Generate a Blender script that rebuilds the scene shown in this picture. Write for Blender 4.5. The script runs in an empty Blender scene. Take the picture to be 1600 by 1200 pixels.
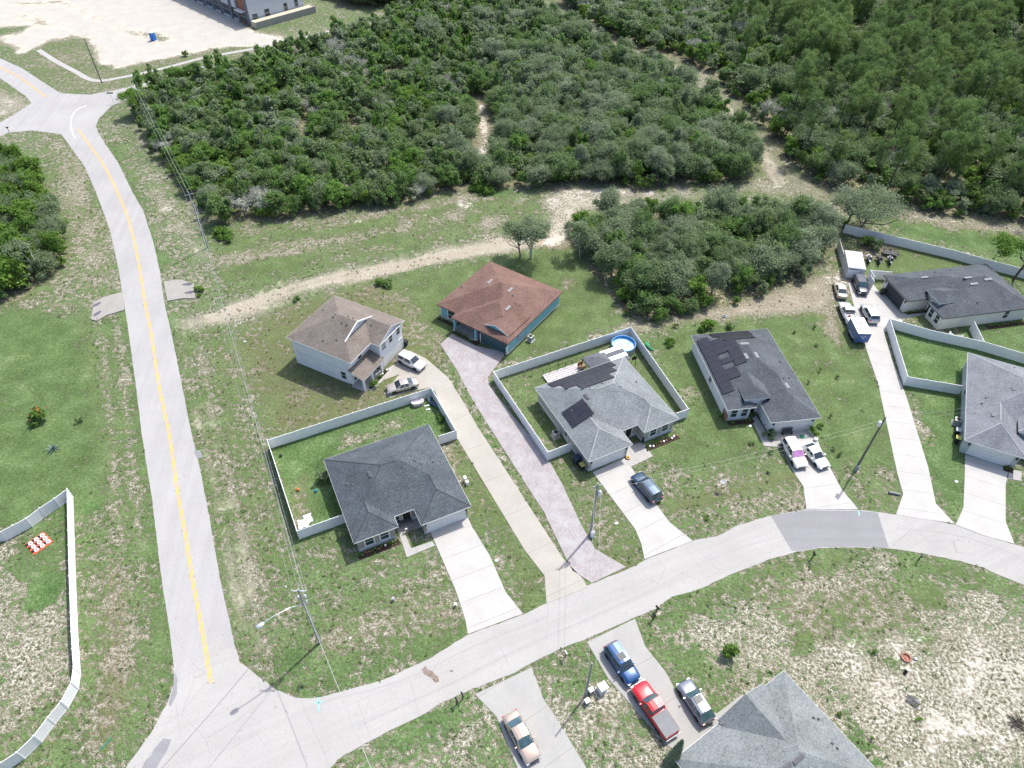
import bpy, math, random
import numpy as np
from mathutils import Vector, Matrix
R = math.radians
rng = np.random.default_rng(7); random.seed(7)
col = bpy.context.scene.collection
sc = bpy.context.scene

# ------------------------------------------------------------------ camera, sky, sun, exposure
CAM_H, F, PITCH, ROLL = 74.0, 1085.0, R(45), R(0.7)
fw = np.array([0, math.cos(PITCH), -math.sin(PITCH)]); rt = np.array([1.0, 0, 0]); up = np.cross(rt, fw)
r2 = rt*math.cos(ROLL) + up*math.sin(ROLL); u2 = -rt*math.sin(ROLL) + up*math.cos(ROLL)
cam = bpy.data.cameras.new('camera'); cam.sensor_width = 36; cam.lens = 36*F/1600; cam.clip_end = 3000; cam.clip_start = 0.5
co = bpy.data.objects.new('camera', cam); col.objects.link(co); sc.camera = co
co.matrix_world = Matrix(((r2[0], u2[0], -fw[0], 0), (r2[1], u2[1], -fw[1], 0), (r2[2], u2[2], -fw[2], CAM_H), (0, 0, 0, 1)))

SUN_AZ, SUN_EL = 51.0, 58.0          # azimuth counted from +X towards +Y
sv = Vector((math.cos(R(SUN_EL))*math.cos(R(SUN_AZ)), math.cos(R(SUN_EL))*math.sin(R(SUN_AZ)), math.sin(R(SUN_EL))))
w = bpy.data.worlds.new('World'); sc.world = w; w.use_nodes = True
nt = w.node_tree; bg = nt.nodes['Background']
sky = nt.nodes.new('ShaderNodeTexSky'); sky.sky_type = 'NISHITA'; sky.sun_disc = False
sky.sun_elevation = R(SUN_EL); sky.sun_rotation = R(90-SUN_AZ); sky.air_density = 0.8; sky.dust_density = 2.6
nt.links.new(sky.outputs[0], bg.inputs[0]); bg.inputs[1].default_value = 0.15
sl = bpy.data.lights.new('sun', 'SUN'); sl.energy = 2.8; sl.angle = R(0.6); sl.color = (1, 0.965, 0.91)
so = bpy.data.objects.new('sun', sl); col.objects.link(so); so.rotation_euler = sv.to_track_quat('Z', 'Y').to_euler(); so.location = (40, 60, 120)
sc.view_settings.view_transform = 'Standard'; sc.view_settings.look = 'None'; sc.view_settings.gamma = 1
sc.view_settings.exposure = 0.9
sc.cycles.max_bounces = 5; sc.cycles.diffuse_bounces = 3; sc.cycles.glossy_bounces = 2; sc.cycles.transparent_max_bounces = 4

def G(px, py, h=0.0):
    """ground (or height h) point seen at photo position px, py"""
    d = fw*F + r2*(px-800) - u2*(py-600)
    t = (CAM_H-h)/-d[2]
    return Vector((d[0]*t, d[1]*t, h))
def GL(pts, h=0.0): return [G(x, y, h) for x, y in pts]

# ------------------------------------------------------------------ materials
MATS = {}
def N(nt, typ, **kw):
    n = nt.nodes.new(typ)
    for k, v in kw.items():
        if k.startswith('i_'):
            key = k[2:]; key = int(key) if key.isdigit() else key.replace('_', ' ')
            n.inputs[key].default_value = v
        else: setattr(n, k, v)
    return n
def newmat(name):
    m = bpy.data.materials.new(name); m.use_nodes = True
    b = m.node_tree.nodes['Principled BSDF']; b.inputs['Specular IOR Level'].default_value = 0.3
    MATS[name] = m
    return m, m.node_tree, b
def ramp(nt, stops, fac=None, interp='LINEAR'):
    r = nt.nodes.new('ShaderNodeValToRGB'); cr = r.color_ramp; cr.interpolation = interp
    while len(cr.elements) < len(stops): cr.elements.new(0.5)
    for e, (p, c) in zip(cr.elements, stops):
        e.position = p; e.color = (*c, 1) if len(c) == 3 else c
    if fac is not None: nt.links.new(fac, r.inputs[0])
    return r.outputs[0]
def g3(v): return (v, v, v)
def noise(nt, vec, scale, detail=3, rough=0.55):
    n = N(nt, 'ShaderNodeTexNoise', i_Scale=scale, i_Detail=detail, i_Roughness=rough)
    if vec is not None: nt.links.new(vec, n.inputs['Vector'])
    return n.outputs[0]
def mixc(nt, fac, a, b, blend='MIX'):
    m = N(nt, 'ShaderNodeMix', data_type='RGBA', blend_type=blend)
    for s, v in ((0, fac), (6, a), (7, b)):
        if isinstance(v, (int, float)): m.inputs[s].default_value = v
        elif isinstance(v, tuple): m.inputs[s].default_value = (*v, 1) if len(v) == 3 else v
        else: nt.links.new(v, m.inputs[s])
    return m.outputs[2]
def mth(nt, op, a, b=None, c=None, clamp=False):
    m = N(nt, 'ShaderNodeMath', operation=op, use_clamp=clamp)
    for i, v in enumerate((a, b, c)):
        if v is None: continue
        if isinstance(v, (int, float)): m.inputs[i].default_value = v
        else: nt.links.new(v, m.inputs[i])
    return m.outputs[0]
def sstep(nt, x, lo, hi):
    m = N(nt, 'ShaderNodeMapRange', interpolation_type='SMOOTHSTEP')
    nt.links.new(x, m.inputs[0]); m.inputs[1].default_value = lo; m.inputs[2].default_value = hi
    return m.outputs[0]
def bump(nt, b, h, strength=0.3, dist=0.05):
    n = N(nt, 'ShaderNodeBump'); n.inputs['Strength'].default_value = strength; n.inputs['Distance'].default_value = dist
    nt.links.new(h, n.inputs['Height']); nt.links.new(n.outputs[0], b.inputs['Normal'])
def pos(nt): return N(nt, 'ShaderNodeNewGeometry').outputs['Position']
def objc(nt): return N(nt, 'ShaderNodeTexCoord').outputs['Object']

def plain(name, c, rough=0.7, metal=0.0, var=0.08, scale=3.0, spec=0.3, coat=0.0):
    """painted or moulded surface with faint dirt variation"""
    m, nt, b = newmat(name)
    o = objc(nt)
    n = noise(nt, o, scale, 4)
    lo = tuple(x*(1-var*1.5) for x in c); hi = tuple(min(1, x*(1+var)) for x in c)
    nt.links.new(ramp(nt, [(0.3, lo), (0.7, hi)], n), b.inputs['Base Color'])
    b.inputs['Roughness'].default_value = rough; b.inputs['Metallic'].default_value = metal
    b.inputs['Specular IOR Level'].default_value = spec
    if coat: b.inputs['Coat Weight'].default_value = coat; b.inputs['Coat Roughness'].default_value = 0.06
    return m
def glass(name, c=(0.02, 0.03, 0.035), rough=0.08):
    m, nt, b = newmat(name)
    o = objc(nt); n = noise(nt, o, 1.2, 2)
    nt.links.new(ramp(nt, [(0.3, c), (0.7, tuple(x*2.2 for x in c))], n), b.inputs['Base Color'])
    b.inputs['Roughness'].default_value = rough; b.inputs['Specular IOR Level'].default_value = 0.8
    return m
def shingle(name, dark, mid, light, course=0.14):
    """asphalt shingles: granule speckle, tab to tab variation, faint courses"""
    m, nt, b = newmat(name)
    o = objc(nt)
    n1 = noise(nt, o, 6.5, 2, 0.6); n2 = noise(nt, o, 15, 2); n3 = noise(nt, o, 0.35, 3)
    v = N(nt, 'ShaderNodeTexVoronoi', i_Scale=5.5); 
    mp = N(nt, 'ShaderNodeMapping'); mp.inputs['Scale'].default_value = (1, 1, 3.0); nt.links.new(o, mp.inputs[0]); nt.links.new(mp.outputs[0], v.inputs['Vector'])
    sep = N(nt, 'ShaderNodeSeparateColor'); nt.links.new(v.outputs['Color'], sep.inputs[0])
    s = mth(nt, 'ADD', mth(nt, 'MULTIPLY', n1, 0.36), mth(nt, 'MULTIPLY', n2, 0.26))
    s = mth(nt, 'ADD', s, mth(nt, 'MULTIPLY', sep.outputs[0], 0.14)); s = mth(nt, 'ADD', s, mth(nt, 'MULTIPLY', n3, 0.30))
    c = ramp(nt, [(0.36, dark), (0.53, mid), (0.74, light)], s)
    sx = N(nt, 'ShaderNodeSeparateXYZ'); nt.links.new(o, sx.inputs[0])
    w = mth(nt, 'FRACT', mth(nt, 'DIVIDE', sx.outputs[2], 0.075))
    line = sstep(nt, w, 0.0, 0.3)
    c = mixc(nt, line, mixc(nt, 0.22, c, tuple(x*0.45 for x in dark)), c)
    nt.links.new(c, b.inputs['Base Color']); b.inputs['Roughness'].default_value = 0.9; b.inputs['Specular IOR Level'].default_value = 0.15
    bump(nt, b, s, 0.5, 0.03)
    return m
def stucco(name, c, var=0.07):
    m, nt, b = newmat(name)
    o = objc(nt); n = noise(nt, o, 0.8, 5); n2 = noise(nt, o, 14, 2)
    nt.links.new(ramp(nt, [(0.3, tuple(x*(1-var*1.6) for x in c)), (0.65, c)], n), b.inputs['Base Color'])
    b.inputs['Roughness'].default_value = 0.85; bump(nt, b, n2, 0.3, 0.02)
    return m

def concrete(name, c, joint=0.0, stain=0.5, dirt=(0.33, 0.28, 0.2)):
    """cast slab: blotches, stains, joints across the local X direction every «joint» metres"""
    m, nt, b = newmat(name)
    o = objc(nt); n1 = noise(nt, o, 0.35, 5, 0.6); n2 = noise(nt, o, 6, 3); n3 = noise(nt, o, 1.3, 6, 0.7)
    base = ramp(nt, [(0.3, tuple(x*0.86 for x in c)), (0.7, c)], n1)
    base = mixc(nt, mth(nt, 'MULTIPLY', sstep(nt, n3, 0.56, 0.75), stain*0.5), base, dirt)
    base = mixc(nt, 0.12, base, ramp(nt, [(0.3, g3(0.2)), (0.7, g3(0.9))], n2), 'MULTIPLY')
    if joint:
        sx = N(nt, 'ShaderNodeSeparateXYZ'); nt.links.new(o, sx.inputs[0])
        f = mth(nt, 'FRACT', mth(nt, 'DIVIDE', sx.outputs[0], joint))
        d = mth(nt, 'ABSOLUTE', mth(nt, 'SUBTRACT', f, 0.5))
        base = mixc(nt, mth(nt, 'MULTIPLY', sstep(nt, d, 0.5-0.045/joint, 0.5-0.015/joint), 0.6), base, (0.2, 0.17, 0.13))
    nt.links.new(base, b.inputs['Base Color']); b.inputs['Roughness'].default_value = 0.88; b.inputs['Specular IOR Level'].default_value = 0.2
    bump(nt, b, n2, 0.15, 0.01)
    return m

def asphalt(name, c, crack=0.5, rot=0.0):
    m, nt, b = newmat(name)
    p = pos(nt); n1 = noise(nt, p, 0.12, 5, 0.6); n2 = noise(nt, p, 5, 3); n3 = noise(nt, p, 0.9, 5, 0.65)
    base = ramp(nt, [(0.3, tuple(x*0.9 for x in c)), (0.7, tuple(x*1.04 for x in c))], n1)
    base = mixc(nt, mth(nt, 'MULTIPLY', sstep(nt, n3, 0.5, 0.8), 0.22), base, tuple(x*0.72 for x in c))
    # wheel paths and drip lines: long soft streaks along the lane
    vr = N(nt, 'ShaderNodeVectorRotate', rotation_type='Z_AXIS'); vr.inputs['Angle'].default_value = R(90-rot); nt.links.new(p, vr.inputs[0])
    mp = N(nt, 'ShaderNodeMapping'); mp.inputs['Scale'].default_value = (0.9, 0.025, 1); nt.links.new(vr.outputs[0], mp.inputs[0])
    st = noise(nt, mp.outputs[0], 1.0, 4, 0.6); base = mixc(nt, mth(nt, 'MULTIPLY', sstep(nt, st, 0.42, 0.64), 0.2), base, tuple(x*0.66 for x in c))
    sp = sstep(nt, noise(nt, p, 1.7, 2), 0.68, 0.72); base = mixc(nt, mth(nt, 'MULTIPLY', sp, 0.35), base, tuple(x*0.5 for x in c))
    base = mixc(nt, 0.2, base, ramp(nt, [(0.25, g3(0.45)), (0.65, g3(1))], n2), 'MULTIPLY')
    # distorted crack network, most of it faded out by a wide noise
    nz = N(nt, 'ShaderNodeTexNoise', i_Scale=0.5, i_Detail=4.0); nt.links.new(p, nz.inputs['Vector'])
    va = N(nt, 'ShaderNodeVectorMath', operation='MULTIPLY_ADD'); nt.links.new(nz.outputs[1], va.inputs[0]); va.inputs[1].default_value = (0.7, 0.7, 0); nt.links.new(p, va.inputs[2])
    vo = N(nt, 'ShaderNodeTexVoronoi', feature='DISTANCE_TO_EDGE', i_Scale=0.2); nt.links.new(va.outputs[0], vo.inputs['Vector'])
    cr = mth(nt, 'SUBTRACT', 1.0, sstep(nt, vo.outputs[0], 0.002, 0.008))
    fade = sstep(nt, noise(nt, p, 0.07, 3), 0.45, 0.6)
    base = mixc(nt, mth(nt, 'MULTIPLY', mth(nt, 'MULTIPLY', cr, fade), crack), base, tuple(x*0.4 for x in c))
    nt.links.new(base, b.inputs['Base Color']); b.inputs['Roughness'].default_value = 0.9; b.inputs['Specular IOR Level'].default_value = 0.2
    bump(nt, b, n2, 0.2, 0.01)
    return m

# ground: masks «lush», «sand», «brown» are stored on the sheet; the rest is procedural
def ground_mat():
    m, nt, b = newmat('ground')
    p = pos(nt)
    def at(n): return N(nt, 'ShaderNodeAttribute', attribute_name=n).outputs['Fac']
    lush, sand, brown, rut, track = at('lush'), at('sand'), at('brown'), at('litter'), at('track')
    f1 = noise(nt, p, 1.25, 3, 0.6); f2 = noise(nt, p, 0.3, 4, 0.6); f3 = noise(nt, p, 2.9, 2, 0.55); f4 = noise(nt, p, 0.075, 3); f5 = noise(nt, p, 7.0, 2, 0.5)
    sp = mth(nt, 'ADD', mth(nt, 'MULTIPLY', f3, 0.62), mth(nt, 'MULTIPLY', f5, 0.38))
    # dry thatch, pale straw and bleached sand speckle
    dry = ramp(nt, [(0.40, (0.075, 0.085, 0.045)), (0.47, (0.16, 0.155, 0.105)), (0.53, (0.315, 0.3, 0.24)), (0.60, (0.51, 0.495, 0.43))], sp)
    drym = mixc(nt, sstep(nt, f2, 0.35, 0.7), dry, mixc(nt, 0.4, dry, (0.27, 0.225, 0.175)))
    dryb = mixc(nt, 0.6, dry, (0.165, 0.135, 0.09))
    dryc = mixc(nt, mth(nt, 'MULTIPLY', brown, 1.0, clamp=True), drym, dryb)
    green = ramp(nt, [(0.36, (0.03, 0.063, 0.018)), (0.46, (0.06, 0.113, 0.036)), (0.55, (0.1, 0.166, 0.06)), (0.66, (0.205, 0.26, 0.14))],
                 mth(nt, 'ADD', mth(nt, 'MULTIPLY', sp, 0.62), mth(nt, 'MULTIPLY', f2, 0.38)))
    green = mixc(nt, mth(nt, 'MULTIPLY', mth(nt, 'MULTIPLY', brown, f1), 1.1), green, (0.135, 0.125, 0.06))
    # how much of the speckle is green
    t = mth(nt, 'ADD', mth(nt, 'MULTIPLY', f1, 1.0), mth(nt, 'MULTIPLY', f2, 0.62))
    t = mth(nt, 'ADD', t, mth(nt, 'MULTIPLY', f4, 0.35)); t = mth(nt, 'ADD', t, mth(nt, 'MULTIPLY', f3, 0.85))
    t = mth(nt, 'SUBTRACT', t, 1.41)
    g = sstep(nt, mth(nt, 'ADD', mth(nt, 'MULTIPLY', t, 1.3), mth(nt, 'SUBTRACT', lush, 0.5)), -0.1, 0.1)
    c = mixc(nt, g, dryc, green)
    # sand
    sc_ = ramp(nt, [(0.3, (0.31, 0.27, 0.21)), (0.5, (0.45, 0.415, 0.345)), (0.7, (0.58, 0.555, 0.495))], mth(nt, 'ADD', mth(nt, 'MULTIPLY', f3, 0.4), mth(nt, 'MULTIPLY', f2, 0.6)))
    s = sstep(nt, mth(nt, 'ADD', mth(nt, 'MULTIPLY', mth(nt, 'ADD', mth(nt, 'ADD', f1, f2), mth(nt, 'MULTIPLY', f3, 0.5)), 0.95), mth(nt, 'SUBTRACT', sand, 1.94)), -0.1, 0.14)
    c = mixc(nt, s, c, sc_)
    c = mixc(nt, sstep(nt, sand, 0.98, 1.15), c, mixc(nt, 0.6, mixc(nt, 0.25, c, (0.2, 0.18, 0.15)), (0.42, 0.408, 0.38)))
    tk = ramp(nt, [(0.3, (0.29, 0.255, 0.19)), (0.7, (0.41, 0.375, 0.3))], mth(nt, 'ADD', mth(nt, 'MULTIPLY', f1, 0.4), mth(nt, 'MULTIPLY', f2, 0.6)))
    tk = mixc(nt, sstep(nt, brown, 0.6, 1.1), tk, (0.36, 0.285, 0.19))
    c = mixc(nt, sstep(nt, mth(nt, 'ADD', track, mth(nt, 'MULTIPLY', mth(nt, 'SUBTRACT', mth(nt, 'ADD', f1, f2), 1.0), 1.1)), 0.2, 0.9), c, tk)
    # leaf litter under the woods
    li = ramp(nt, [(0.33, (0.09, 0.085, 0.05)), (0.5, (0.22, 0.185, 0.13)), (0.66, (0.42, 0.375, 0.3))], f1)
    li = mixc(nt, sstep(nt, f3, 0.5, 0.56), li, (0.07, 0.11, 0.03))
    c = mixc(nt, sstep(nt, mth(nt, 'ADD', rut, mth(nt, 'SUBTRACT', f2, 0.5)), 0.35, 0.65), c, li)
    nt.links.new(c, b.inputs['Base Color']); b.inputs['Roughness'].default_value = 0.95; b.inputs['Specular IOR Level'].default_value = 0.1
    bump(nt, b, mth(nt, 'ADD', sp, mth(nt, 'MULTIPLY', g, 0.5)), 0.8, 0.14)
    return m

# ------------------------------------------------------------------ mesh helpers
def tag(o, label=None, cat=None, group=None, kind=None):
    if label: o['label'] = label
    if cat: o['category'] = cat
    if group: o['group'] = group
    if kind: o['kind'] = kind
    return o
class MB:
    """collects vertices and faces; every face carries a material slot"""
    def __init__(s): s.v = []; s.f = []; s.m = []; s.mats = []; s.smooth = []
    def mi(s, mat):
        if mat not in s.mats: s.mats.append(mat)
        return s.mats.index(mat)
    def add(s, vs, fs, mat, smooth=False):
        k = len(s.v); i = s.mi(mat); s.v += [tuple(v) for v in vs]
        for f in fs: s.f.append(tuple(k+a for a in f)); s.m.append(i); s.smooth.append(smooth)
    def box(s, c, d, mat, rz=0.0, tilt=None):
        x, y, z = d[0]/2, d[1]/2, d[2]/2
        M = Matrix.Rotation(rz, 3, 'Z')
        if tilt is not None: M = M @ tilt
        vs = [Vector(c) + M @ Vector((a*x, b*y, e*z)) for e in (-1, 1) for b in (-1, 1) for a in (-1, 1)]
        s.add(vs, [(0, 2, 3, 1), (4, 5, 7, 6), (0, 1, 5, 4), (2, 6, 7, 3), (0, 4, 6, 2), (1, 3, 7, 5)], mat)
    def prism(s, poly, z0, z1, mat, top=None, bottom=True):
        n = len(poly); vs = [(p[0], p[1], z0) for p in poly] + [(p[0], p[1], z1) for p in poly]
        s.add(vs, [(i, (i+1) % n, n+(i+1) % n, n+i) for i in range(n)], mat)
        s.add([(p[0], p[1], z1) for p in poly], [tuple(range(n))], top or mat)
        if bottom: s.add([(p[0], p[1], z0) for p in poly], [tuple(range(n))[::-1]], mat)
    def tube(s, pts, r, mat, n=6, cap=True, smooth=True):
        pts = [Vector(p) for p in pts]; rs = r if isinstance(r, (list, tuple)) else [r]*len(pts)
        vs = []; fs = []
        for i, p in enumerate(pts):
            d = (pts[min(i+1, len(pts)-1)]-pts[max(i-1, 0)]).normalized()
            a = d.cross(Vector((0, 0, 1)) if abs(d.z) < 0.9 else Vector((1, 0, 0))).normalized(); b = d.cross(a)
            vs += [p + (a*math.cos(t*2*math.pi/n) + b*math.sin(t*2*math.pi/n))*rs[i] for t in range(n)]
        for i in range(len(pts)-1):
            for t in range(n): fs.append((i*n+t, i*n+(t+1) % n, (i+1)*n+(t+1) % n, (i+1)*n+t))
        s.add(vs, fs, mat, smooth)
        if cap:
            s.add(vs[:n], [tuple(range(n))], mat); s.add(vs[-n:], [tuple(range(n))], mat)
    def lathe(s, prof, mat, n=20, c=(0, 0, 0), smooth=True):
        vs = []; fs = []
        for r, z in prof: vs += [(c[0]+r*math.cos(2*math.pi*t/n), c[1]+r*math.sin(2*math.pi*t/n), c[2]+z) for t in range(n)]
        for i in range(len(prof)-1):
            for t in range(n): fs.append((i*n+t, i*n+(t+1) % n, (i+1)*n+(t+1) % n, (i+1)*n+t))
        s.add(vs, fs, mat, smooth)
    def mesh(s, name):
        me = bpy.data.meshes.new(name); me.from_pydata(s.v, [], s.f)
        for m in s.mats: me.materials.append(m)
        me.polygons.foreach_set('material_index', s.m); me.polygons.foreach_set('use_smooth', s.smooth); me.update()
        return me
    def build(s, name, parent=None, loc=None, rz=0.0):
        o = bpy.data.objects.new(name, s.mesh(name)); col.objects.link(o)
        if parent: o.parent = parent
        if loc is not None: o.location = loc
        if rz: o.rotation_euler.z = rz
        return o
def empty(name, loc, rz=0.0):
    o = bpy.data.objects.new(name, None); col.objects.link(o); o.location = loc; o.rotation_euler.z = rz; o.empty_display_size = 0.5
    return o
def copy_tree(o, parent=None):
    c = o.copy(); col.objects.link(c); c.parent = parent
    for ch in list(o.children): copy_tree(ch, c)
    return c

def inpoly(P, poly):
    """P (n,2), poly list of 2D -> bool"""
    x, y = P[:, 0], P[:, 1]; r = np.zeros(len(P), bool); n = len(poly); j = n-1
    for i in range(n):
        xi, yi = poly[i][0], poly[i][1]; xj, yj = poly[j][0], poly[j][1]
        if yi != yj: r ^= ((yi > y) != (yj > y)) & (x < (xj-xi)*(y-yi)/(yj-yi)+xi)
        j = i
    return r
def linedist(P, pts, closed=False):
    d = np.full(len(P), 1e9); n = len(pts)
    for i in range(n if closed else n-1):
        a = np.array(pts[i][:2]); b = np.array(pts[(i+1) % n][:2]); ab = b-a
        t = np.clip(((P-a)@ab)/max(ab@ab, 1e-9), 0, 1); q = P-a-t[:, None]*ab
        d = np.minimum(d, np.hypot(q[:, 0], q[:, 1]))
    return d
# ------------------------------------------------------------------ ground
def axis(parts):
    out = []
    for a, b, s in parts: out += list(np.arange(a, b, s))
    out.append(parts[-1][1]); return np.array(out)
gx = axis([(-900, -300, 60), (-300, -150, 5), (-150, -85, 1.2), (-85, 100, 0.55), (100, 160, 1.2), (160, 300, 5), (300, 900, 60)])
gy = axis([(-60, 10, 5), (10, 110, 0.55), (110, 180, 1.0), (180, 300, 2.5), (300, 1400, 60)])
X, Y = np.meshgrid(gx, gy); P = np.stack([X.ravel(), Y.ravel()], 1); nv = len(P)
att = {'lush': np.full(nv, 0.52), 'sand': np.full(nv, 0.26), 'brown': np.full(nv, 0.25), 'litter': np.zeros(nv), 'track': np.zeros(nv)}
def vnoise(P, s, seed):
    r = np.random.default_rng(seed).random((64, 64)); q = P/s; i = np.floor(q).astype(int); f = q-i; f = f*f*(3-2*f)
    g = lambda a, b: r[(i[:, 0]+a) % 64, (i[:, 1]+b) % 64]
    return (g(0, 0)*(1-f[:, 0])+g(1, 0)*f[:, 0])*(1-f[:, 1]) + (g(0, 1)*(1-f[:, 0])+g(1, 1)*f[:, 0])*f[:, 1]
wob = (vnoise(P, 2.6, 1)-0.5)*1.6 + (vnoise(P, 7, 2)-0.5)*2.2
def brush(kind, pts, vals, fe=1.5, width=2.0, wb=1.0, h=0.0):
    q = [tuple(G(x, y, h)[:2]) for x, y in pts]
    lo = np.min(q, 0)-width-fe-3; hi = np.max(q, 0)+width+fe+3
    sel = np.where((P[:, 0] > lo[0]) & (P[:, 0] < hi[0]) & (P[:, 1] > lo[1]) & (P[:, 1] < hi[1]))[0]
    S = P[sel]
    if kind == 'poly':
        d = linedist(S, q, True); d = np.where(inpoly(S, q), d, -d)
    else: d = width/2-linedist(S, q)
    d = d + wob[sel]*wb
    k = np.clip(d/fe*0.5+0.5, 0, 1)
    for a, v in vals.items(): att[a][sel] = att[a][sel]*(1-k)+v*k
# left side of the main road
brush('poly', [(-60, 470), (60, 485), (120, 500), (150, 560), (160, 640), (165, 760), (120, 775), (60, 800), (-60, 860)], dict(lush=0.83, brown=0.3, sand=0.1), 2.5)
brush('poly', [(-60, 430), (20, 480), (110, 420), (120, 300), (150, 300), (190, 450), (195, 500), (120, 500), (60, 480), (-60, 500)], dict(lush=0.50, sand=0.34, brown=0.3), 2)
brush('poly', [(60, 215), (100, 215), (150, 310), (186, 430), (130, 420), (105, 330), (85, 260)], dict(lush=0.48, sand=0.36, brown=0.3), 1.5)
for l in ([(118, 250), (135, 330), (150, 420)], [(102, 260), (118, 340), (128, 400)]): brush('line', l, dict(lush=0.3, sand=0.62, brown=0.5), 0.8, 0.7, 0.3)
brush('line', [(132, 515), (150, 570), (158, 640), (168, 720), (176, 800), (183, 900)], dict(lush=0.74, sand=0.1, brown=0.55), 1.2, 1.6, 0.4)
brush('line', [(176, 560), (182, 640), (192, 740), (205, 860), (222, 960), (232, 1060), (210, 1140)], dict(lush=0.44, sand=0.46, brown=0.3), 1.4, 2.4, 0.8)
brush('line', [(205, 600), (217, 700), (235, 830), (248, 960), (256, 1060)], dict(lush=0.62, sand=0.2), 0.8, 1.0, 0.4)
brush('poly', [(118, 800), (180, 780), (240, 1000), (262, 1080), (200, 1160), (100, 1220), (40, 1220), (130, 1080)], dict(lush=0.55, sand=0.28, brown=0.3), 2)
brush('line', [(185, 900), (192, 1000), (182, 1080), (160, 1160)], dict(brown=1.0, sand=0.1, lush=0.42), 1.4, 2.0, 0.6)
brush('poly', [(-60, 870), (50, 820), (104, 790), (112, 1050), (90, 1080), (-60, 1180)], dict(lush=0.36, sand=0.42, brown=0.1), 1.2, wb=0.4)
brush('poly', [(20, 850), (102, 792), (104, 850), (92, 900), (30, 900)], dict(lush=0.6, brown=0.3, sand=0.2), 1.2, wb=0.6)
brush('poly', [(50, 925), (68, 895), (95, 905), (92, 930), (66, 950), (48, 945)], dict(lush=1.15, brown=0.0, sand=0), 0.6, wb=0.2)
brush('poly', [(70, 790), (102, 775), (104, 800)], dict(lush=0.9), 1.0)
brush('poly', [(128, 785), (150, 780), (155, 795), (130, 800)], dict(lush=1.1, brown=0), 0.6, wb=0.2)
# construction lot and junction, top left
brush('poly', [(-400, -120), (330, -120), (330, 0), (392, 48), (470, 66), (560, 40), (600, 48), (420, 78), (330, 75), (300, 98), (180, 108), (150, 100), (140, 58), (110, 58), (60, 75), (36, 84), (0, 60), (-400, 60)], dict(sand=1.2, lush=0.12, brown=0.1), 1.5)
brush('poly', [(36, 88), (75, 62), (130, 60), (150, 95), (170, 110), (320, 78), (420, 72), (520, 46), (560, 50), (420, 82), (265, 118), (180, 138), (100, 142), (62, 122)], dict(sand=0.32, lush=0.50, brown=0.45), 1.2)
brush('poly', [(-40, 44), (50, 40), (30, 52), (-40, 66)], dict(sand=0.3, lush=0.6), 2)
brush('line', [(0, 8), (90, 2), (150, 28), (190, 40)], dict(sand=0.6, brown=0.8), 1.5, 1.0)
brush('line', [(30, 22), (110, 50)], dict(sand=0.55, brown=0.9), 2, 1.2)
brush('poly', [(180, 45), (250, 55), (280, 62), (250, 68), (230, 60)], dict(sand=0.55, lush=0.45), 2)
brush('poly', [(-60, 120), (12, 140), (44, 163), (10, 185), (-60, 200)], dict(sand=0.66, lush=0.35), 1.5)
# right of the main road: pale verge and wide cleared strip
brush('poly', [(158, 185), (200, 180), (240, 260), (300, 330), (330, 400), (300, 470), (262, 500), (250, 420), (215, 300)], dict(lush=0.48, sand=0.44, brown=0.2), 1.8)
brush('line', [(175, 225), (205, 285), (228, 350), (250, 420)], dict(lush=0.66, sand=0.2), 0.8, 1.3, 0.4)
brush('line', [(240, 300), (275, 350), (320, 400)], dict(lush=0.4, sand=0.5, brown=0.2, track=0.4), 1.8, 2.6)
brush('poly', [(262, 505), (330, 470), (360, 530), (390, 640), (415, 700), (450, 880), (480, 1000), (450, 1080), (400, 1050), (370, 1000), (345, 900), (310, 740), (285, 600)], dict(lush=0.57, sand=0.26, brown=0.45), 1.5)
brush('line', [(288, 520), (296, 620), (316, 700), (335, 780), (352, 860), (372, 960)], dict(lush=0.72, sand=0.1), 0.7, 1.0, 0.3)
for l in ([(303, 640), (320, 700), (334, 760), (342, 800)], [(324, 630), (336, 690), (352, 750), (362, 790)], [(352, 830), (362, 900), (380, 980)], [(372, 820), (388, 890), (398, 960), (405, 1010)]):
    brush('line', l, dict(lush=0.3, sand=0.3, brown=1.0, track=0.62), 0.8, 0.9, 0.35)
brush('poly', [(330, 400), (345, 355), (420, 345), (560, 332), (700, 305), (780, 300), (840, 310), (860, 345), (780, 380), (640, 400), (520, 432), (420, 455), (340, 460)], dict(lush=0.58, sand=0.3, brown=0.45), 2)
for l, w_ in (([(340, 395), (400, 385), (480, 372), (560, 350), (620, 340)], 2.2), ([(430, 402), (520, 392), (620, 372), (700, 352)], 1.4), ([(450, 365), (500, 358), (560, 345), (590, 338)], 2.0), ([(640, 345), (665, 330), (700, 318), (760, 308)], 2.5), ([(690, 325), (720, 345), (700, 330)], 2.0), ([(590, 372), (700, 352), (760, 345)], 1.2)):
    brush('line', l, dict(lush=0.22, sand=0.78, brown=0.6), 1.6, w_, 1.2)
for l in ([(360, 372), (470, 360)], [(500, 378), (600, 362)], [(360, 430), (430, 420), (520, 400)]):
    brush('line', l, dict(lush=0.74, sand=0.1, brown=0.4), 2, 2.5, 1.0)
brush('line', [(560, 425), (640, 402), (720, 378), (770, 372)], dict(lush=0.62, sand=0.35, brown=0.3), 2, 2, 0.8)
brush('line', [(300, 505), (360, 490), (430, 462), (500, 440), (560, 425), (620, 412), (690, 398), (760, 388)], dict(sand=0.55, lush=0.42, brown=0.2), 1.8, 4.4, 0.9)
brush('line', [(300, 505), (360, 490), (430, 462), (500, 440), (560, 425), (620, 412), (690, 398), (760, 388), (800, 382)], dict(track=0.8, brown=0.2), 3.2, 3.6, 0.9)
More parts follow.
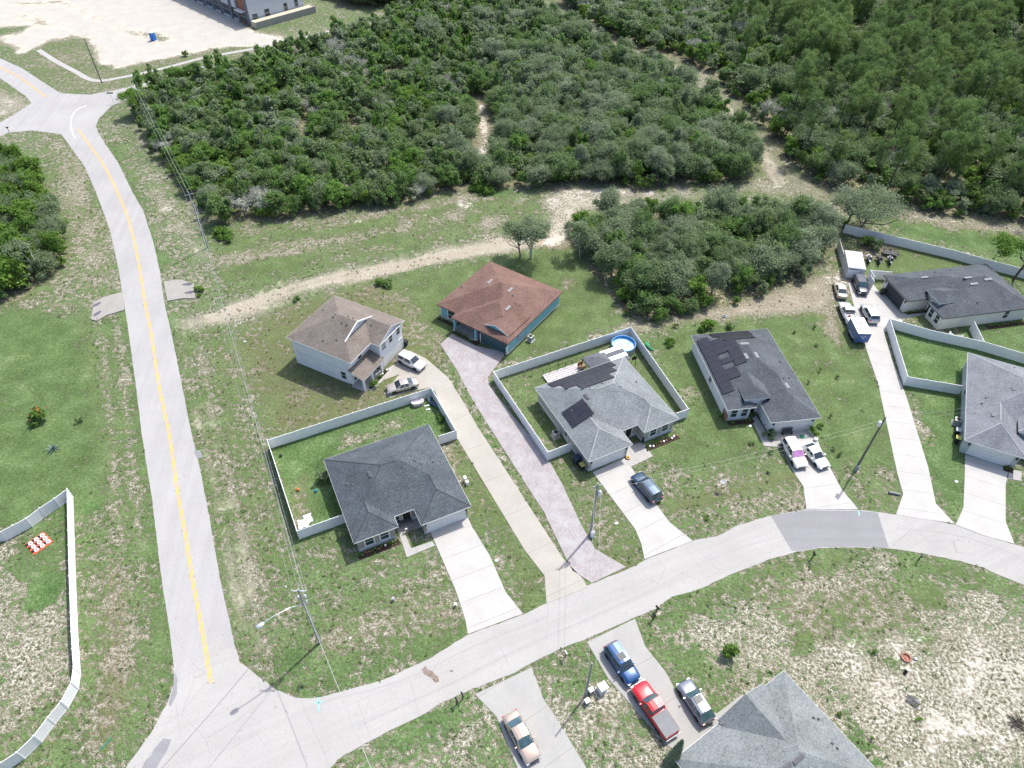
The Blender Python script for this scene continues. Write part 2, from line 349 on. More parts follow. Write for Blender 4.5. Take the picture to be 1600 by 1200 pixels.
for dy in (-5, 3): brush('line', [(330, 498+dy), (430, 461+dy), (500, 440+dy), (560, 427+dy), (640, 411+dy*0.7), (760, 387+dy*0.5)], dict(track=1.2, brown=0.9, sand=0.3), 0.6, 0.5, 0.15)
brush('line', [(560, 432), (600, 424), (660, 409), (760, 388), (840, 378)], dict(track=1.3, brown=0.75), 0.9, 1.9, 0.2)
brush('poly', [(760, 400), (770, 375), (840, 365), (860, 340), (850, 318), (870, 292), (960, 290), (1010, 300), (940, 318), (915, 330), (892, 350), (890, 372), (850, 380)], dict(sand=0.74, lush=0.3, brown=0.3), 1.5)
brush('poly', [(830, 382), (846, 366), (890, 358), (905, 400), (870, 395)], dict(sand=0.9, brown=1.4, lush=0.05), 1.2)
brush('poly', [(800, 385), (815, 372), (850, 345), (862, 322), (880, 310), (1100, 304), (1160, 300), (1000, 316), (900, 335), (880, 370)], dict(track=0.55), 2.5)
brush('poly', [(1160, 280), (1190, 275), (1280, 300), (1300, 310), (1160, 300)], dict(sand=0.62, lush=0.4, brown=0.5), 1.8)
brush('line', [(905, 42), (960, 72), (1040, 102), (1100, 135), (1150, 180), (1190, 235), (1225, 275), (1300, 315)], dict(sand=0.5, lush=0.46, brown=0.6, litter=0, track=0.35), 2, 6.0, 1.2)
brush('line', [(1120, 150), (1165, 200), (1205, 255), (1225, 285)], dict(track=0.8), 0.8, 0.9, 0.3)
brush('line', [(1110, 150), (1158, 203), (1195, 256), (1215, 290)], dict(track=0.75), 0.8, 0.7, 0.3)
brush('poly', [(740, 296), (770, 285), (800, 292), (790, 305), (745, 308)], dict(lush=1.1, brown=0), 1.0, wb=0.4)
# yards
brush('poly', [(355, 540), (440, 480), (540, 450), (610, 442), (650, 470), (690, 560), (640, 650), (420, 690), (395, 620)], dict(lush=0.60, sand=0.12, brown=0.95), 2)
brush('poly', [(640, 450), (690, 520), (700, 560), (660, 545), (632, 520)], dict(lush=0.5, sand=0.4, brown=0.6), 1.2)
brush('poly', [(590, 440), (760, 400), (800, 400), (900, 380), (985, 505), (900, 530), (780, 570), (700, 545), (660, 480)], dict(lush=0.78, sand=0.06, brown=0.5), 1.5)
brush('poly', [(425, 697), (678, 612), (712, 680), (540, 815), (470, 838)], dict(lush=0.9, sand=0.12, brown=0.12), 0.8, wb=0.3)
brush('poly', [(600, 655), (650, 640), (640, 670), (590, 690), (560, 690)], dict(lush=0.42, sand=0.4, brown=0.2), 2)
brush('poly', [(455, 760), (480, 745), (480, 800), (465, 820)], dict(lush=0.45, sand=0.5, brown=0.6), 1.2)
brush('poly', [(440, 870), (560, 860), (700, 850), (730, 950), (720, 990), (640, 1020), (540, 1060), (460, 1080), (430, 1000)], dict(lush=0.56, sand=0.28, brown=0.3), 2)
brush('line', [(540, 1000), (590, 980), (640, 955), (700, 960)], dict(lush=0.34, sand=0.5, brown=0.6), 2, 3, 1.0)
brush('line', [(440, 1062), (520, 1070), (620, 1035), (720, 985)], dict(lush=0.7, sand=0.2), 1, 1.6, 0.6)
brush('poly', [(715, 690), (740, 690), (850, 880), (850, 930), (820, 950), (740, 800)], dict(lush=0.66, sand=0.15, brown=0.6), 1.0)
brush('poly', [(800, 780), (880, 720), (940, 740), (1000, 860), (940, 890), (900, 860)], dict(lush=0.60, sand=0.25, brown=0.5), 1.2)
brush('line', [(905, 850), (935, 880), (975, 885)], dict(lush=0.6, sand=0.1, brown=1.0), 1, 1.5, 0.4)
brush('poly', [(780, 585), (985, 520), (1070, 640), (1040, 650), (870, 700), (800, 620)], dict(lush=0.66, sand=0.25, brown=0.4), 0.8, wb=0.3)
brush('poly', [(1000, 530), (1080, 510), (1300, 480), (1340, 480), (1390, 640), (1405, 760), (1310, 730), (1290, 680), (1180, 700), (1060, 740), (1075, 650)], dict(lush=0.76, sand=0.12, brown=0.4), 1.5)
brush('poly', [(1010, 740), (1060, 700), (1180, 730), (1255, 760), (1240, 795), (1140, 820), (1080, 840), (1030, 790)], dict(lush=0.5, sand=0.36, brown=0.35), 1.6)
brush('poly', [(1000, 690), (1050, 660), (1150, 690), (1190, 730), (1100, 735), (1030, 720)], dict(lush=0.72, sand=0.2, brown=0.4), 1.6)
brush('line', [(1060, 790), (1130, 770), (1250, 740)], dict(lush=0.62, brown=0.9, sand=0.1), 1, 1.6, 0.6)
brush('poly', [(1320, 720), (1400, 740), (1408, 800), (1345, 796), (1300, 750)], dict(lush=0.5, sand=0.35, brown=0.4), 1.5)
brush('poly', [(985, 510), (1080, 488), (1200, 455), (1290, 430), (1300, 480), (1230, 490), (1080, 500), (1000, 520)], dict(lush=0.25, sand=0.55, brown=0.8, track=0.45), 1.5)
brush('line', [(1215, 440), (1290, 470), (1310, 540)], dict(lush=0.35, sand=0.6, brown=0.8), 1.2, 1.8)
brush('poly', [(1290, 440), (1310, 400), (1330, 440), (1310, 470)], dict(lush=0.3, sand=0.7, brown=0.6), 1.2)
brush('poly', [(1396, 505), (1640, 570), (1640, 640), (1510, 615), (1415, 605)], dict(lush=0.88, sand=0.1, brown=0.1), 0.8, wb=0.3)
brush('poly', [(1420, 610), (1510, 620), (1502, 700), (1500, 780), (1490, 800), (1450, 730)], dict(lush=0.82, sand=0.1, brown=0.2), 0.8, wb=0.4)
brush('line', [(1430, 620), (1438, 660), (1442, 690)], dict(lush=0.3, sand=0.6), 1, 0.8)
brush('poly', [(1575, 760), (1640, 760), (1640, 850), (1590, 830)], dict(lush=0.8), 1)
brush('poly', [(1345, 355), (1400, 375), (1640, 430), (1640, 480), (1560, 420), (1400, 430), (1340, 420)], dict(lush=0.74, sand=0.1, brown=0.5), 1.0, wb=0.4)
brush('poly', [(1350, 370), (1400, 378), (1390, 400), (1345, 400)], dict(lush=0.3, sand=0.3, brown=1.2), 1.2)
brush('poly', [(1380, 340), (1500, 350), (1640, 385), (1640, 420), (1420, 365)], dict(lush=0.78, sand=0.1, brown=0.15), 1.5)
brush('poly', [(1340, 318), (1450, 330), (1600, 350), (1640, 370), (1500, 362), (1400, 340)], dict(lush=0.35, sand=0.62, brown=0.8), 1.5)
brush('poly', [(1500, 505), (1640, 480), (1640, 555), (1540, 535)], dict(lush=0.74), 1)
# bottom centre and bottom right lots
brush('poly', [(540, 1220), (600, 1150), (760, 1080), (860, 1040), (940, 1000), (1060, 1220)], dict(lush=0.46, sand=0.44, brown=0.1), 1.2)
brush('poly', [(560, 1170), (640, 1140), (700, 1110), (720, 1130), (620, 1180)], dict(lush=0.68, sand=0.15), 1.2)
brush('poly', [(845, 1035), (910, 1010), (960, 1060), (900, 1080)], dict(lush=0.62, sand=0.3, brown=0.3), 1.0)
brush('poly', [(930, 1080), (960, 1090), (960, 1150), (920, 1130)], dict(lush=0.25, sand=0.7, brown=0.1), 1.2)
brush('poly', [(930, 1115), (945, 1110), (950, 1130), (935, 1138)], dict(lush=0.6, sand=0.1, brown=0.9), 0.5, wb=0.1)
brush('poly', [(1000, 975), (1140, 900), (1250, 865), (1400, 860), (1540, 900), (1660, 960), (1660, 1300), (1340, 1300), (1230, 1060), (1100, 1010), (1030, 1000)], dict(lush=0.40, sand=0.48, brown=0.05), 1.2)
brush('poly', [(1000, 975), (1140, 900), (1250, 865), (1400, 860), (1500, 880), (1600, 930), (1500, 910), (1400, 880), (1280, 885), (1150, 930), (1060, 980)], dict(lush=0.66, sand=0.15, brown=0.4), 1.2)
brush('poly', [(1200, 940), (1330, 900), (1480, 930), (1440, 1000), (1330, 1000), (1290, 1060), (1240, 1000)], dict(lush=0.47, sand=0.34, brown=0.6), 2.0)
brush('poly', [(1060, 985), (1200, 960), (1240, 1040), (1180, 1070), (1100, 1030)], dict(lush=0.36, sand=0.52, brown=0.0), 1.5)
for p in ([(1540, 1010), (1640, 980), (1640, 1120), (1560, 1100), (1500, 1090)], [(1310, 1070), (1380, 1050), (1420, 1080), (1360, 1110)], [(1250, 1050), (1300, 1090), (1360, 1160), (1330, 1170), (1270, 1100)], [(1380, 1160), (1460, 1170), (1470, 1200), (1400, 1220)], [(1510, 1080), (1550, 1080), (1550, 1110), (1520, 1110)]):
    brush('poly', p, dict(lush=0.3, sand=0.7, brown=0.0), 4.0, wb=2.5)
brush('poly', [(1320, 1120), (1350, 1150), (1400, 1220), (1370, 1220), (1325, 1150)], dict(lush=0.85, sand=0.0), 0.8, wb=0.3)
# irregular white sand blots over the bottom right lot, and mowing streaks along the verges
rb = random.Random(12)
for i in range(110):
    x0 = rb.uniform(1230, 1620); y0 = rb.uniform(1000, 1240)
    if rb.random() < (y0-930)/230: brush('line', [(x0, y0), (x0+rb.uniform(-20, 20), y0+rb.uniform(4, 18))], dict(sand=rb.uniform(0.6, 0.82), lush=0.3, brown=0.0), 1.4, rb.uniform(0.5, 2.0), 0.8)
for k in range(5):
    o_ = k*11; brush('line', [(262+o_, 520), (290+o_, 640), (318+o_, 760), (345+o_, 880), (372+o_, 1000)], dict(lush=0.8 if k % 2 else 0.38, brown=0.4 if k % 2 else 0.25), 1.0, 0.9, 0.3)
for k in range(4):
    o_ = k*14; brush('line', [(150+o_, 470), (163+o_, 560), (177+o_, 680), (190+o_, 800), (202+o_, 920), (212+o_, 1040)], dict(lush=0.8 if k % 2 else 0.36, brown=0.4 if k % 2 else 0.3), 1.0, 0.9, 0.3)
for k in range(4):
    o_ = k*13; brush('line', [(345, 372+o_*1.5), (470, 352+o_*1.3), (620, 325+o_*1.2), (740, 305+o_)], dict(lush=0.82 if k % 2 else 0.36, sand=0.35, brown=0.5), 1.5, 1.6, 0.8)
for i in range(46):
    x0 = rb.uniform(440, 1500); y0 = rb.uniform(400, 1060)
    brush('line', [(x0, y0), (x0+rb.uniform(-12, 12), y0+rb.uniform(-8, 8))], dict(lush=rb.choice([0.35, 0.95]), brown=rb.uniform(0, 0.8)), 1.2, rb.uniform(0.6, 2.2), 0.6)
# woods: litter below
WOODS = {
 'main': [(206, 172), (232, 225), (262, 262), (330, 352), (345, 352), (400, 345), (460, 340), (560, 328), (640, 318), (700, 303), (760, 297), (850, 292), (960, 292), (1010, 297), (1060, 288), (1130, 292), (1165, 283), (1185, 255), (1175, 225), (1140, 190), (1100, 155), (1050, 125), (985, 97), (930, 75), (900, 52), (840, 20), (800, -6), (620, 8), (600, 45), (520, 62), (430, 92), (340, 112), (270, 128), (225, 140)],
 'right': [(925, 48), (975, 72), (1050, 95), (1110, 118), (1160, 165), (1200, 222), (1240, 262), (1275, 292), (1350, 315), (1430, 328), (1500, 340), (1640, 356), (1760, 372), (1800, -60), (1200, -60), (850, -40), (880, 15)],
 'mid': [(893, 352), (890, 375), (908, 396), (932, 430), (960, 470), (982, 505), (1018, 507), (1080, 492), (1112, 482), (1170, 472), (1222, 452), (1265, 438), (1292, 400), (1310, 372), (1322, 350), (1300, 335), (1230, 330), (1120, 335), (1040, 330), (960, 330)],
 'left': [(-60, 262), (30, 262), (58, 275), (75, 300), (85, 330), (104, 385), (110, 412), (62, 442), (28, 470), (-60, 485)],
 'north': [(540, -5), (620, -2), (600, 12), (520, 12)]}
for k in ('main', 'right', 'mid', 'left'):
    brush('poly', WOODS[k], dict(litter=0.75 if k != 'mid' else 0.85, lush=0.5, sand=0.35, brown=0.7), 1.5, wb=0.6)
brush('line', [(752, 165), (758, 215), (750, 262)], dict(litter=0.0, sand=0.9, lush=0.2), 1.0, 1.7, 0.6)
Wn = np.random.default_rng(3)
for i in range(60):
    x0 = Wn.uniform(260, 1100); y0 = Wn.uniform(70, 330)
    brush('line', [(x0, y0), (x0+Wn.uniform(-15, 15), y0+Wn.uniform(3, 12))], dict(litter=0.2, sand=0.8, lush=0.3), 1.5, 1.4, 0.5)

me = bpy.data.meshes.new('ground')
nx, ny = len(gx), len(gy)
V3 = np.zeros((nv, 3)); V3[:, :2] = P
me.vertices.add(nv); me.vertices.foreach_set('co', V3.ravel())
ii, jj = np.meshgrid(np.arange(nx-1), np.arange(ny-1)); a = (jj*nx+ii).ravel()
Fq = np.stack([a, a+1, a+nx+1, a+nx], 1).astype(np.int32)
me.loops.add(Fq.size); me.loops.foreach_set('vertex_index', Fq.ravel())
me.polygons.add(len(Fq)); me.polygons.foreach_set('loop_start', np.arange(len(Fq), dtype=np.int32)*4)
me.update(calc_edges=True)
for k, v in att.items():
    at = me.attributes.new(k, 'FLOAT', 'POINT'); at.data.foreach_set('value', v.astype(np.float32))
me.materials.append(ground_mat())
tag(bpy.data.objects.new('ground', me), kind='structure'); col.objects.link(bpy.data.objects['ground'])

# ------------------------------------------------------------------ roads, drives, walks
def densify(pts, step, jit, seed, h=0.0):
    q = GL(pts, h); r = random.Random(seed); out = []
    n = len(q)
    for i in range(n):
        a, b = q[i], q[(i+1) % n]; L = (b-a).length; k = max(1, int(L/step))
        nrm = Vector((-(b-a).y, (b-a).x, 0)).normalized() if L > 0 else Vector()
        for t in range(k):
            p = a.lerp(b, t/k)
            out.append(p + nrm*(r.uniform(-jit, jit)))
    return out
EXCL = []
def sheet(name, pts, z, mat, jit=0.0, step=0.7, seed=1, kind='structure', thick=0.0, frame=None, **kw):
    """flat polygon; thick > 0 gives a slab with sides"""
    q = densify(pts, step, jit, seed) if jit else GL(pts)
    EXCL.append([(p.x, p.y) for p in q])
    if frame:
        o = G(*frame[0]); d = G(*frame[1])-o; rz = math.atan2(d.y, d.x)
    else: o = Vector((0, 0, 0)); rz = 0
    M = Matrix.Rotation(-rz, 3, 'Z'); q = [M @ (p-o) for p in q]
    from mathutils.geometry import tessellate_polygon
    tris = tessellate_polygon([[Vector((p.x, p.y, 0)) for p in q]])
    m = MB(); m.add([(p.x, p.y, z) for p in q], [tuple(t) for t in tris], mat)
    if thick:
        n = len(q); m.add([(p.x, p.y, z-thick) for p in q]+[(p.x, p.y, z) for p in q], [(i, (i+1) % n, n+(i+1) % n, n+i) for i in range(n)], mat)
    ob = m.build(name, loc=(o.x, o.y, 0), rz=rz)
    # faces up
    import bmesh
    bm = bmesh.new(); bm.from_mesh(ob.data)
    for f in bm.faces:
        if abs(f.normal.z) > 0.5 and f.normal.z < 0: f.normal_flip()
    bm.to_mesh(ob.data); bm.free()
    tag(ob, kind=kind, **kw)
    return ob
asph = asphalt('asphalt_pale', (0.368, 0.361, 0.354), 0.28, 99.0); asph2 = asphalt('asphalt_street', (0.382, 0.37, 0.352), 0.28, 24.0)
patch = asphalt('asphalt_patch', (0.245, 0.244, 0.252), 0.15); oldp = asphalt('asphalt_old', (0.25, 0.25, 0.26), 0.3)
conc = concrete('concrete_drive', (0.46, 0.45, 0.425), 3.1, 0.25); conc_w = concrete('concrete_walk', (0.415, 0.405, 0.385), 1.5, 0.2)
conc_tan = concrete('concrete_tan', (0.4, 0.38, 0.335), 6.0, 0.5, (0.5, 0.4, 0.25)); conc_gray = concrete('concrete_gray', (0.375, 0.37, 0.35), 4.6, 0.35)
conc_old = concrete('concrete_old', (0.33, 0.315, 0.285), 0, 0.6)
def paver_mat():
    m, nt, b = newmat('pavers'); o = objc(nt)
    br = N(nt, 'ShaderNodeTexBrick', i_Scale=1.0); br.inputs['Color1'].default_value = (0.27, 0.25, 0.255, 1); br.inputs['Color2'].default_value = (0.34, 0.31, 0.305, 1); br.inputs['Mortar'].default_value = (0.24, 0.21, 0.21, 1)
    br.inputs['Mortar Size'].default_value = 0.012; br.inputs['Brick Width'].default_value = 0.42; br.inputs['Row Height'].default_value = 0.21
    nt.links.new(o, br.inputs['Vector'])
    n = noise(nt, o, 0.5, 5, 0.65); n2 = noise(nt, o, 4, 2)
    c = mixc(nt, sstep(nt, n, 0.4, 0.7), br.outputs[0], (0.35, 0.34, 0.345)); c = mixc(nt, mth(nt, 'MULTIPLY', sstep(nt, n2, 0.5, 0.75), 0.3), c, (0.5, 0.4, 0.33))
    nt.links.new(c, b.inputs['Base Color']); b.inputs['Roughness'].default_value = 0.85; bump(nt, b, n2, 0.2, 0.01)
    return m
pav = paver_mat()
main_left = [(-90, 75), (0, 122), (40, 150), (50, 162), (75, 190), (96, 210), (107, 225), (132, 260), (150, 300), (172, 360), (185, 420), (194, 475), (200, 512), (212, 600), (222, 682), (237, 775), (252, 900), (265, 987), (272, 1040), (271, 1070), (260, 1105), (235, 1147), (197, 1200), (130, 1290)]
main_right = [(330, 1290), (372, 1060), (365, 1000), (355, 955), (343, 900), (327, 807), (312, 730), (297, 667), (284, 600), (267, 517), (257, 475), (250, 425), (240, 380), (225, 332), (207, 300), (185, 255), (165, 225), (152, 205), (140, 170), (120, 152), (92, 144), (62, 125), (35, 107), (0, 91), (-90, 55)]
sheet('road_main', main_left+main_right, 0.012, asph, 0.03, 0.8, 11)
sheet('road_side_street', [(100, 146), (140, 148), (175, 142), (225, 130), (262, 119), (330, 100), (345, 110), (275, 138), (210, 151), (175, 165), (155, 185), (150, 197), (155, 212), (120, 205), (100, 190)], 0.016, asph, 0.04, 0.8, 12)
sheet('road_west_street', [(62, 150), (47, 163), (20, 180), (0, 192), (-90, 215), (-90, 250), (0, 213), (17, 207), (50, 204), (75, 207), (100, 211), (110, 222), (118, 200), (90, 165)], 0.020, asph, 0.04, 0.8, 13)
street = [(262, 1098), (330, 1000), (366, 1005), (375, 1035), (395, 1050), (430, 1077), (462, 1090), (495, 1091), (537, 1080), (600, 1062), (675, 1027), (730, 992), (819, 960), (854, 942), (925, 912), (985, 888), (1007, 875), (1082, 845), (1122, 837), (1150, 822), (1200, 807), (1260, 796), (1342, 797), (1372, 800), (1400, 804), (1450, 812), (1492, 820), (1537, 837), (1600, 855), (1700, 905),
          (1700, 985), (1600, 914), (1557, 897), (1537, 887), (1500, 877), (1445, 865), (1390, 857), (1337, 855), (1287, 856), (1245, 862), (1200, 875), (1137, 900), (1090, 922), (1050, 932), (1025, 951), (992, 965), (912, 1000), (880, 1012), (837, 1032), (805, 1051), (737, 1077), (687, 1100), (655, 1120), (612, 1140), (570, 1162), (537, 1180), (517, 1200), (460, 1290), (140, 1290), (197, 1200), (235, 1147)]
sheet('road_residential', street, 0.024, asph2, 0.05, 0.7, 14)
sheet('road_patch', [(1204, 806), (1260, 797.5), (1342, 798.5), (1371, 801), (1389, 856), (1337, 854), (1287, 855), (1245, 861), (1237, 861)], 0.030, patch, 0.02, 0.7, 15)
sheet('road_old_pavement', [(256, 1153), (268, 1156), (262, 1172), (238, 1210), (205, 1235), (228, 1190)], 0.030, oldp, 0.12, 0.5, 16)
sheet('road_edge_repair', [(272, 1050), (277, 1062), (276, 1085), (266, 1105), (262, 1100), (270, 1080)], 0.031, patch, 0.08, 0.5, 17)
sheet('road_edge_repair', [(303, 705), (313, 703), (317, 715), (308, 716)], 0.031, oldp, 0.06, 0.4, 18)
# markings
yel = plain('road_yellow', (0.7, 0.4, 0.1), 0.8, var=0.06, scale=1.5); wht = plain('road_white', (0.82, 0.82, 0.82), 0.8, var=0.15, scale=2)
cya = plain('spray_cyan', (0.25, 0.62, 0.62), 0.8, var=0.2, scale=4)
def strip(name, pts, width, z, mat, off=0.0, kind='structure', smooth=True):
    q = GL(pts)
    if smooth and len(q) > 2:          # Catmull-Rom
        out = []
        for i in range(len(q)-1):
            p0 = q[max(i-1, 0)]; p1 = q[i]; p2 = q[i+1]; p3 = q[min(i+2, len(q)-1)]
            for t in np.linspace(0, 1, 9)[:-1]:
                out.append(0.5*((2*p1)+(p2-p0)*t+(2*p0-5*p1+4*p2-p3)*t*t+(3*p1-p0-3*p2+p3)*t**3))
        out.append(q[-1]); q = out
    vs = []
    for i, p in enumerate(q):
        d = (q[min(i+1, len(q)-1)]-q[max(i-1, 0)]).normalized(); nn = Vector((-d.y, d.x, 0))
        for s in (-1, 1): v = p+nn*(off+s*width/2); vs.append((v.x, v.y, z))
    m = MB(); m.add(vs, [(2*i, 2*i+1, 2*i+3, 2*i+2) for i in range(len(q)-1)], mat)
    return tag(m.build(name), kind=kind)
yl1 = [(-60, 72), (0, 105), (32, 122), (72, 152)]
yl2 = [(122, 202), (140, 227), (160, 255), (182, 297), (202, 347), (217, 412), (226, 470), (237, 525), (248, 600), (265, 682), (277, 765), (288, 825), (300, 900), (316, 985), (330, 1067)]
for l in (yl1, yl2):
    for s in (-1, 1): strip('road_marking_yellow', l, 0.13, 0.034, yel, s*0.13)
strip('road_marking_white', [(135, 165), (120, 172), (112, 184), (111, 200), (117, 215)], 0.22, 0.035, wht)
strip('sidewalk', [(60, 78), (78, 90), (95, 100), (118, 112), (140, 124), (160, 126), (190, 121), (225, 114), (270, 103), (320, 90), (375, 80), (430, 70), (490, 55), (540, 42)], 1.5, 0.03, conc_w)
for l in ([(497, 1090), (499, 1112)], [(491, 1099), (505, 1096)], [(1341, 799), (1343, 806)]): strip('road_marking_cyan', l, 0.14, 0.037, cya, smooth=False)
m = MB()
for (x, y) in ((330, 1067), (300, 900), (288, 830), (277, 767), (261, 660), (242, 562), (227, 477), (216, 412), (202, 350)):
    g = G(x, y); 
    for s in (-0.32, 0.32): m.box((g.x+s, g.y, 0.045), (0.11, 0.11, 0.03), oldp)
tag(m.build('road_reflector_studs'), kind='structure')
tar = plain('tar_stain', (0.22, 0.17, 0.14), 0.9, var=0.3, scale=3)
sheet('road_stain', [(659, 1047), (664, 1041), (669, 1047), (676, 1049), (683, 1058), (686, 1066), (680, 1068), (673, 1060), (662, 1054)], 0.033, tar, 0.12, 0.3, 19)
sheet('road_stain', [(702, 1048), (708, 1047), (707, 1050), (703, 1050)], 0.033, tar, 0.04, 0.2, 20)
# long construction joints of the street
jn = plain('joint_dark', (0.3, 0.29, 0.28), 0.9)
for l in ([(500, 1098), (590, 1075), (660, 1050), (740, 1010), (860, 962)], [(470, 1095), (512, 1190), (530, 1240)], [(640, 1060), (655, 1120)], [(560, 1100), (580, 1155)], [(770, 985), (795, 1040)], [(560, 1135), (700, 1070), (800, 1020), (1000, 930), (1130, 865), (1225, 838)], [(1400, 825), (1500, 838), (1620, 880)], [(275, 1100), (283, 1150)]):
    strip('road_joint', l, 0.05, 0.0335, jn)

def slab(name, pts, mat, frame, label=None, z=0.05, seed=1):
    return sheet(name, pts, z, mat, 0, thick=0.06, frame=frame)
slab('driveway', [(679, 846), (672, 830), (731, 809), (737, 822), (765, 868), (790, 925), (817, 959), (731, 991), (727, 968), (713, 925)], conc, ((760, 970), (700, 830)))
slab('walkway', [(624, 835), (632, 832.5), (642.5, 857), (675, 846), (680, 852.5), (635.6, 871)], conc_w, ((634, 871), (682, 852)), z=0.056)
slab('entry_slab', [(614, 812), (648, 799), (660, 823), (632, 832.4), (624, 834.8)], conc_gray, ((634, 871), (682, 852)), z=0.052)
slab('driveway', [(622, 556), (640, 548), (665, 560), (700, 590), (722, 625), (745, 665), (880, 873), (912, 906), (918, 918), (854, 943), (851, 900), (820, 860), (693, 650), (680, 612), (672, 606), (640, 612), (610, 622), (600, 615), (624, 585), (600, 594), (618, 569)], conc_tan, ((880, 920), (700, 630)))
slab('walkway', [(577, 609), (584, 597), (596, 583), (612, 572), (618, 569), (612, 580), (597, 596), (580, 612)], conc_w, ((580, 610), (612, 572)), z=0.056)
slab('driveway', [(688, 538), (706, 522), (742, 540), (790, 551), (762, 590), (765, 604), (805, 655), (850, 705), (880, 760), (908, 820), (930, 858), (978, 886), (925, 911), (895, 892), (888, 880), (850, 800), (830, 770), (735, 620), (715, 580)], pav, ((900, 880), (760, 610)))
slab('driveway', [(926, 738), (975, 716), (985, 728), (1010, 768), (1046, 816), (1082, 845), (1007, 874), (1002, 850), (993, 828)], conc, ((1040, 850), (945, 735)))
slab('walkway', [(977, 715), (982, 698), (1004, 690), (1020, 713), (985, 730), (978, 722)], conc_w, ((985, 730), (1020, 713)), z=0.056)
slab('driveway', [(1191, 682), (1200, 676), (1265, 671), (1278, 690), (1292, 722), (1315, 765), (1341, 796), (1260, 796), (1255, 760), (1238, 735), (1222, 700), (1195, 694)], conc, ((1300, 790), (1235, 680)))
slab('walkway', [(1173, 655), (1182, 650), (1199, 678), (1222, 692), (1222, 699), (1194, 697)], conc_w, ((1173, 655), (1194, 697)), z=0.056)
slab('driveway', [(1325, 443), (1345, 438), (1365, 445), (1384, 470), (1411, 502), (1395, 510), (1381, 520), (1393, 560), (1416, 620), (1450, 730), (1462, 787), (1491, 818), (1440, 811), (1400, 804), (1411, 772), (1402, 740), (1372, 600), (1348, 530)], conc, ((1450, 800), (1350, 460)))
slab('walkway', [(1372, 459), (1378, 456), (1408, 490), (1446, 487), (1447, 492), (1405, 498), (1400, 500)], conc_gray, ((1372, 459), (1405, 498)), z=0.056)
slab('driveway', [(1508, 711), (1576, 728), (1571, 760), (1571, 815), (1585, 850), (1537, 837), (1493, 820), (1505, 794), (1507, 750)], conc, ((1545, 840), (1540, 720)))
slab('walkway', [(1576, 738), (1582, 734), (1596, 737), (1596, 752), (1575, 748)], conc_w, ((1576, 738), (1596, 752)), z=0.056)
slab('driveway', [(917, 1003), (992, 967), (1008, 1010), (1040, 1050), (1062, 1092), (1120, 1115), (1160, 1085), (1163, 1092), (1120, 1140), (1075, 1185), (1040, 1163), (1020, 1140), (985, 1100), (950, 1060)], conc_gray, ((955, 985), (1050, 1130)))
slab('driveway', [(742, 1085), (831, 1043), (848, 1090), (880, 1140), (925, 1215), (835, 1260), (800, 1180), (776, 1120)], conc_gray, ((785, 1065), (870, 1200)))
# weedy cut along the joints between kerbless street and drives
# culvert aprons either side of the main road
pipe = plain('culvert_dark', (0.10, 0.10, 0.13), 0.8)
def culvert(pts, holes, label):
    c = GL(pts); o = c[0]; t = empty('culvert_apron', (o.x, o.y, 0)); tag(t, label, 'culvert', 'concrete culvert aprons of the main road')
    m = MB(); q = [(p.x-o.x, p.y-o.y) for p in c]; m.prism(q, 0.0, 0.16, conc_old); m.build('slab', t)
    for (a, b) in holes:
        A = G(*a)-o; B = G(*b)-o; d = (B-A); L = d.length; rz = math.atan2(d.y, d.x)
        h = MB(); n = 16
        outer = [(L/2+L/2*math.cos(2*math.pi*k/n), 0.42*math.sin(2*math.pi*k/n)*(1.15 if math.cos(2*math.pi*k/n) > 0 else 0.9)) for k in range(n)]
        for k in range(n):
            p0 = outer[k]; p1 = outer[(k+1) % n]; e = lambda p: (L/2+(p[0]-L/2)*0.86, p[1]*0.8)
            h.add([(p0[0], p0[1], 0.163), (p1[0], p1[1], 0.163), (*e(p1), 0.21), (*e(p0), 0.21)], [(0, 1, 2, 3)], conc_old)
            h.add([(*e(p0), 0.21), (*e(p1), 0.21), (L/2, 0, 0.168)], [(0, 1, 2)], pipe)
        ob = h.build('pipe_mouth', t); ob.location = (A.x, A.y, 0); ob.rotation_euler.z = rz
culvert([(192, 457), (162, 465), (147, 473), (143, 500), (152, 502), (168, 493), (195, 485)], [((160, 473), (144, 481)), ((160, 486), (146, 496))], 'left concrete apron with two dark pipe mouths, in the grass west of the main road')
culvert([(256, 441), (282, 438), (303, 444), (305, 467), (286, 467), (262, 471)], [((284, 446), (303, 445)), ((288, 459), (304, 458))], 'right concrete apron with two dark pipe mouths, east of the main road')
# ------------------------------------------------------------------ houses
EPS = 1e-4
def clip(poly, h):
    """keep the side a*x+b*y+c >= 0"""
    a, b, c = h; out = []; n = len(poly)
    for i in range(n):
        p, q = poly[i], poly[(i+1) % n]; dp = a*p[0]+b*p[1]+c; dq = a*q[0]+b*q[1]+c
        if dp >= 0: out.append(p)
        if (dp >= 0) != (dq >= 0): t = dp/(dp-dq); out.append((p[0]+t*(q[0]-p[0]), p[1]+t*(q[1]-p[1])))
    return out if len(out) >= 3 and abs(area(out)) > 1e-4 else []
def area(p): return sum(p[i][0]*p[(i+1) % len(p)][1]-p[(i+1) % len(p)][0]*p[i][1] for i in range(len(p)))/2
class Wing:
    def __init__(s, x0, x1, y0, y1, ze=2.75, hips='LRFB', p=0.42):
        s.r = (x0, x1, y0, y1); s.ze = ze; s.p = p; s.hips = hips
        al = {'L': (p, 0, ze-p*x0), 'R': (-p, 0, ze+p*x1), 'F': (0, p, ze-p*y0), 'B': (0, -p, ze+p*y1)}
        s.pl = [al[k] for k in hips]
        s.rect = [(1, 0, -x0), (-1, 0, x1), (0, 1, -y0), (0, -1, y1)]
        s.poly = [(x0, y0), (x1, y0), (x1, y1), (x0, y1)]
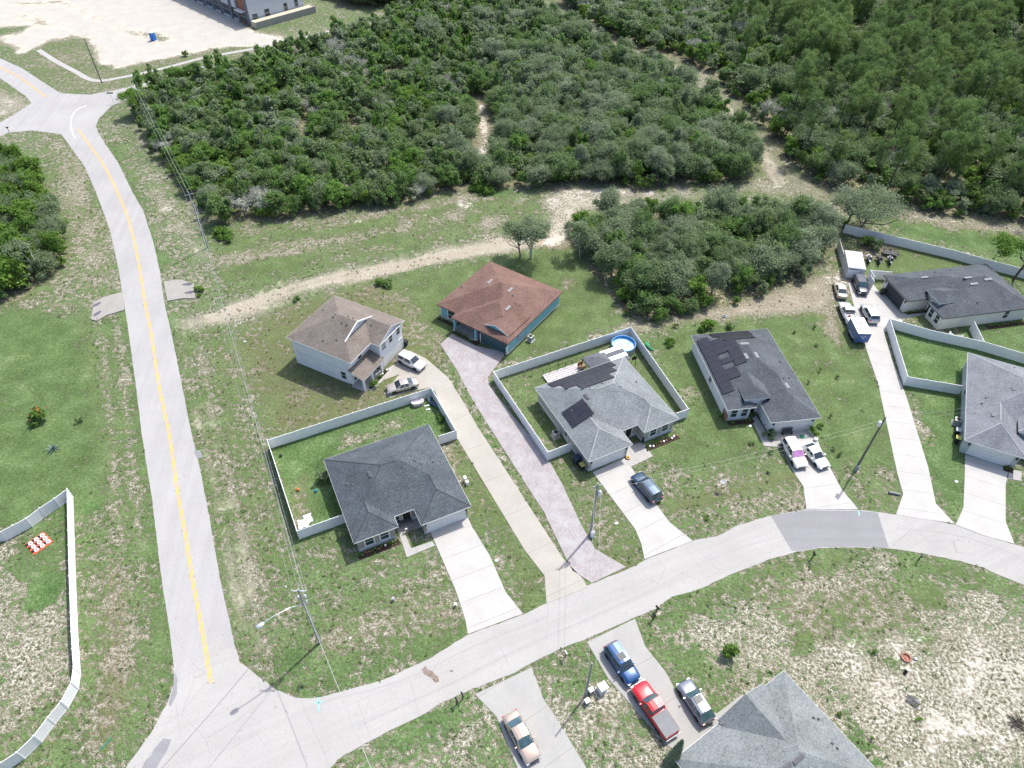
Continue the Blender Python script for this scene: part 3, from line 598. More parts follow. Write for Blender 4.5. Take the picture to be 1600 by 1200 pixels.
def roof_faces(wings):
    out = []
    for i, W in enumerate(wings):
        for k, P_ in enumerate(W.pl):
            f = W.poly
            for j, Q in enumerate(W.pl):
                if j != k and f: f = clip(f, (Q[0]-P_[0], Q[1]-P_[1], Q[2]-P_[2]))
            pieces = [f] if f else []
            for j, O in enumerate(wings):
                if j == i: continue
                e = -EPS if j > i else EPS        # ties: the earlier wing keeps its face
                hs = list(O.rect)+[(Q[0]-P_[0], Q[1]-P_[1], Q[2]-P_[2]+(-EPS if j > i else EPS)) for Q in O.pl]
                new = []
                for f in pieces:
                    cur = f; rest = []; dead = False
                    for h in hs:
                        if abs(h[0]) < 1e-9 and abs(h[1]) < 1e-9:
                            if h[2] < 0: dead = True; break
                            continue
                        o_ = clip(cur, (-h[0], -h[1], -h[2]))
                        if o_: rest.append(o_)
                        cur = clip(cur, h)
                        if not cur: break
                    if dead: new.append(f)
                    else: new += rest
                pieces = new
            out += [(P_, f) for f in pieces]
    return out
def zat(pl, p): return pl[0]*p[0]+pl[1]*p[1]+pl[2]
def offset(poly, d):
    """inset a CCW rectilinear outline by d"""
    n = len(poly); out = []
    for i in range(n):
        a, b, c = poly[i-1], poly[i], poly[(i+1) % n]
        def nrm(p, q): L = math.hypot(q[0]-p[0], q[1]-p[1]); return (-(q[1]-p[1])/L, (q[0]-p[0])/L)
        n1, n2 = nrm(a, b), nrm(b, c)
        out.append((b[0]+d*(n1[0]+n2[0]), b[1]+d*(n1[1]+n2[1])))
    return out
white = plain('trim_white', (0.68, 0.68, 0.66), 0.5, var=0.04); vinyl = plain('vinyl_white', (0.79, 0.785, 0.77), 0.45, var=0.05, scale=1.2)
pane = glass('window_glass'); black = plain('black_fixture', (0.02, 0.02, 0.02), 0.5); dkgray = plain('dark_gray', (0.07, 0.07, 0.075), 0.6)
galv = plain('vent_metal', (0.23, 0.23, 0.24), 0.7, 0.0, 0.05); lead = plain('vent_boot', (0.1, 0.1, 0.11), 0.6)
panel_m = glass('solar_cells', (0.01, 0.009, 0.013), 0.3)
gray_m = plain('gray_plastic', (0.3, 0.31, 0.33), 0.6)

class House:
    def __init__(s, name, label, origin, ang, W=None, mirror=False, cat='house', ze=2.75):
        s.e = empty(name, (origin[0], origin[1], 0), R(ang)); tag(s.e, label, cat); s.mir = mirror; s.W = W; s.ze = ze
        s.o = Vector((origin[0], origin[1], 0)); s.ang = R(ang)
    def T(s, x, y, z=0): return ((s.W-x) if s.mir else x, y, z)
    def world(s, x, y, z=0):
        v = Matrix.Rotation(s.ang, 3, 'Z') @ Vector(s.T(x, y, z)); return v+s.o
    def mb(s, m, name, parent=None):
        if s.mir:
            m.v = [s.T(*v) for v in m.v]; m.f = [tuple(reversed(f)) for f in m.f]
        return m.build(name, parent or s.e)
    def roof(s, wings, outline, mat, fascia=white, ridge=None, th=0.17, soffit=True, raised=()):
        m = MB(); fs = roof_faces(wings); s.faces = fs
        for pl, f in fs:
            if area(f) < 0: f = f[::-1]
            m.add([(x, y, zat(pl, (x, y))) for x, y in f], [tuple(range(len(f)))], mat)
        s.r_ob = s.mb(m, 'roof')
        f = MB(); n = len(outline); ze = s.ze
        for poly, z in [(outline, ze)]+list(raised):
            n = len(poly); o2 = offset(poly, -0.03)
            for i in range(n):
                a, b = o2[i], o2[(i+1) % n]
                f.add([(a[0], a[1], z-th), (b[0], b[1], z-th), (b[0], b[1], z-0.02), (a[0], a[1], z-0.02)], [(0, 1, 2, 3)], fascia)
            i2 = offset(poly, -0.03)
            f.add([(p[0], p[1], z-0.02) for p in i2]+[(p[0], p[1], z-0.012) for p in offset(poly, 0.04)], [(k, (k+1) % n, n+(k+1) % n, n+k) for k in range(n)], fascia)
            from mathutils.geometry import tessellate_polygon
            f.add([(p[0], p[1], z-th) for p in i2], [tuple(t)[::-1] for t in tessellate_polygon([[Vector((*p, 0)) for p in i2]])], white)
        s.mb(f, 'fascia')
        if ridge:
            c = MB(); k = 0
            for i, (pl, f_) in enumerate(fs):
                for a in range(len(f_)):
                    p, q = f_[a], f_[(a+1) % len(f_)]; L = math.hypot(q[0]-p[0], q[1]-p[1])
                    if L < 0.5: continue
                    mx, my = (p[0]+q[0])/2, (p[1]+q[1])/2; nx_, ny_ = -(q[1]-p[1])/L, (q[0]-p[0])/L
                    for j, (pl2, g_) in enumerate(fs):
                        if j <= i or all(abs(u-v) < 1e-6 for u, v in zip(pl, pl2)): continue
                        if abs(zat(pl, (mx, my))-zat(pl2, (mx, my))) > 0.01: continue
                        for sg in (1, -1):
                            if inpoly(np.array([(mx+sg*nx_*0.02, my+sg*ny_*0.02)]), g_)[0]:
                                A = (mx+sg*nx_*0.3, my+sg*ny_*0.3)
                                if zat(pl2, A) < zat(pl, A)-0.02 or True:
                                    conv = zat(pl, (mx-sg*nx_*0.3, my-sg*ny_*0.3)) < zat(pl2, (mx-sg*nx_*0.3, my-sg*ny_*0.3))
                                    if conv:
                                        k += 1; r_ = 0.075+0.0013*(k % 9)
                                        c.tube([(p[0], p[1], zat(pl, p)-0.035), (q[0], q[1], zat(pl, q)-0.035)], r_, ridge, 5, smooth=False)
            if c.v: s.mb(c, 'ridge_cap', s.r_ob)
    def walls(s, outline, mat, inset=0.42, z=None, base=None, name='wall'):
        w_ = offset(outline, inset); m = MB(); m.prism(w_, 0, (z or s.ze-0.17), mat, bottom=False)
        if base: 
            b_ = offset(outline, inset-0.02); n = len(b_)
            m.add([(p[0], p[1], 0) for p in b_]+[(p[0], p[1], base[1]) for p in b_], [(i, (i+1) % n, n+(i+1) % n, n+i) for i in range(n)], base[0])
        s.wall_poly = w_; s.wmat = mat; s.w_ob = s.mb(m, name); return w_
    def gable_end(s, x0, x1, y, ze, p, mat, inset=0.3):
        """triangular wall under the front rake and its white barge boards"""
        xm = (x0+x1)/2; zt = ze+p*(x1-x0)/2; m = MB()
        yy = y+inset
        m.add([(x0+0.2, yy, ze-0.6), (x1-0.2, yy, ze-0.6), (x1-0.2, yy, ze+p*0.2-0.06), (xm, yy, zt-0.06), (x0+0.2, yy, ze+p*0.2-0.06)], [(0, 1, 2, 3, 4)], mat)
        s.mb(m, 'gable_wall')
        m = MB()
        for a, b in ((x0, xm), (x1, xm)):
            m.add([(a, y-0.02, ze-0.2), (b, y-0.02, zt-0.2), (b, y-0.02, zt-0.012), (a, y-0.02, ze-0.012)], [(0, 1, 2, 3)], white)
            m.add([(a, y-0.02, ze-0.012), (b, y-0.02, zt-0.012), (b, y+0.05, zt-0.008), (a, y+0.05, ze-0.008)], [(0, 1, 2, 3)], white)
            m.add([(a, y-0.02, ze-0.2), (b, y-0.02, zt-0.2), (b, yy, zt-0.2), (a, yy, ze-0.2)], [(0, 1, 2, 3)], white)
        s.mb(m, 'barge_board')
    # side: F front (normal -y) B L R ; u runs along the wall in x or y
    def P3(s, side, wy, u, z, out=0.0):
        if side == 'F': return (u, wy-out, z)
        if side == 'B': return (u, wy+out, z)
        if side == 'L': return (wy-out, u, z)
        return (wy+out, u, z)
    def wquad(s, m, side, wy, u0, u1, z0, z1, out, mat, depth=0.0):
        q = [s.P3(side, wy, u, z, out) for u, z in ((u0, z0), (u1, z0), (u1, z1), (u0, z1))]
        fl = side in 'BL'
        if depth:
            k = [s.P3(side, wy, u, z, out-depth) for u, z in ((u0, z0), (u1, z0), (u1, z1), (u0, z1))]
            fs = [(0, 1, 2, 3), (0, 4, 5, 1), (1, 5, 6, 2), (2, 6, 7, 3), (3, 7, 4, 0)]
            if fl: fs = [f[::-1] for f in fs]
            m.add(q+k, fs, mat)
        else: m.add(q, [(3, 2, 1, 0) if fl else (0, 1, 2, 3)], mat)
    def window(s, side, wy, u, w, z0, h, trim=0.1, shutters=None, tm=None):
        f = MB(); t = trim
        for a in ((u-w/2-t, u+w/2+t, z0-t, z0), (u-w/2-t, u+w/2+t, z0+h, z0+h+t), (u-w/2-t, u-w/2, z0, z0+h), (u+w/2, u+w/2+t, z0, z0+h)):
            s.wquad(f, side, wy, *a, 0.05, tm or white, 0.05)
        s.wquad(f, side, wy, u-w/2, u+w/2, z0+h*0.5-0.03, z0+h*0.5+0.03, 0.04, white, 0.02)
        fo = s.mb(f, 'window')
        g = MB(); s.wquad(g, side, wy, u-w/2, u+w/2, z0, z0+h, 0.015, pane); s.mb(g, 'pane', fo)
    def garage(s, wy, u, w, h=2.15, mat=None, side='F', trim=None):
        f = MB(); t = 0.14
        for a in ((u-w/2-t, u-w/2, 0, h+t), (u+w/2, u+w/2+t, 0, h+t), (u-w/2, u+w/2, h, h+t)):
            s.wquad(f, side, wy, *a, 0.06, trim or white, 0.06)
        d = MB(); mat = mat or white
        for k in range(4):
            z0 = k*h/4
            s.wquad(d, side, wy, u-w/2, u+w/2, z0+0.03, z0+h/4-0.012, 0.025, mat, 0.025)
            for j in range(8):
                ww = w/8; s.wquad(d, side, wy, u-w/2+ww*j+0.1, u-w/2+ww*(j+1)-0.1, z0+0.13, z0+h/4-0.12, 0.036, mat, 0.012)
        s.wquad(d, side, wy, u-w/2, u+w/2, 0, h, 0.006, gray_m)
        do = s.mb(d, 'garage_door'); s.mb(f, 'door_frame', do)
    def door(s, side, wy, u, w=1.0, h=2.1, mat=None):
        f = MB(); t = 0.1
        for a in ((u-w/2-t, u-w/2, 0, h+t), (u+w/2, u+w/2+t, 0, h+t), (u-w/2, u+w/2, h, h+t)): s.wquad(f, side, wy, *a, 0.05, white, 0.05)
        d = MB(); s.wquad(d, side, wy, u-w/2, u+w/2, 0.02, h, 0.02, mat or black, 0.02)
        for a, b in ((0.25, 0.95), (1.1, 1.9)): s.wquad(d, side, wy, u-w*0.32, u+w*0.32, a, b, 0.032, mat or black, 0.012)
        do = s.mb(d, 'door'); s.mb(f, 'door_frame', do)
    def lamp(s, side, wy, u, z=1.9):
        m = MB(); c = s.P3(side, wy, u, z, 0.1); m.box(c, (0.16, 0.16, 0.32), black); m.box((c[0], c[1], z+0.2), (0.2, 0.2, 0.06), black)
        c2 = s.P3(side, wy, u, z, 0.02); m.box(c2, (0.12, 0.12, 0.2), black); s.mb(m, 'wall_lamp')
    def rz(s, x, y):
        b = None
        for pl, f in s.faces:
            if inpoly(np.array([(x, y)]), f)[0]:
                z = zat(pl, (x, y)); b = (z, pl) if b is None or z > b[0] else b
        return b if b else (s.ze, (0, 0, s.ze))
    def place(s, px, py, hz=4.0):
        """roof point seen at a photo position (iterated onto the slope)"""
        z = hz
        for _ in range(8):
            g = G(px, py, z)-s.o; v = Matrix.Rotation(-s.ang, 3, 'Z') @ g; x = (s.W-v.x) if s.mir else v.x; z = s.rz(x, v.y)[0]
        return x, v.y, z
    def vent_box(s, px, py, L=1.0, mat=None):
        """ridge style off-peak vent lying along the slope"""
        x, y, z = s.place(px, py); pl = s.rz(x, y)[1]; g = Vector((pl[0], pl[1], 0))
        if g.length < 1e-6: return
        g.normalize(); a = Vector((-g.y, g.x, 0)); sl_ = math.hypot(pl[0], pl[1])
        m = MB(); upd = Vector((g.x, g.y, sl_)).normalized(); nrm = upd.cross(a) if upd.cross(a).z > 0 else -upd.cross(a)
        c = Vector((x, y, z))
        pts = []
        for sa in (-1, 1):
            for su, hh in ((-1, 0.0), (-1, 0.13), (0.6, 0.1), (1.2, 0.0)):
                pts.append(c+a*sa*L/2+upd*su*0.2+nrm*(hh-0.01))
        m.add(pts, [(0, 1, 5, 4), (1, 2, 6, 5), (2, 3, 7, 6), (0, 3, 2, 1), (4, 5, 6, 7)], mat or galv)
        s.mb(m, 'roof_vent')
    def vent_long(s, px, py, L=1.1, W_=0.3, mat=None, ang=None):
        """metal vent box"""
        return s.vent_box(px, py, L, mat)
        x, y, z = s.place(px, py); pl = s.rz(x, y)[1]; g = Vector((pl[0], pl[1], 0))
        if g.length < 1e-6: return
        g.normalize(); a = Vector((-g.y, g.x, 0)); upd = Vector((g.x, g.y, math.hypot(pl[0], pl[1]))).normalized()
        nrm = upd.cross(a); nrm = nrm if nrm.z > 0 else -nrm; c = Vector((x, y, z)); m = MB(); pts = []
        for sa in (-1, 1):
            for su, hh in ((-1, 0.0), (-1, 0.22), (1, 0.03), (1, 0.0)): pts.append(c+a*sa*W_/2+upd*su*L/2+nrm*(hh-0.01))
        m.add(pts, [(1, 2, 6, 5), (2, 3, 7, 6), (0, 3, 2, 1), (4, 5, 6, 7)], mat or galv); m.add([pts[0], pts[1], pts[5], pts[4]], [(0, 1, 2, 3)], black)
        s.mb(m, 'roof_vent')
    def pipe(s, px, py, h=0.35, mat=None, r=0.06):
        x, y, z = s.place(px, py); m = MB(); m.tube([(x, y, z-0.05), (x, y, z+h)], r, mat or galv, 8); m.lathe([(0.17, z+0.02), (0.09, z+0.1), (0.05, z+0.12)], lead, 10, (x, y, 0)); s.mb(m, 'vent_pipe')
    def solar(s, A, B, cols, rows, cells, up_frac=None):
        """modules laid on the slope: A, B photo positions of the array's lower corners along the eave direction; cells = set of (col,row) present"""
        pass
    def modules(s, slope, origin, u, v, pw, ph, cells, parent_name='solar_panel'):
        """slope plane, origin (x,y) on it, u along eave (unit 2D), v up the slope (unit 2D plan); pw, ph sizes"""
        sl_ = math.hypot(slope[0], slope[1]); k = 1/math.sqrt(1+sl_*sl_)
        for (i, j) in cells:
            m = MB(); pts = []; fr = []
            def pt(a, b_, up_):
                x = origin[0]+u[0]*a+v[0]*b_*k; y = origin[1]+u[1]*a+v[1]*b_*k
                return (x, y, zat(slope, (x, y))+up_)
            a0, a1 = i*pw+0.012, (i+1)*pw-0.012; b0, b1 = j*ph+0.012, (j+1)*ph-0.012
            q = [pt(a0, b0, 0.13), pt(a1, b0, 0.13), pt(a1, b1, 0.13), pt(a0, b1, 0.13)]; d = [pt(a0, b0, 0.05), pt(a1, b0, 0.05), pt(a1, b1, 0.05), pt(a0, b1, 0.05)]
            m.add(q, [(0, 1, 2, 3)], panel_m); m.add(q+d, [(0, 4, 5, 1), (1, 5, 6, 2), (2, 6, 7, 3), (3, 7, 4, 0)], black)
            s.mb(m, parent_name)

sh_dark = shingle('shingle_charcoal', (0.038, 0.046, 0.053), (0.074, 0.088, 0.099), (0.143, 0.164, 0.178))
sh_gray = shingle('shingle_gray_green', (0.094, 0.106, 0.110), (0.176, 0.194, 0.200), (0.286, 0.307, 0.311))
sh_slate = shingle('shingle_slate', (0.041, 0.047, 0.052), (0.081, 0.091, 0.103), (0.150, 0.167, 0.178))
sh_brown = shingle('shingle_russet', (0.095, 0.056, 0.045), (0.165, 0.1, 0.082), (0.25, 0.17, 0.145))
sh_taupe = shingle('shingle_taupe', (0.101, 0.086, 0.071), (0.175, 0.151, 0.130), (0.256, 0.232, 0.209))
sh_h9 = shingle('shingle_blue_gray', (0.098, 0.106, 0.119), (0.176, 0.186, 0.204), (0.277, 0.290, 0.311))
sh_h10 = shingle('shingle_mid_gray', (0.095, 0.104, 0.104), (0.178, 0.195, 0.198), (0.269, 0.294, 0.296))
cap_lt = plain('ridge_light', (0.34, 0.36, 0.355), 0.9, var=0.2, scale=6); cap_h9 = plain('ridge_pale', (0.33, 0.35, 0.37), 0.9, var=0.2, scale=6)
cap_dk = plain('ridge_dark', (0.06, 0.065, 0.08), 0.9, var=0.2, scale=6)
taupe = stucco('stucco_taupe', (0.33, 0.29, 0.255)); taupe2 = stucco('stucco_greige', (0.36, 0.35, 0.315)); grayst = plain('base_gray', (0.5, 0.52, 0.54), 0.8)
cream = stucco('stucco_cream', (0.62, 0.61, 0.55)); whst = stucco('stucco_white', (0.66, 0.67, 0.68)); bluew = stucco('siding_teal', (0.2, 0.42, 0.48)); whs = stucco('stucco_pure', (0.7, 0.7, 0.7)); graygreen = stucco('stucco_sage', (0.42, 0.46, 0.45))
mulch = plain('mulch', (0.06, 0.035, 0.025), 0.95, var=0.4, scale=8)
teald = plain('garage_teal', (0.03, 0.075, 0.09), 0.4)

def std_outline(W, D, parts):
    """eave outline (CCW) of a block with a stepped front: parts = [(x0,x1,yfront)...] covering 0..W"""
    out = []
    for a, b, y in parts: out += [(a, y), (b, y)]
    return out+[(W, D), (0, D)]

# --- fenced charcoal roofed house, centre left
h = House('house', 'taupe house with charcoal hip roof and a fenced yard, nearest to the yellow lined road', (-18.40, 44.37), 25.9)
ol = std_outline(14.6, 13.93, [(0, 5.5, 0.0), (5.5, 8.05, 1.62), (8.05, 14.6, -0.98)])
h.roof([Wing(0, 14.6, 1.62, 13.93), Wing(0, 5.5, 0, 11.5), Wing(8.05, 14.6, -0.98, 11.0)], ol, sh_dark, ridge=cap_dk)
wp = h.walls(ol, taupe, base=(grayst, 0.62))
yf = 0.42
h.window('F', yf, 1.85, 1.0, 0.75, 1.45, 0.16); h.window('F', yf, 3.75, 1.0, 0.75, 1.45, 0.16)
h.garage(-0.56, 11.35, 4.9); h.lamp('F', -0.56, 8.68); h.lamp('F', -0.56, 14.0)
h.door('F', 2.04, 7.1); h.window('F', 2.04, 5.95, 0.5, 0.4, 1.6, 0.06)
h.window('L', 0.42, 5.5, 0.9, 0.9, 1.2); h.window('L', 0.42, 10.0, 0.9, 0.9, 1.2); h.window('R', 14.18, 8.0, 0.9, 0.9, 1.2); h.window('B', 13.51, 4, 1.5, 0.8, 1.3)
for a in ((578, 741), (645, 716)): h.vent_long(*a, L=1.1, W_=0.34, mat=sh_dark)
for a in ((542, 757), (658, 725), (677, 722)): h.pipe(*a)
for a in ((582, 725), (613, 714), (551, 757), (668, 725), (688, 722)): h.pipe(*a, h=0.12, mat=black, r=0.05)
H_A = h

# --- grey roof with two solar arrays, fenced yard with pool
h = House('house', 'pale grey roofed house with solar panels and a round pool in its fenced yard', (9.91, 57.53), 26.9)
ol = std_outline(15.2, 14.64, [(0, 6.84, -0.56), (6.84, 9.4, 2.1), (9.4, 15.2, 0.5)])
h.roof([Wing(0, 15.2, 2.1, 14.64), Wing(0, 6.84, -0.56, 12), Wing(9.4, 15.2, 0.5, 12)], ol, sh_gray, ridge=cap_lt)
h.walls(ol, taupe2, base=(grayst, 0.6))
h.garage(-0.14, 3.4, 4.9); h.lamp('F', -0.14, 0.68); h.lamp('F', -0.14, 6.2)
h.window('F', 0.92, 11.35, 1.0, 0.75, 1.45, 0.16); h.window('F', 0.92, 13.35, 1.0, 0.75, 1.45, 0.16)
h.door('F', 2.52, 8.35); h.window('L', 0.42, 6, 0.9, 0.9, 1.2); h.window('R', 14.78, 8, 0.9, 0.9, 1.2); h.window('B', 14.22, 8, 1.6, 0.3, 1.9)
h.vent_long(917, 619.5, 1.1, 0.3, mat=lead); h.vent_long(967, 601, 1.0, 0.28, mat=sh_gray)
for a in ((994, 597), (917, 631.5), (893, 644)): h.pipe(*a)
for a in ((922, 606.5), (941, 599.5)): h.pipe(*a, h=0.14, mat=black, r=0.05)
B_ = [w for w in h.faces if w[0][1] < -0.1][0][0]
back = (0, -0.42, 2.75+0.42*14.64)
cells = [(c, 0) for c in range(9)]+[(c, 1) for c in range(1, 8)]+[(c, 2) for c in range(2, 6)]
rowdef = [(2.15, 6, 0.0), (4.0, 5, 0), (5.6, 3, 0)]
for r_, (x0, n) in enumerate(((1.9, 10), (3.1, 8), (4.8, 5))):
    h.modules(back, (x0, 14.35-r_*1.72*0.922), (1, 0), (0, -1), 1.07, 1.72, [(c, 0) for c in range(n)])
left = (0.42, 0, 2.75)
h.modules(left, (0.85, 5.15), (0, 1), (1, 0), 1.05, 1.75, [(0, 0), (1, 0), (2, 0), (0, 1), (1, 1), (2, 1)])
H_B = h

# --- slate roof, raised entry (three houses share the plan, one of them mirrored)
def plan_c(name, label, origin, ang, mirror, D, mat, wallm, wmat2=None, ridge=None, trimf=white, W=12.5, gar=True):
    h = House(name, label, origin, ang, W, mirror)
    ol = std_outline(W, D, [(0, 7.4, 0.0), (7.4, 8.3, 4.2), (8.3, W, 3.05)])
    rz = 3.75
    rr = [(6.1, 3.75), (10.0, 3.75), (10.0, 10), (6.1, 10)]
    h.roof([Wing(0, W, 4.2, D), Wing(0, 7.4, 0, D-3), Wing(8.3, W, 3.05, D-3), Wing(6.1, 10.0, 3.75, 10, rz)], ol, mat, ridge=ridge, fascia=trimf, raised=[])
    # raised entry eave: fascia and the short walls under it
    m = MB()
    q = [(6.1, 8.5), (6.1, 3.75), (10.0, 3.75), (10.0, 8.5)]
    for i in range(3):
        a, b = q[i], q[i+1]
        m.add([(a[0], a[1], rz-0.17), (b[0], b[1], rz-0.17), (b[0], b[1], rz-0.006), (a[0], a[1], rz-0.006)], [(0, 1, 2, 3)], white)
    m.add([(6.1, 3.75, rz-0.17), (10, 3.75, rz-0.17), (10, 8.5, rz-0.17), (6.1, 8.5, rz-0.17)], [(3, 2, 1, 0)], white)
    h.mb(m, 'entry_fascia')
    m = MB(); m.prism([(6.45, 4.15), (9.65, 4.15), (9.65, 8), (6.45, 8)], 2.4, rz-0.17, wallm, bottom=False); h.mb(m, 'entry_wall')
    m = MB()
    for x in (7.15,): m.box((x+0.55, 3.5, 1.2), (0.3, 0.3, 2.4), wallm)
    h.walls(ol, wallm)
    if gar: h.garage(0.42, 3.75, 4.9)
    h.lamp('F', 0.42, 0.85); h.lamp('F', 0.42, 6.65)
    h.window('F', 3.47, 9.55, 0.85, 0.7, 1.5, 0.05); h.window('F', 3.47, 11.1, 0.85, 0.7, 1.5, 0.05)
    h.door('F', 4.62, 7.85)
    h.window('L', 0.42, 12.0, 0.9, 0.9, 1.2, 0.05)
    return h
# origin is the front corner under the garage eave; mirrored plans run the other way
a0 = R(8.4); o7 = Vector((30.4, 66.57, 0)) + Matrix.Rotation(a0, 3, 'Z') @ Vector((-0.07, -3.03, 0))
h = plan_c('house', 'white house with slate roof and a jagged black solar array along its left slope', o7, 8.4, True, 19.2, sh_slate, whst, trimf=white)
h.window('R', 12.08, 10.6, 0.8, 0.9, 1.2, 0.03)
m = MB(); m.box((12.14, 3.9, 0.75), (0.1, 1.5, 1.3), plain('brick_panel', (0.25, 0.14, 0.1), 0.9)); h.mb(m, 'brick_patch')
for a in ((1166, 556.5), (1182, 555)): h.vent_long(*a, 1.2, 0.34)
h.vent_long(1230, 603, 1.1, 0.32); h.vent_box(1163, 537, 1.4)
for a in ((1219, 566), (1224, 592), (1233, 591.5)): h.pipe(*a)
rp = (-0.42, 0, 2.75+0.42*12.5)
mod = [(c, 0) for c in range(11)]+[(c, 1) for c in range(2, 5)]+[(c, 1) for c in range(7, 10)]+[(5, 2), (6, 2), (7, 2), (4, 2), (8, 2)]+[(c, 1) for c in (5,)]
h.modules(rp, (12.2, 5.9), (0, 1), (-1, 0), 1.06, 1.72, [(c, 0) for c in range(11)]+[(c, 1) for c in (2, 3, 5, 7, 8, 9)]+[(c, 2) for c in (4, 5, 6, 7, 8)])
bp = (0, -0.42, 2.75+0.42*19.2)
h.modules(bp, (9.8, 18.9), (-1, 0), (0, -1), 1.06, 1.72, [(c, 0) for c in range(0, 6)]); h.modules(bp, (9.0, 18.9-1.72*0.922), (-1, 0), (0, -1), 1.06, 1.72, [(c, 0) for c in range(0, 5)])
H_C = h

# garage front faces the long drive: its front runs along 281 degrees so that depth points right
ang8 = 101.0-180
u8 = Matrix.Rotation(R(ang8), 3, 'Z')
F8 = Vector((65.6, 91.8, 0)) + Matrix.Rotation(R(101), 3, 'Z') @ Vector((7.42, 0, 0))
h = plan_c('house', 'cream house with dark hip roof and open garage at the head of the long drive', F8, ang8, False, 20.0, sh_slate, cream, trimf=plain('fascia_dark', (0.05, 0.05, 0.055), 0.6), gar=False)
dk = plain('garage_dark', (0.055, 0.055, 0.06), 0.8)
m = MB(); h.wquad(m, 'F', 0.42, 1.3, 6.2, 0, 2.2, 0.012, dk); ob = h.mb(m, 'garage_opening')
m = MB()
for a in ((1.16, 1.3, 0, 2.34), (6.2, 6.34, 0, 2.34), (1.3, 6.2, 2.2, 2.34)): h.wquad(m, 'F', 0.42, *a, 0.06, white, 0.06)
h.mb(m, 'door_frame', ob)
h.window('R', 12.08, 15.5, 0.9, 0.8, 1.4, 0.04); 
for a in ((1444, 433.5), (1512, 434)): h.vent_box(*a, 1.3)
h.vent_long(1543.5, 436.5, 1.4, 0.3); h.vent_box(1521.5, 443.5, 1.4)
for a in ((1460, 426), (1485, 422.5), (1527, 473)): h.pipe(*a)
H_D = h
o9 = Vector((61.38, 61.6, 0))
h = plan_c('house', 'blue grey roofed house cut by the right edge, garage door facing the curved street', o9, -25.5, False, 19.65, sh_h9, graygreen, ridge=cap_h9)
h.vent_long(1552, 648, 0.8, 0.3, mat=sh_h9); h.pipe(1534, 631); h.pipe(1585, 574.5, h=0.12, mat=black); h.pipe(1541, 622, h=0.12, mat=black)
h.vent_long(1584, 607, 0.8, 0.3, mat=sh_h9)
H_E = h

# --- russet roofed teal house
h = House('house', 'teal house with russet brown hip roof at the head of the paver drive', (-12.49, 89.43), -34.1)
ol = std_outline(15.1, 14.9, [(0, 4.0, 0.05), (4.0, 15.1, -1.25)])
h.roof([Wing(0, 15.1, 0.05, 14.9), Wing(4.0, 15.1, -1.25, 14.2), Wing(9.3, 14.5, -0.15, 6, 3.15, 'LR')], ol, sh_brown, fascia=plain('fascia_brown', (0.1, 0.05, 0.04), 0.6))
h.gable_end(9.3, 14.5, -0.15, 3.15, 0.42, bluew, 0.22)
wo = std_outline(15.1, 14.9, [(0, 4.0, 0.05), (4.0, 9.0, 1.3), (9.0, 15.1, -1.25)])
h.walls(wo, bluew, base=(white, 0.28))
h.garage(-0.83, 12.0, 4.9, mat=teald); h.lamp('F', -0.83, 9.42); h.lamp('F', -0.83, 14.6)
h.window('F', 0.47, 2.6, 1.3, 0.6, 1.6, 0.14); h.door('F', 1.72, 6.4, mat=teald)
for x in (4.35, 8.6):
    m = MB(); m.box((x, -0.85, 1.3), (0.34, 0.34, 2.6), bluew); m.box((x, -0.85, 0.15), (0.46, 0.46, 0.3), white); m.box((x, -0.85, 2.4), (0.42, 0.42, 0.14), white)
    h.mb(m, 'porch_column')
m = MB(); m.box((6.5, 0.1, 0.06), (4.9, 2.6, 0.12), pav); h.mb(m, 'porch_floor')
m = MB(); 
for x in (0.44, 14.66):
    m = MB(); m.box((x, -0.81 if x > 8 else 0.49, 1.3), (0.16, 0.16, 2.5), white); h.mb(m, 'corner_board')
m = MB(); m.box((14.7, 3.5, 1.35), (0.1, 0.1, 2.3), white); m.box((14.72, 2.2, 1.4), (0.16, 0.35, 0.7), gray_m); h.mb(m, 'downpipe')
h.vent_long(765, 440, 1.3, 0.36); h.vent_long(797, 453, 1.3, 0.36); h.vent_long(793.5, 481.5, 1.3, 0.36)
for a in ((722, 449), (801.5, 462), (806, 474.5), (812, 478)): h.pipe(*a)
H_F = h

# --- white two storey house
EZ = 5.3
h = House('house', 'white two storey house with taupe roof and porch, left of the teal house', (-23.34, 72.62), 63.1, ze=EZ)
ol = std_outline(11.6, 11.8, [(0, 4.9, -0.1), (4.9, 11.6, -1.6)])
h.roof([Wing(0, 11.6, -0.1, 11.8, EZ), Wing(0, 11.6, 2.5, 11.8, EZ, 'LRB'), Wing(4.9, 11.6, -1.6, 7, EZ, 'LR')], ol, sh_taupe, fascia=white)
h.gable_end(4.9, 11.6, -1.6, EZ, 0.42, whs, 0.42)
# the half gable over the front slope
m = MB(); z = lambda x: EZ+0.42*min(x, 11.6-x); zb = EZ+0.42*2.6
m.add([(2.6, 2.78, zb-0.25), (9.0, 2.78, zb-0.25), (5.8, 2.78, z(5.8)-0.05)], [(0, 1, 2)], whs); h.mb(m, 'gable_wall')
m = MB()
for a in (2.45, 9.15):
    b = 5.8
    m.add([(a, 2.48, z(a)-0.2), (b, 2.48, z(b)-0.2), (b, 2.48, z(b)-0.01), (a, 2.48, z(a)-0.01)], [(0, 1, 2, 3)], white)
    m.add([(a, 2.48, z(a)+0.004), (b, 2.48, z(b)+0.004), (b, 2.66, z(b)+0.008), (a, 2.66, z(a)+0.008)], [(0, 1, 2, 3)], white)
h.mb(m, 'barge_board')
wo = std_outline(11.6, 11.8, [(0, 4.9, 0.3), (4.9, 11.6, -1.6)])
h.walls(wo, whs)
h.window('F', 0.72, 2.9, 0.85, 3.5, 1.3, 0.06)
for u in (6.4, 8.2, 10.2): h.window('F', -1.18, u, 0.8, 3.4, 1.3, 0.06)
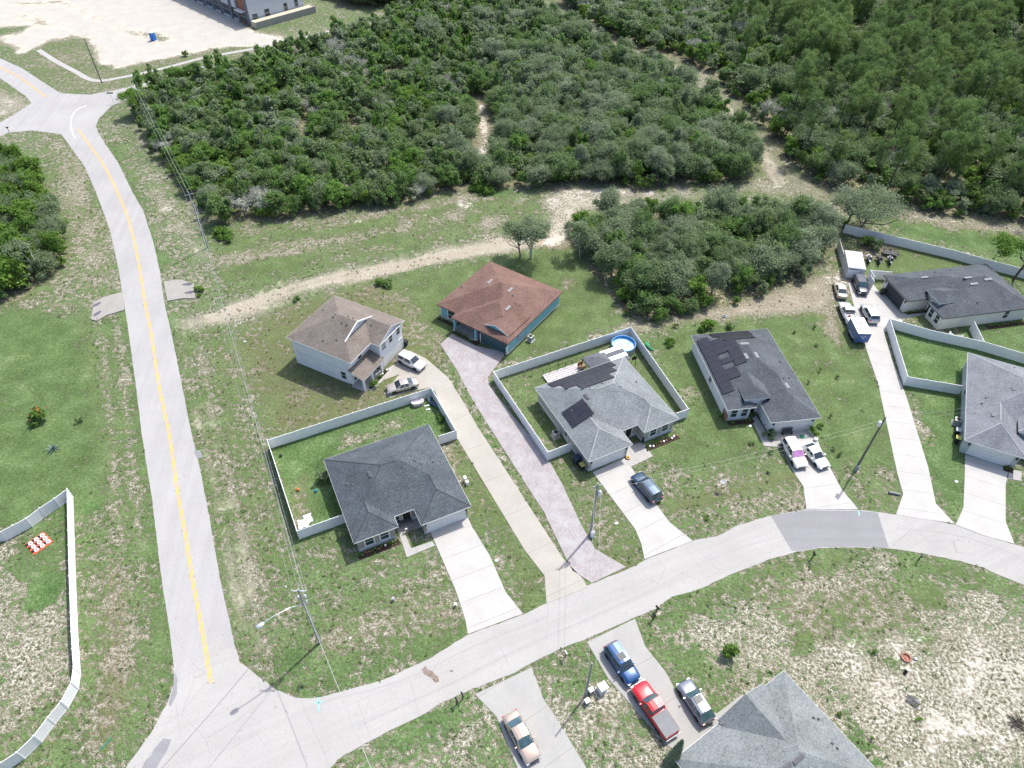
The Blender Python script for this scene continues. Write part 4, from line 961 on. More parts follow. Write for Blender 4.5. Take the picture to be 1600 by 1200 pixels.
h.garage(-1.18, 8.35, 4.9); h.lamp('F', -1.18, 5.6, 2.1)
h.window('L', 0.42, 2.2, 0.9, 0.75, 1.4, 0.06); h.door('F', 0.72, 4.0, mat=dkgray); h.window('F', 0.72, 1.7, 1.6, 0.6, 1.5, 0.06)
m = MB(); m.box((0.38, 6, 2.75), (0.03, 11, 0.05), white); h.mb(m, 'belt_course')
for x in (0.35, 2.4, 4.75):
    m = MB(); m.box((x, -1.5, 1.19), (0.3, 0.3, 2.38), whs); h.mb(m, 'porch_column')
m = MB(); m.box((2.55, -1.5, 2.5), (4.7, 0.24, 0.24), whs); m.box((0.35, -0.48, 2.497), (0.24, 1.8, 0.24), whs); h.mb(m, 'porch_beam')
m = MB(); m.box((2.5, -0.5, 0.07), (4.9, 2.4, 0.14), conc_w); h.mb(m, 'porch_floor')
m = MB(); q = [(-0.15, -2.0, 2.62), (5.2, -2.0, 2.62), (5.2, 0.75, 3.45), (-0.15, 0.75, 3.45)]
q2 = [(x, y, z_-0.14) for x, y, z_ in q]
m.add(q, [(0, 1, 2, 3)], sh_taupe); m.add(q+q2, [(0, 4, 5, 1), (1, 5, 6, 2), (3, 7, 4, 0)], white); m.add(q2, [(3, 2, 1, 0)], white); h.mb(m, 'porch_roof')
for a in ((505, 485), (520.5, 495.5), (524, 492), (544, 495), (552, 498), (534, 505), (542, 508)): h.pipe(*a, h=0.1, mat=black, r=0.13)
for a in ((505, 532), (526, 531), (580, 508)): h.pipe(*a, h=0.25, mat=lead, r=0.05)
H_G = h

# --- grey house at the bottom edge
h = House('house', 'house with mid grey shingle roof at the bottom edge, beside the red truck', (15.78+15.2*math.cos(R(34.1)), 21.45+15.2*math.sin(R(34.1))), 214.1, 15.2, True)
ol = std_outline(15.2, 12.2, [(0, 5.9, 0.0), (5.9, 12.3, 1.6), (12.3, 15.2, 0.0)])
h.roof([Wing(0, 15.2, 0.0, 12.2), Wing(5.9, 12.3, -0.25, 9, 3.0, 'LR', 0.56)], ol, sh_h10, fascia=white)
h.gable_end(5.9, 12.3, -0.25, 3.0, 0.56, taupe2, 0.3)
h.walls(std_outline(15.2, 12.2, [(0, 6.1, 0.0), (6.1, 12.3, 1.9), (12.3, 15.2, 0)]), taupe2)
h.garage(0.42, 3.1, 4.6); h.window('F', 0.42, 13.8, 1.0, 0.8, 1.4)
for x in (6.4, 11.9):
    m = MB(); m.box((x, 0.25, 1.4), (0.3, 0.3, 2.8), taupe2); h.mb(m, 'porch_column')
h.vent_box(1247, 1186, 1.3, mat=lead); h.vent_box(1230, 1197, 0.9, mat=lead)
for a in ((1271, 1122), (1278.5, 1124), (1300, 1162), (1308, 1169.5)): h.pipe(*a, h=0.18, mat=black, r=0.07)
m = MB(); r_ = 0
for y in np.arange(1.2, 12, 1.5): m = MB(); m.box((15.24, y, 2.70), (0.05, 0.09, 0.09), white); h.mb(m, 'gutter_bracket')
for x in np.arange(0.8, 5.8, 1.4): m = MB(); m.box((x, -0.04, 2.70), (0.09, 0.05, 0.09), white); h.mb(m, 'gutter_bracket')
H_H = h

# --- commercial building under construction, top left
def pxdir(a, b, hh=0): d = G(*b, hh)-G(*a, hh); return math.degrees(math.atan2(d.y, d.x)), d.length
A = G(393, 41); e1, L1 = pxdir((393, 41), (474, 19)); e2, L2 = pxdir((393, 41), (318, 2))
cb = House('commercial_building', 'white flat sided commercial building with dark pilasters and one brick bay at the sandy lot', (A.x, A.y), e1)
bd = stucco('building_white', (0.5, 0.53, 0.575)); brk = plain('building_brick', (0.27, 0.12, 0.075), 0.9, var=0.2, scale=3); stl = plain('pilaster_gray', (0.13, 0.135, 0.155), 0.7)
D2 = L2*2.2; W2 = L1+0.5
m = MB(); m.prism([(0, 0), (W2, 0), (W2, D2), (0, D2)], 0, 8.5, bd, bottom=False)
m.box((W2/2, D2/2, 8.55), (W2-0.6, D2-0.6, 0.12), grayst); cb.mb(m, 'wall')
for u, z0, ww, hh in ((1.9, 1.1, 1.5, 1.9), (6.1, 1.6, 1.5, 1.9), (12.7, 1.9, 1.05, 1.9), (16.6, 2.2, 1.05, 1.9)):
    cb.window('F', 0.0, u*W2/19, ww, z0, hh, 0.08, tm=dkgray)
# left flank: x=0, y runs away
m = MB()
for y in (0.6, 6.1, 10.6, 17.0, 22, 28, 34, 40):
    if y < D2: m = MB(); m.box((-0.15, y, 4.3), (0.34, 1.2, 8.6), stl); cb.mb(m, 'pilaster')
m = MB(); m.box((-0.06, 3.4, 4.2), (0.14, 4.3, 8.2), brk); cb.mb(m, 'brick_bay')
for k, (y, ww) in enumerate(((3.3, 3.4), (8.4, 2.8), (13.8, 4.2), (19.5, 3), (25, 3.6), (31, 3.6))):
    if y < D2: cb.window('L', -0.13 if k == 0 else 0.0, y, ww, 0.6, 2.9, 0.08, tm=dkgray)
m = MB(); m.box((-0.9, 3.4, 3.9), (1.7, 4.2, 0.16), white); cb.mb(m, 'canopy')
rw = House('retaining_wall', 'low raw concrete retaining wall in front of the white commercial building', tuple(G(402, 46)[:2]), e1+1, cat='wall')
m = MB(); Lr = (G(495, 20)-G(402, 46)).length
m.prism([(0, 0), (Lr, 0), (Lr, 3.2), (Lr-0.35, 3.2), (Lr-0.35, 0.35), (0, 0.35)], 0, 1.9, conc_old, bottom=False); rw.mb(m, 'wall')
m = MB(); m.prism([(0.1, 0.36), (Lr-0.36, 0.36), (Lr-0.36, 3.0), (0.1, 3.0)], 0, 1.75, concrete('fill_sand', (0.55, 0.5, 0.36), 0, 0.6), bottom=False); rw.mb(m, 'backfill')
# ------------------------------------------------------------------ fences
def fence(name, label, pts, h=1.83, from_top=True, step=2.44, skip_last=False, mat=None, skip_first=False):
    """privacy fence: tongue and groove panels between capped posts"""
    mat = mat or vinyl
    q = [G(x, y, h if from_top else 0) for x, y in pts]; q = [Vector((p.x, p.y, 0)) for p in q]
    e = empty(name, q[0]); tag(e, label, 'fence', 'white vinyl privacy fences'); o = q[0]
    posts = []; k = 0
    for i in range(len(q)-1):
        a, b = q[i]-o, q[i+1]-o; L = (b-a).length; n = max(1, round(L/step)); d = (b-a)/n; rz = math.atan2(d.y, d.x)
        for j in range(n):
            p0 = a+d*j; c = p0+d/2; w_ = d.length-0.1
            m = MB(); m.box((0, 0, 0.95), (w_, 0.035, 1.62), mat)
            ns = max(1, int(w_/0.18))
            for t in range(1, ns): m.box((-w_/2+w_*t/ns, 0, 0.95), (0.012, 0.039, 1.58), gray_lt)
            m.box((0, 0, h-0.07), (w_, 0.06, 0.13), mat); m.box((0, 0, 0.12), (w_, 0.06, 0.14), mat)
            ob = m.build('panel', e, (c.x, c.y, 0), rz)
            if not (skip_first and i == 0 and j == 0): posts.append((p0, rz))
    if not skip_last: posts.append((q[-1]-o, rz))
    pm = MB(); pm.box((0, 0, h/2+0.03), (0.127, 0.127, h+0.06), mat)
    z = h+0.06; pm.add([(-.08, -.08, z), (.08, -.08, z), (.08, .08, z), (-.08, .08, z), (0, 0, z+0.07)], [(0, 1, 4), (1, 2, 4), (2, 3, 4), (3, 0, 4), (3, 2, 1, 0)], mat)
    pme = pm.mesh('post')
    for p, rz in posts:
        ob = bpy.data.objects.new('post', pme); col.objects.link(ob); ob.parent = e; ob.location = p; ob.rotation_euler.z = rz
    return e
gray_lt = plain('vinyl_groove', (0.62, 0.64, 0.67), 0.6)
fence('fence', 'curving white fence in the lower left corner around the yard with the red mat', [(-60, 846), (0, 831), (19, 821), (40, 810), (61, 794), (84, 779), (104.5, 764), (108, 900), (111, 987), (114.5, 1042), (111, 1066), (94.5, 1096), (74, 1121), (52, 1150), (25, 1176), (0, 1192), (-40, 1216)])
fence('fence', 'white fence wrapped around the back yard of the charcoal roofed house', [(541, 802), (463.7, 829.5), (417.5, 687.5), (673.7, 606), (712.5, 672.5), (684, 681.5)], skip_last=True, skip_first=True)
fence('fence', 'white fence around the yard with the round pool', [(894, 691.5), (856, 706), (771, 580.5), (986, 511), (1076, 639), (1056, 645.5)], skip_last=True, skip_first=True)
fence('fence', 'long white back fence behind the white canopy tent and the cream house', [(1322, 351), (1347, 357), (1415, 373), (1492, 391), (1550, 407), (1600, 420), (1660, 438)])
fence('fence', 'short white fence on the left flank of the white canopy tent', [(1312.5, 375), (1326, 420.5), (1343, 423)])
fence('fence', 'low stretch of white fence with a corner between the tent and the dark roofed garage', [(1367, 432), (1360.5, 422), (1394, 424.8)], step=2.2)
fence('fence', 'white fence along the right edge of the long drive enclosing a green lawn', [(1537, 533.5), (1460, 517), (1391, 498), (1419, 588.5), (1507, 603)], skip_last=True)
fence('fence', 'white fence running on from the cream house to the right edge', [(1522, 501), (1538.5, 534), (1600, 552), (1660, 570)], skip_first=True)
# leaning gate leaf by the cream house
a = G(1478, 531); g_ = empty('gate', a, R(-20)); tag(g_, 'white gate leaf with a dipped top beside the cream house corner', 'gate')
m = MB(); n = 12
for k in range(n):
    x0, x1 = k*2.0/n, (k+1)*2.0/n; z = lambda x: 1.25+0.55*((x-1.0)**2)
    m.add([(x0, -0.02, 0.05), (x1, -0.02, 0.05), (x1, -0.02, z(x1)), (x0, -0.02, z(x0)), (x0, 0.02, 0.05), (x1, 0.02, 0.05), (x1, 0.02, z(x1)), (x0, 0.02, z(x0))], [(0, 1, 2, 3), (7, 6, 5, 4), (3, 2, 6, 7), (0, 3, 7, 4), (1, 5, 6, 2)], vinyl)
m.build('leaf', g_); m = MB(); m.box((-0.08, 0, 0.9), (0.12, 0.12, 1.8), vinyl); m.build('post', g_)

# ------------------------------------------------------------------ poles, wires, lights
wood = plain('pole_wood', (0.15, 0.135, 0.125), 0.9, var=0.2, scale=3); woodlt = plain('pole_gray', (0.3, 0.31, 0.31), 0.8, var=0.15, scale=2); alu = plain('aluminium', (0.6, 0.63, 0.65), 0.35, 0.6, 0.05)
wire_m = plain('wire_dark', (0.12, 0.13, 0.15), 0.6); wire_l = plain('wire_bright', (0.4, 0.41, 0.41), 0.4, 0.3)
def pole(px, py, h, label, r=0.16, mat=None, lean=(0, 0), bare=False, arm=None):
    b = G(px, py); e = empty('utility_pole', b); tag(e, label, 'utility pole', 'wooden utility poles')
    m = MB(); m.tube([(0, 0, 0), (lean[0], lean[1], h)], [r, r*0.62], mat or wood, 10); m.build('shaft', e)
    return e, b
def at_px(px, py, h): return G(px, py, h)
tops = {}
# street light pole by the junction
eA, bA = pole(500, 1004, 11.4, 'tall pole by the road junction carrying the long street light arm', 0.17, woodlt, lean=(-0.05, 0.15))
tA = bA+Vector((0, 0.15, 11.4))
m = MB(); hp = G(470, 956, 9.0)-bA; hd = G(411, 974, 9.6)-bA
ax = Vector((0, 0.1, 8.6)); m.tube([ax, ax.lerp(hd, 0.35)+Vector((0, 0, 0.5)), ax.lerp(hd, 0.75)+Vector((0, 0, 0.35)), hd], [0.05, 0.05, 0.045, 0.04], alu, 6); o = m.build('light_arm', eA)
m = MB(); d = (hd-ax); d.z = 0; rz_ = math.atan2(d.y, d.x); m.lathe([(0.0, 0.1), (0.18, 0.08), (0.26, 0.0), (0.2, -0.08), (0.0, -0.1)], alu, 12); lo_ = m.build('lamp_head', o); lo_.location = hd+d.normalized()*0.3; lo_.scale = (1.9, 1, 1); lo_.rotation_euler.z = rz_
m = MB(); c_ = Vector((0.0, 0.12, 9.6))
for k, (dx, dz) in enumerate(((-0.35, 0), (0.4, 0.2), (0.3, -0.8))): m.lathe([(0, 0.35), (0.12, 0.33), (0.13, -0.3), (0, -0.35)], alu, 10, (dx, 0.15, 9.7+dz))
m.build('equipment_can', eA)
m = MB(); m.box((0, 0.15, 11.1), (1.5, 0.09, 0.1), alu); m.build('crossarm', eA)
for dx in (-0.7, 0, 0.7):
    m = MB(); m.lathe([(0, 0.22), (0.05, 0.2), (0.06, 0.0), (0, 0)], white, 8, (dx, 0.15, 11.15)); m.build('insulator', eA)
eB, bB = pole(922, 835, 10.4, 'grey pole standing between the paver drive and the solar roofed house', 0.17, woodlt)
m = MB(); m.lathe([(0, 0.5), (0.22, 0.47), (0.25, -0.4), (0, -0.45)], alu, 12, (0.35, -0.1, 8.6)); m.build('transformer', eB)
m = MB(); m.box((0, 0, 10.0), (1.2, 0.09, 0.1), woodlt, 0.3); m.build('crossarm', eB)
m = MB(); m.box((0.25, -0.25, 0.45), (0.5, 0.4, 0.9), vinyl); m.box((0.25, -0.25, 0.93), (0.55, 0.45, 0.06), gray_m); m.build('cabinet', eB)
eC, bC = pole(1337, 733, 10.4, 'dark pole with a white can near its top, between the two long right drives', 0.17)
m = MB(); m.lathe([(0, 0.42), (0.2, 0.4), (0.22, -0.36), (0, -0.4)], vinyl, 12, (-0.34, -0.05, 9.2)); m.build('transformer', eC)
m = MB(); m.box((-0.1, -0.22, 0.5), (0.4, 0.3, 1.0), gray_m); m.build('cabinet', eC)
eD, bD = pole(914, 1088, 8.2, 'short pole by the bottom drive, next to the white transformer box', 0.13, woodlt)
eE, bE = pole(159.5, 130, 11.0, 'thin pole at the edge of the sandy building lot, top left', 0.14, dkgray)
eF, bF = pole(325, 387, 11.5, 'pole at the lower left corner of the big wood', 0.15, woodlt)
m = MB(); m.box((0, 0, 11.0), (1.6, 0.09, 0.1), woodlt, 0.5); m.build('crossarm', eF)
# wires: each span is a thing
def span(name, label, A, B, sag, r=0.018, mat=None, group='overhead wires between the poles'):
    n = 14; e = []
    for i in range(n+1):
        t = i/n; p = A.lerp(B, t); p.z -= sag*4*t*(1-t); e.append(p-A)
    m = MB(); m.tube(e, r, mat or wire_l, 4, cap=False); o = m.build(name, loc=A); tag(o, label, 'wire', group); return o
T = lambda b, z, dx=0, dy=0: b+Vector((dx, dy, z))
pG = G(150, 120)  # next pole of the line lies by the junction
farT = G(95, -90)
for k, (dx, z) in enumerate(((-0.7, 11.3), (0, 11.35), (0.7, 11.3), (0.25, 9.6), (0.3, 9.2))):
    span('overhead_wire', 'long overhead wire from the junction light pole to the pole by the wood', T(bA, z, dx, 0.15), T(bF, z-0.2, dx), 1.0, 0.011 if k < 3 else 0.016)
for k, (dx, z) in enumerate(((-0.7, 11.1), (0, 11.2), (0.7, 11.1), (0.2, 9.3))):
    span('overhead_wire', 'overhead wire crossing the left edge of the big wood', T(bF, z, dx), T(farT, z, dx), 1.5, 0.014)
B2 = G(585, 1215, 9); span('overhead_wire', 'thick bright overhead wire from the junction light pole across the bottom street', T(bA, 9.7, 0, 0.1), B2+(B2-T(bA, 9.7))*0.35, 0.3, 0.026)
span('overhead_wire', 'dark overhead wire across the junction in the lower left', T(bA, 10.2)+Vector((-2, -3, 0)), G(232, 1210, 9), 0.2, 0.03, wire_m) if False else None
span('overhead_wire', 'thin wire from the junction light pole down to the lower left corner', T(bA, 9.2), G(240, 1215, 9.0), 0.4, 0.022, wire_m)
for dz in (0.0, -0.9):
    span('overhead_wire', 'pair of wires running from the grey pole to the dark pole on the right', T(bB, 10.0+dz), T(bC, 10.0+dz), 0.8, 0.009)
    span('overhead_wire', 'pair of wires from the dark pole to the right edge', T(bC, 10.0+dz), T(bC, 10.0+dz)+Vector((42, 10, 0)), 0.8, 0.009)
    span('overhead_wire', 'pair of wires from the grey pole over the front lawn of the charcoal roofed house', T(bB, 9.9+dz), T(bA, 9.3+dz), 0.9, 0.009)
for dx in (-0.3, 0.4):
    span('overhead_wire', 'service wires from the grey pole down over the street to the short pole', T(bB, 9.4, dx), T(bD, 8.0, dx), 0.5, 0.014)

# ------------------------------------------------------------------ vehicles
tyre = plain('tyre_rubber', (0.02, 0.02, 0.022), 0.8); rimm = plain('wheel_rim', (0.45, 0.46, 0.48), 0.3, 0.7); rimd = plain('wheel_rim_dark', (0.05, 0.05, 0.055), 0.3, 0.5)
chrome = plain('chrome', (0.2, 0.2, 0.21), 0.4, 0.4); hl = glass('headlight_glass', (0.16, 0.17, 0.19), 0.25); tl = plain('taillight_red', (0.4, 0.012, 0.015), 0.25, spec=0.6)
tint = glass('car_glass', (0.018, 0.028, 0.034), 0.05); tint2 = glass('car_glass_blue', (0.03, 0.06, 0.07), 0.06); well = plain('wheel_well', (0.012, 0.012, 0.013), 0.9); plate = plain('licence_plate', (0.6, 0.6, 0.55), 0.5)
def paint(name, c, metal=0.3): return plain('paint_'+name, c, 0.28, metal, 0.03, 1.0, 0.5, coat=1.0)
def lerp1(x, xs, ys): return float(np.interp(x, xs, ys))
def car(label, cat, nose, tail, L, W_, H_, kind, body, group='cars parked at the houses', name='parked_car', gl=None, roofmat=None, wheels=rimm, sunroof=False, shade=None, clad=None, bed=None, rails=None, gnd=True, h0=0.055):
    """nose and tail: photo positions of the middle of the front and the rear at bumper height"""
    a = G(*nose, 0.5); b = G(*tail, 0.5); d = a-b; rz = math.atan2(d.y, d.x); c = (a+b)/2
    e = empty(name, (c.x, c.y, h0 if gnd else 0.0), rz); tag(e, label, cat, group)
    gl = gl or tint; hw = W_/2; rad = 0.36 if kind in ('suv', 'pickup') else 0.33; cl = 0.2 if kind not in ('pickup',) else 0.34
    hl_ = L/2
    # side silhouette: x from tail (-) to nose (+); belt line, deck line and roof line
    if kind == 'sedan':
        xs = [-1, -0.96, -0.8, -0.55, 0.2, 0.42, 0.75, 0.95, 1]; belt = [0.72, 0.86, 0.93, 0.93, 0.90, 0.87, 0.80, 0.66, 0.52]
        g0, g1, g2, g3_ = -0.72, -0.34, 0.12, 0.46
    elif kind == 'suv':
        xs = [-1, -0.97, -0.85, -0.5, 0.2, 0.46, 0.78, 0.95, 1]; belt = [0.8, 1.0, 1.04, 1.03, 1.0, 0.99, 0.93, 0.8, 0.62]
        g0, g1, g2, g3_ = -0.96, -0.8, 0.16, 0.47
    elif kind == 'hatch':
        xs = [-1, -0.97, -0.85, -0.5, 0.2, 0.44, 0.78, 0.95, 1]; belt = [0.7, 0.92, 0.98, 0.96, 0.93, 0.9, 0.84, 0.7, 0.52]
        g0, g1, g2, g3_ = -0.94, -0.62, 0.12, 0.46
    else:
        xs = [-1, -0.99, -0.9, -0.3, 0.1, 0.4, 0.8, 0.96, 1]; belt = [1.0, 1.12, 1.13, 1.12, 1.1, 1.12, 1.08, 0.95, 0.75]
        g0, g1, g2, g3_ = -0.17, -0.12, 0.2, 0.46
    def wx(t):     # plan outline
        a_ = abs(t); return hw*(1-0.03*a_**2-(0.22 if t > 0 else 0.16)*max(0, (a_-0.84)/0.16)**2.2)
    st = sorted(set([-1, -0.985, -0.95, -0.9, -0.8, -0.65, -0.5, -0.3, -0.1, 0.1, 0.3, 0.5, 0.65, 0.8, 0.88, 0.94, 0.98, 1]))
    m = MB(); vs = []; rings = 11
    for t in st:
        bz = lerp1(t, xs, belt); w_ = wx(t); lowz = cl+0.06+0.12*max(0, (abs(t)-0.9)/0.1)
        sh = [(w_*0.90, lowz), (w_*0.985, lowz+0.12), (w_, lowz+0.34*(bz-lowz)), (w_*0.985, lowz+0.78*(bz-lowz)), (w_*0.93, bz-0.02)]
        hood_c = 0.035 if t > g3_-0.05 or t < g0 else 0.0
        pr = sh+[(0.55*w_, bz+hood_c)]
        ring = [(x_, z_) for x_, z_ in pr]+[(-x_, z_) for x_, z_ in pr[::-1]]
        for y_, z_ in ring: vs.append((t*hl_, y_, z_))
    R_ = 12; fs = []
    for i in range(len(st)-1):
        for k in range(R_-1): fs.append((i*R_+k, (i+1)*R_+k, (i+1)*R_+k+1, i*R_+k+1))
    m.add(vs, fs, body, True)
    m.add(vs[:R_], [tuple(range(R_))], body); m.add(vs[-R_:], [tuple(range(R_))[::-1]], body)
    m.box((0, 0, cl+0.08), (L*0.9, W_*0.84, 0.1), well)
    # greenhouse
    wb = hw*0.9; wr = hw*(0.7 if kind in ('sedan', 'hatch') else 0.76); n0 = len(st)
    gx = [g0, g1, (g1+g2)/2, g2, g3_]; bz = lambda t: lerp1(t, xs, belt)
    zr = [None, H_-0.03, H_, H_-0.02, None]
    gv = []
    for k, t in enumerate(gx):
        x_ = t*hl_; b_ = bz(t)-0.03
        if k in (0, 4): gv.append([(x_, -wb*0.93, b_), (x_, -wb*0.6, b_+0.02), (x_, 0, b_+0.03), (x_, wb*0.6, b_+0.02), (x_, wb*0.93, b_)])
        else: gv.append([(x_, -wr, zr[k]-0.05), (x_, -wr*0.6, zr[k]), (x_, 0, zr[k]+0.02), (x_, wr*0.6, zr[k]), (x_, wr, zr[k]-0.05)])
    flat = [p for r_ in gv for p in r_]
    m.add(flat, [(k*5+j, (k+1)*5+j, (k+1)*5+j+1, k*5+j+1) for k in range(4) for j in range(4)], body, False)
    for s_ in (-1, 1):     # sides
        j = 0 if s_ < 0 else 4
        lowr = [(g*hl_, s_*wb, bz(g)-0.03) for g in gx]; upr = [gv[k][j] for k in range(5)]
        q = lowr+upr
        f = [(k, k+1, 5+k+1, 5+k) for k in range(1, 3)]+[(0, 1, 6), (3, 4, 8)]
        q[5] = lowr[0]; q[9] = lowr[4]
        m.add(q, f if s_ < 0 else [t_[::-1] for t_ in f], body)
    bo = m.build('body', e)
    # glass, set a few millimetres proud
    def lerpv(a_, b_, t): return Vector(a_).lerp(Vector(b_), t)
    def quad_glass(nm, A, B, C, D, mat, off=0.012, inset=0.06):
        A, B, C, D = map(Vector, (A, B, C, D)); nrm = (B-A).cross(D-A).normalized(); ctr = (A+B+C+D)/4
        if nrm.dot(ctr-Vector((0, 0, 0.6))) < 0: nrm = -nrm
        q = [p+(ctr-p)*inset+nrm*off for p in (A, B, C, D)]; g = MB(); g.add(q, [(0, 1, 2, 3)], mat); return g.build(nm, e)
    def band(nm, r0, r1, mat, i0=0.06, i1=0.92):
        g = MB(); vs_ = []
        for t in (i0, i1):
            for j in range(5):
                p = lerpv(r0[j], r1[j], t); p.y *= 0.93 if j in (0, 4) else 1; vs_.append(p)
        nrm = Vector((1 if r0[0][0] > 0 else -1, 0, 0.9)).normalized()*0.014
        g.add([p+nrm for p in vs_], [(j, j+1, 6+j, 5+j) for j in range(4)], mat, True); return g.build(nm, e)
    band('windshield', gv[4], gv[3], shade or gl, 0.1, 0.95)
    if kind != 'pickup': band('rear_window', gv[0], gv[1], gl, 0.16, 0.9)
    else: band('rear_window', gv[0], gv[1], gl, 0.25, 0.85)
    xp = [g0+0.12 if kind in ('suv', 'hatch') else g1-0.14, g1+0.07, (g1+g2)/2-0.07, (g1+g2)/2+0.03, g2-0.02, g3_-0.08]
    for s_ in (-1, 1):
        y0, y1 = s_*wb, s_*wr
        def sp(t, v):       # point on the side panel, v 0 belt 1 roof
            if t < g1: f = (t-g0)/(g1-g0)
            elif t > g2: f = (g3_-t)/(g3_-g2)
            else: f = 1
            f = max(0.02, min(1, f)); zt = bz(t)+(H_-0.09-bz(t))*f; yt = s_*(wb+(wr-wb)*f)
            return Vector((t*hl_, s_*wb+(yt-s_*wb)*v, bz(t)+(zt-bz(t))*v+0.01))
        segs = [(g1 if kind == 'pickup' else g1-0.02, (g1+g2)/2-0.02, (g1+g2)/2-0.02), ((g1+g2)/2+0.03, g2+0.1, g2-0.01)]
        if kind in ('suv', 'hatch'): segs[0] = (-0.34, (g1+g2)/2+0.02, (g1+g2)/2+0.02); segs[1] = ((g1+g2)/2+0.08, g2+0.12, g2); segs.append((g0+0.16, -0.4, -0.4))
        for (t0, t1, t1u) in segs:
            t0u = max(t0, g1+0.01) if t0 < g1 else t0
            q = [sp(t0, 0.06), sp(t1, 0.06), sp(t1u, 0.9), sp(t0u, 0.9)]; off = Vector((0, s_*0.016, 0.004))
            g = MB(); g.add([p+off for p in q], [(0, 1, 2, 3) if s_ < 0 else (3, 2, 1, 0)], gl); g.build('side_window', e)
        # mirror, lights, handle line
        g = MB(); g.box((g2*hl_+0.42, s_*(hw+0.1), bz(g2)+0.04), (0.12, 0.22, 0.15), body); g.build('mirror', e)
        y_ = s_*hw*0.7; g = MB(); zz = lerp1(0.96, xs, belt)-0.1; g.box((hl_*0.955, s_*hw*0.70, zz), (0.26, 0.36, 0.13), hl, 0, Matrix.Rotation(s_*-0.35, 3, 'Z')); g.build('headlight', e)
        g = MB(); zz = bz(-0.97)-0.12; g.box((-hl_*0.972, s_*hw*0.74, zz), (0.13, 0.3 if kind != 'pickup' else 0.14, 0.16 if kind != 'pickup' else 0.34), tl, 0, Matrix.Rotation(s_*0.25, 3, 'Z')); g.build('taillight', e)
        # doors seams and arches
        g = MB()
        for t in (g2+0.16, (g1+g2)/2+0.0, g1+0.02): g.box((t*hl_, s_*(hw-0.004), cl+0.45), (0.018, 0.02, 0.52), well)
        g.box((0, s_*(hw*0.965), cl+0.1), (L*0.44, 0.06, 0.1), clad or well); g.build('sill', e)
    wbx = (0.60*hl_, -0.60*hl_) if kind != 'pickup' else (0.64*hl_, -0.6*hl_)
    for x_ in wbx:
        for s_ in (-1, 1):
            g = MB(); n = 20; rr = rad+0.06
            g.add([(x_+rr*math.cos(2*math.pi*k/n), s_*(hw+0.001), max(cl+0.02, rad+rr*math.sin(2*math.pi*k/n))) for k in range(n)], [tuple(range(n)) if s_ < 0 else tuple(range(n))[::-1]], well); g.build('wheel_arch', e)
            wm = MB(); prof = [(rad*0.62, -0.1), (rad*0.95, -0.1), (rad, -0.06), (rad, 0.06), (rad*0.95, 0.1), (rad*0.62, 0.1)]
            vs = []; n = 22
            for r_, y_ in prof: vs += [(r_*math.cos(2*math.pi*t/n), y_, r_*math.sin(2*math.pi*t/n)) for t in range(n)]
            wm.add(vs, [(i*n+t, i*n+(t+1) % n, (i+1)*n+(t+1) % n, (i+1)*n+t) for i in range(5) for t in range(n)], tyre, True)
            wo = wm.build('wheel', e, (x_, s_*(hw-0.09), rad))
            rm = MB(); vs = [(0, s_*0.07, 0)]+[((rad*0.62)*math.cos(2*math.pi*t/10), s_*0.09, (rad*0.62)*math.sin(2*math.pi*t/10)) for t in range(10)]
            rm.add(vs, [(0, 1+t, 1+(t+1) % 10) for t in range(10)], wheels); rm.add([(rad*0.25*math.cos(2*math.pi*t/8), s_*0.094, rad*0.25*math.sin(2*math.pi*t/8)) for t in range(8)], [tuple(range(8))], rimd)
            rm.build('rim', wo)
    g = MB(); g.box((hl_*0.985, 0, 0.52 if kind != 'pickup' else 0.8), (0.09, W_*0.5, 0.2 if kind != 'pickup' else 0.34), well); g.box((hl_*0.99, 0, 0.56 if kind != 'pickup' else 0.96), (0.09, W_*0.42, 0.035), chrome); g.build('grille', e)
    g = MB(); g.box((-hl_*0.995, 0, 0.75 if kind == 'sedan' else 0.66), (0.03, 0.32, 0.16), plate); g.build('licence_plate', e)
    if sunroof: g = MB(); g.box((hl_*(g2+g1)/2+0.45, 0, H_+0.012), (0.75, 0.85, 0.03), tint); g.build('sunroof', e)
    if rails:
        for s_ in (-1, 1): g = MB(); g.tube([(g1*hl_, s_*wr*0.93, H_-0.03), (g1*hl_+0.15, s_*wr*0.93, H_+0.045), (g2*hl_-0.2, s_*wr*0.93, H_+0.045), (g2*hl_, s_*wr*0.93, H_-0.03)], 0.022, rails, 5); g.build('roof_rail', e)
    if kind == 'pickup':
        x0, x1 = -hl_*0.985, g0*hl_-0.06
        if bed == 'cover':
            g = MB(); g.box(((x0+x1)/2, 0, 1.165), (x1-x0-0.04, W_*0.88, 0.05), cover_m)
            g.build('bed_cover', e)
        else:
            g = MB(); g.add([(x0+0.1, -hw*0.78, 1.15), (x1, -hw*0.78, 1.15), (x1, hw*0.78, 1.15), (x0+0.1, hw*0.78, 1.15)], [(0, 1, 2, 3)], well)
            for bb in (((x0+x1)/2, hw*0.82, 1.17, x1-x0, 0.12), ((x0+x1)/2, -hw*0.82, 1.17, x1-x0, 0.12), (x0+0.08, 0, 1.17, 0.12, W_*0.86)): g.box(bb[:3], (bb[3], bb[4], 0.07), body)
            g.build('bed', e)
            for k, (cx, cy, cc) in enumerate(((0.35, 0.1, 0), (0.6, -0.35, 1), (1.1, 0.3, 0))):
                g = MB(); g.box((x0+cx+0.3, cy, 1.26), (0.4, 0.35, 0.2), junk[cc], cx); g.build('bed_load', e)
        g = MB(); g.box((-hl_-0.06, 0, 0.62), (0.16, W_*0.86, 0.14), chrome); g.box((hl_+0.03, 0, 0.62), (0.14, W_*0.9, 0.2), chrome); g.build('bumper', e)
        g = MB()
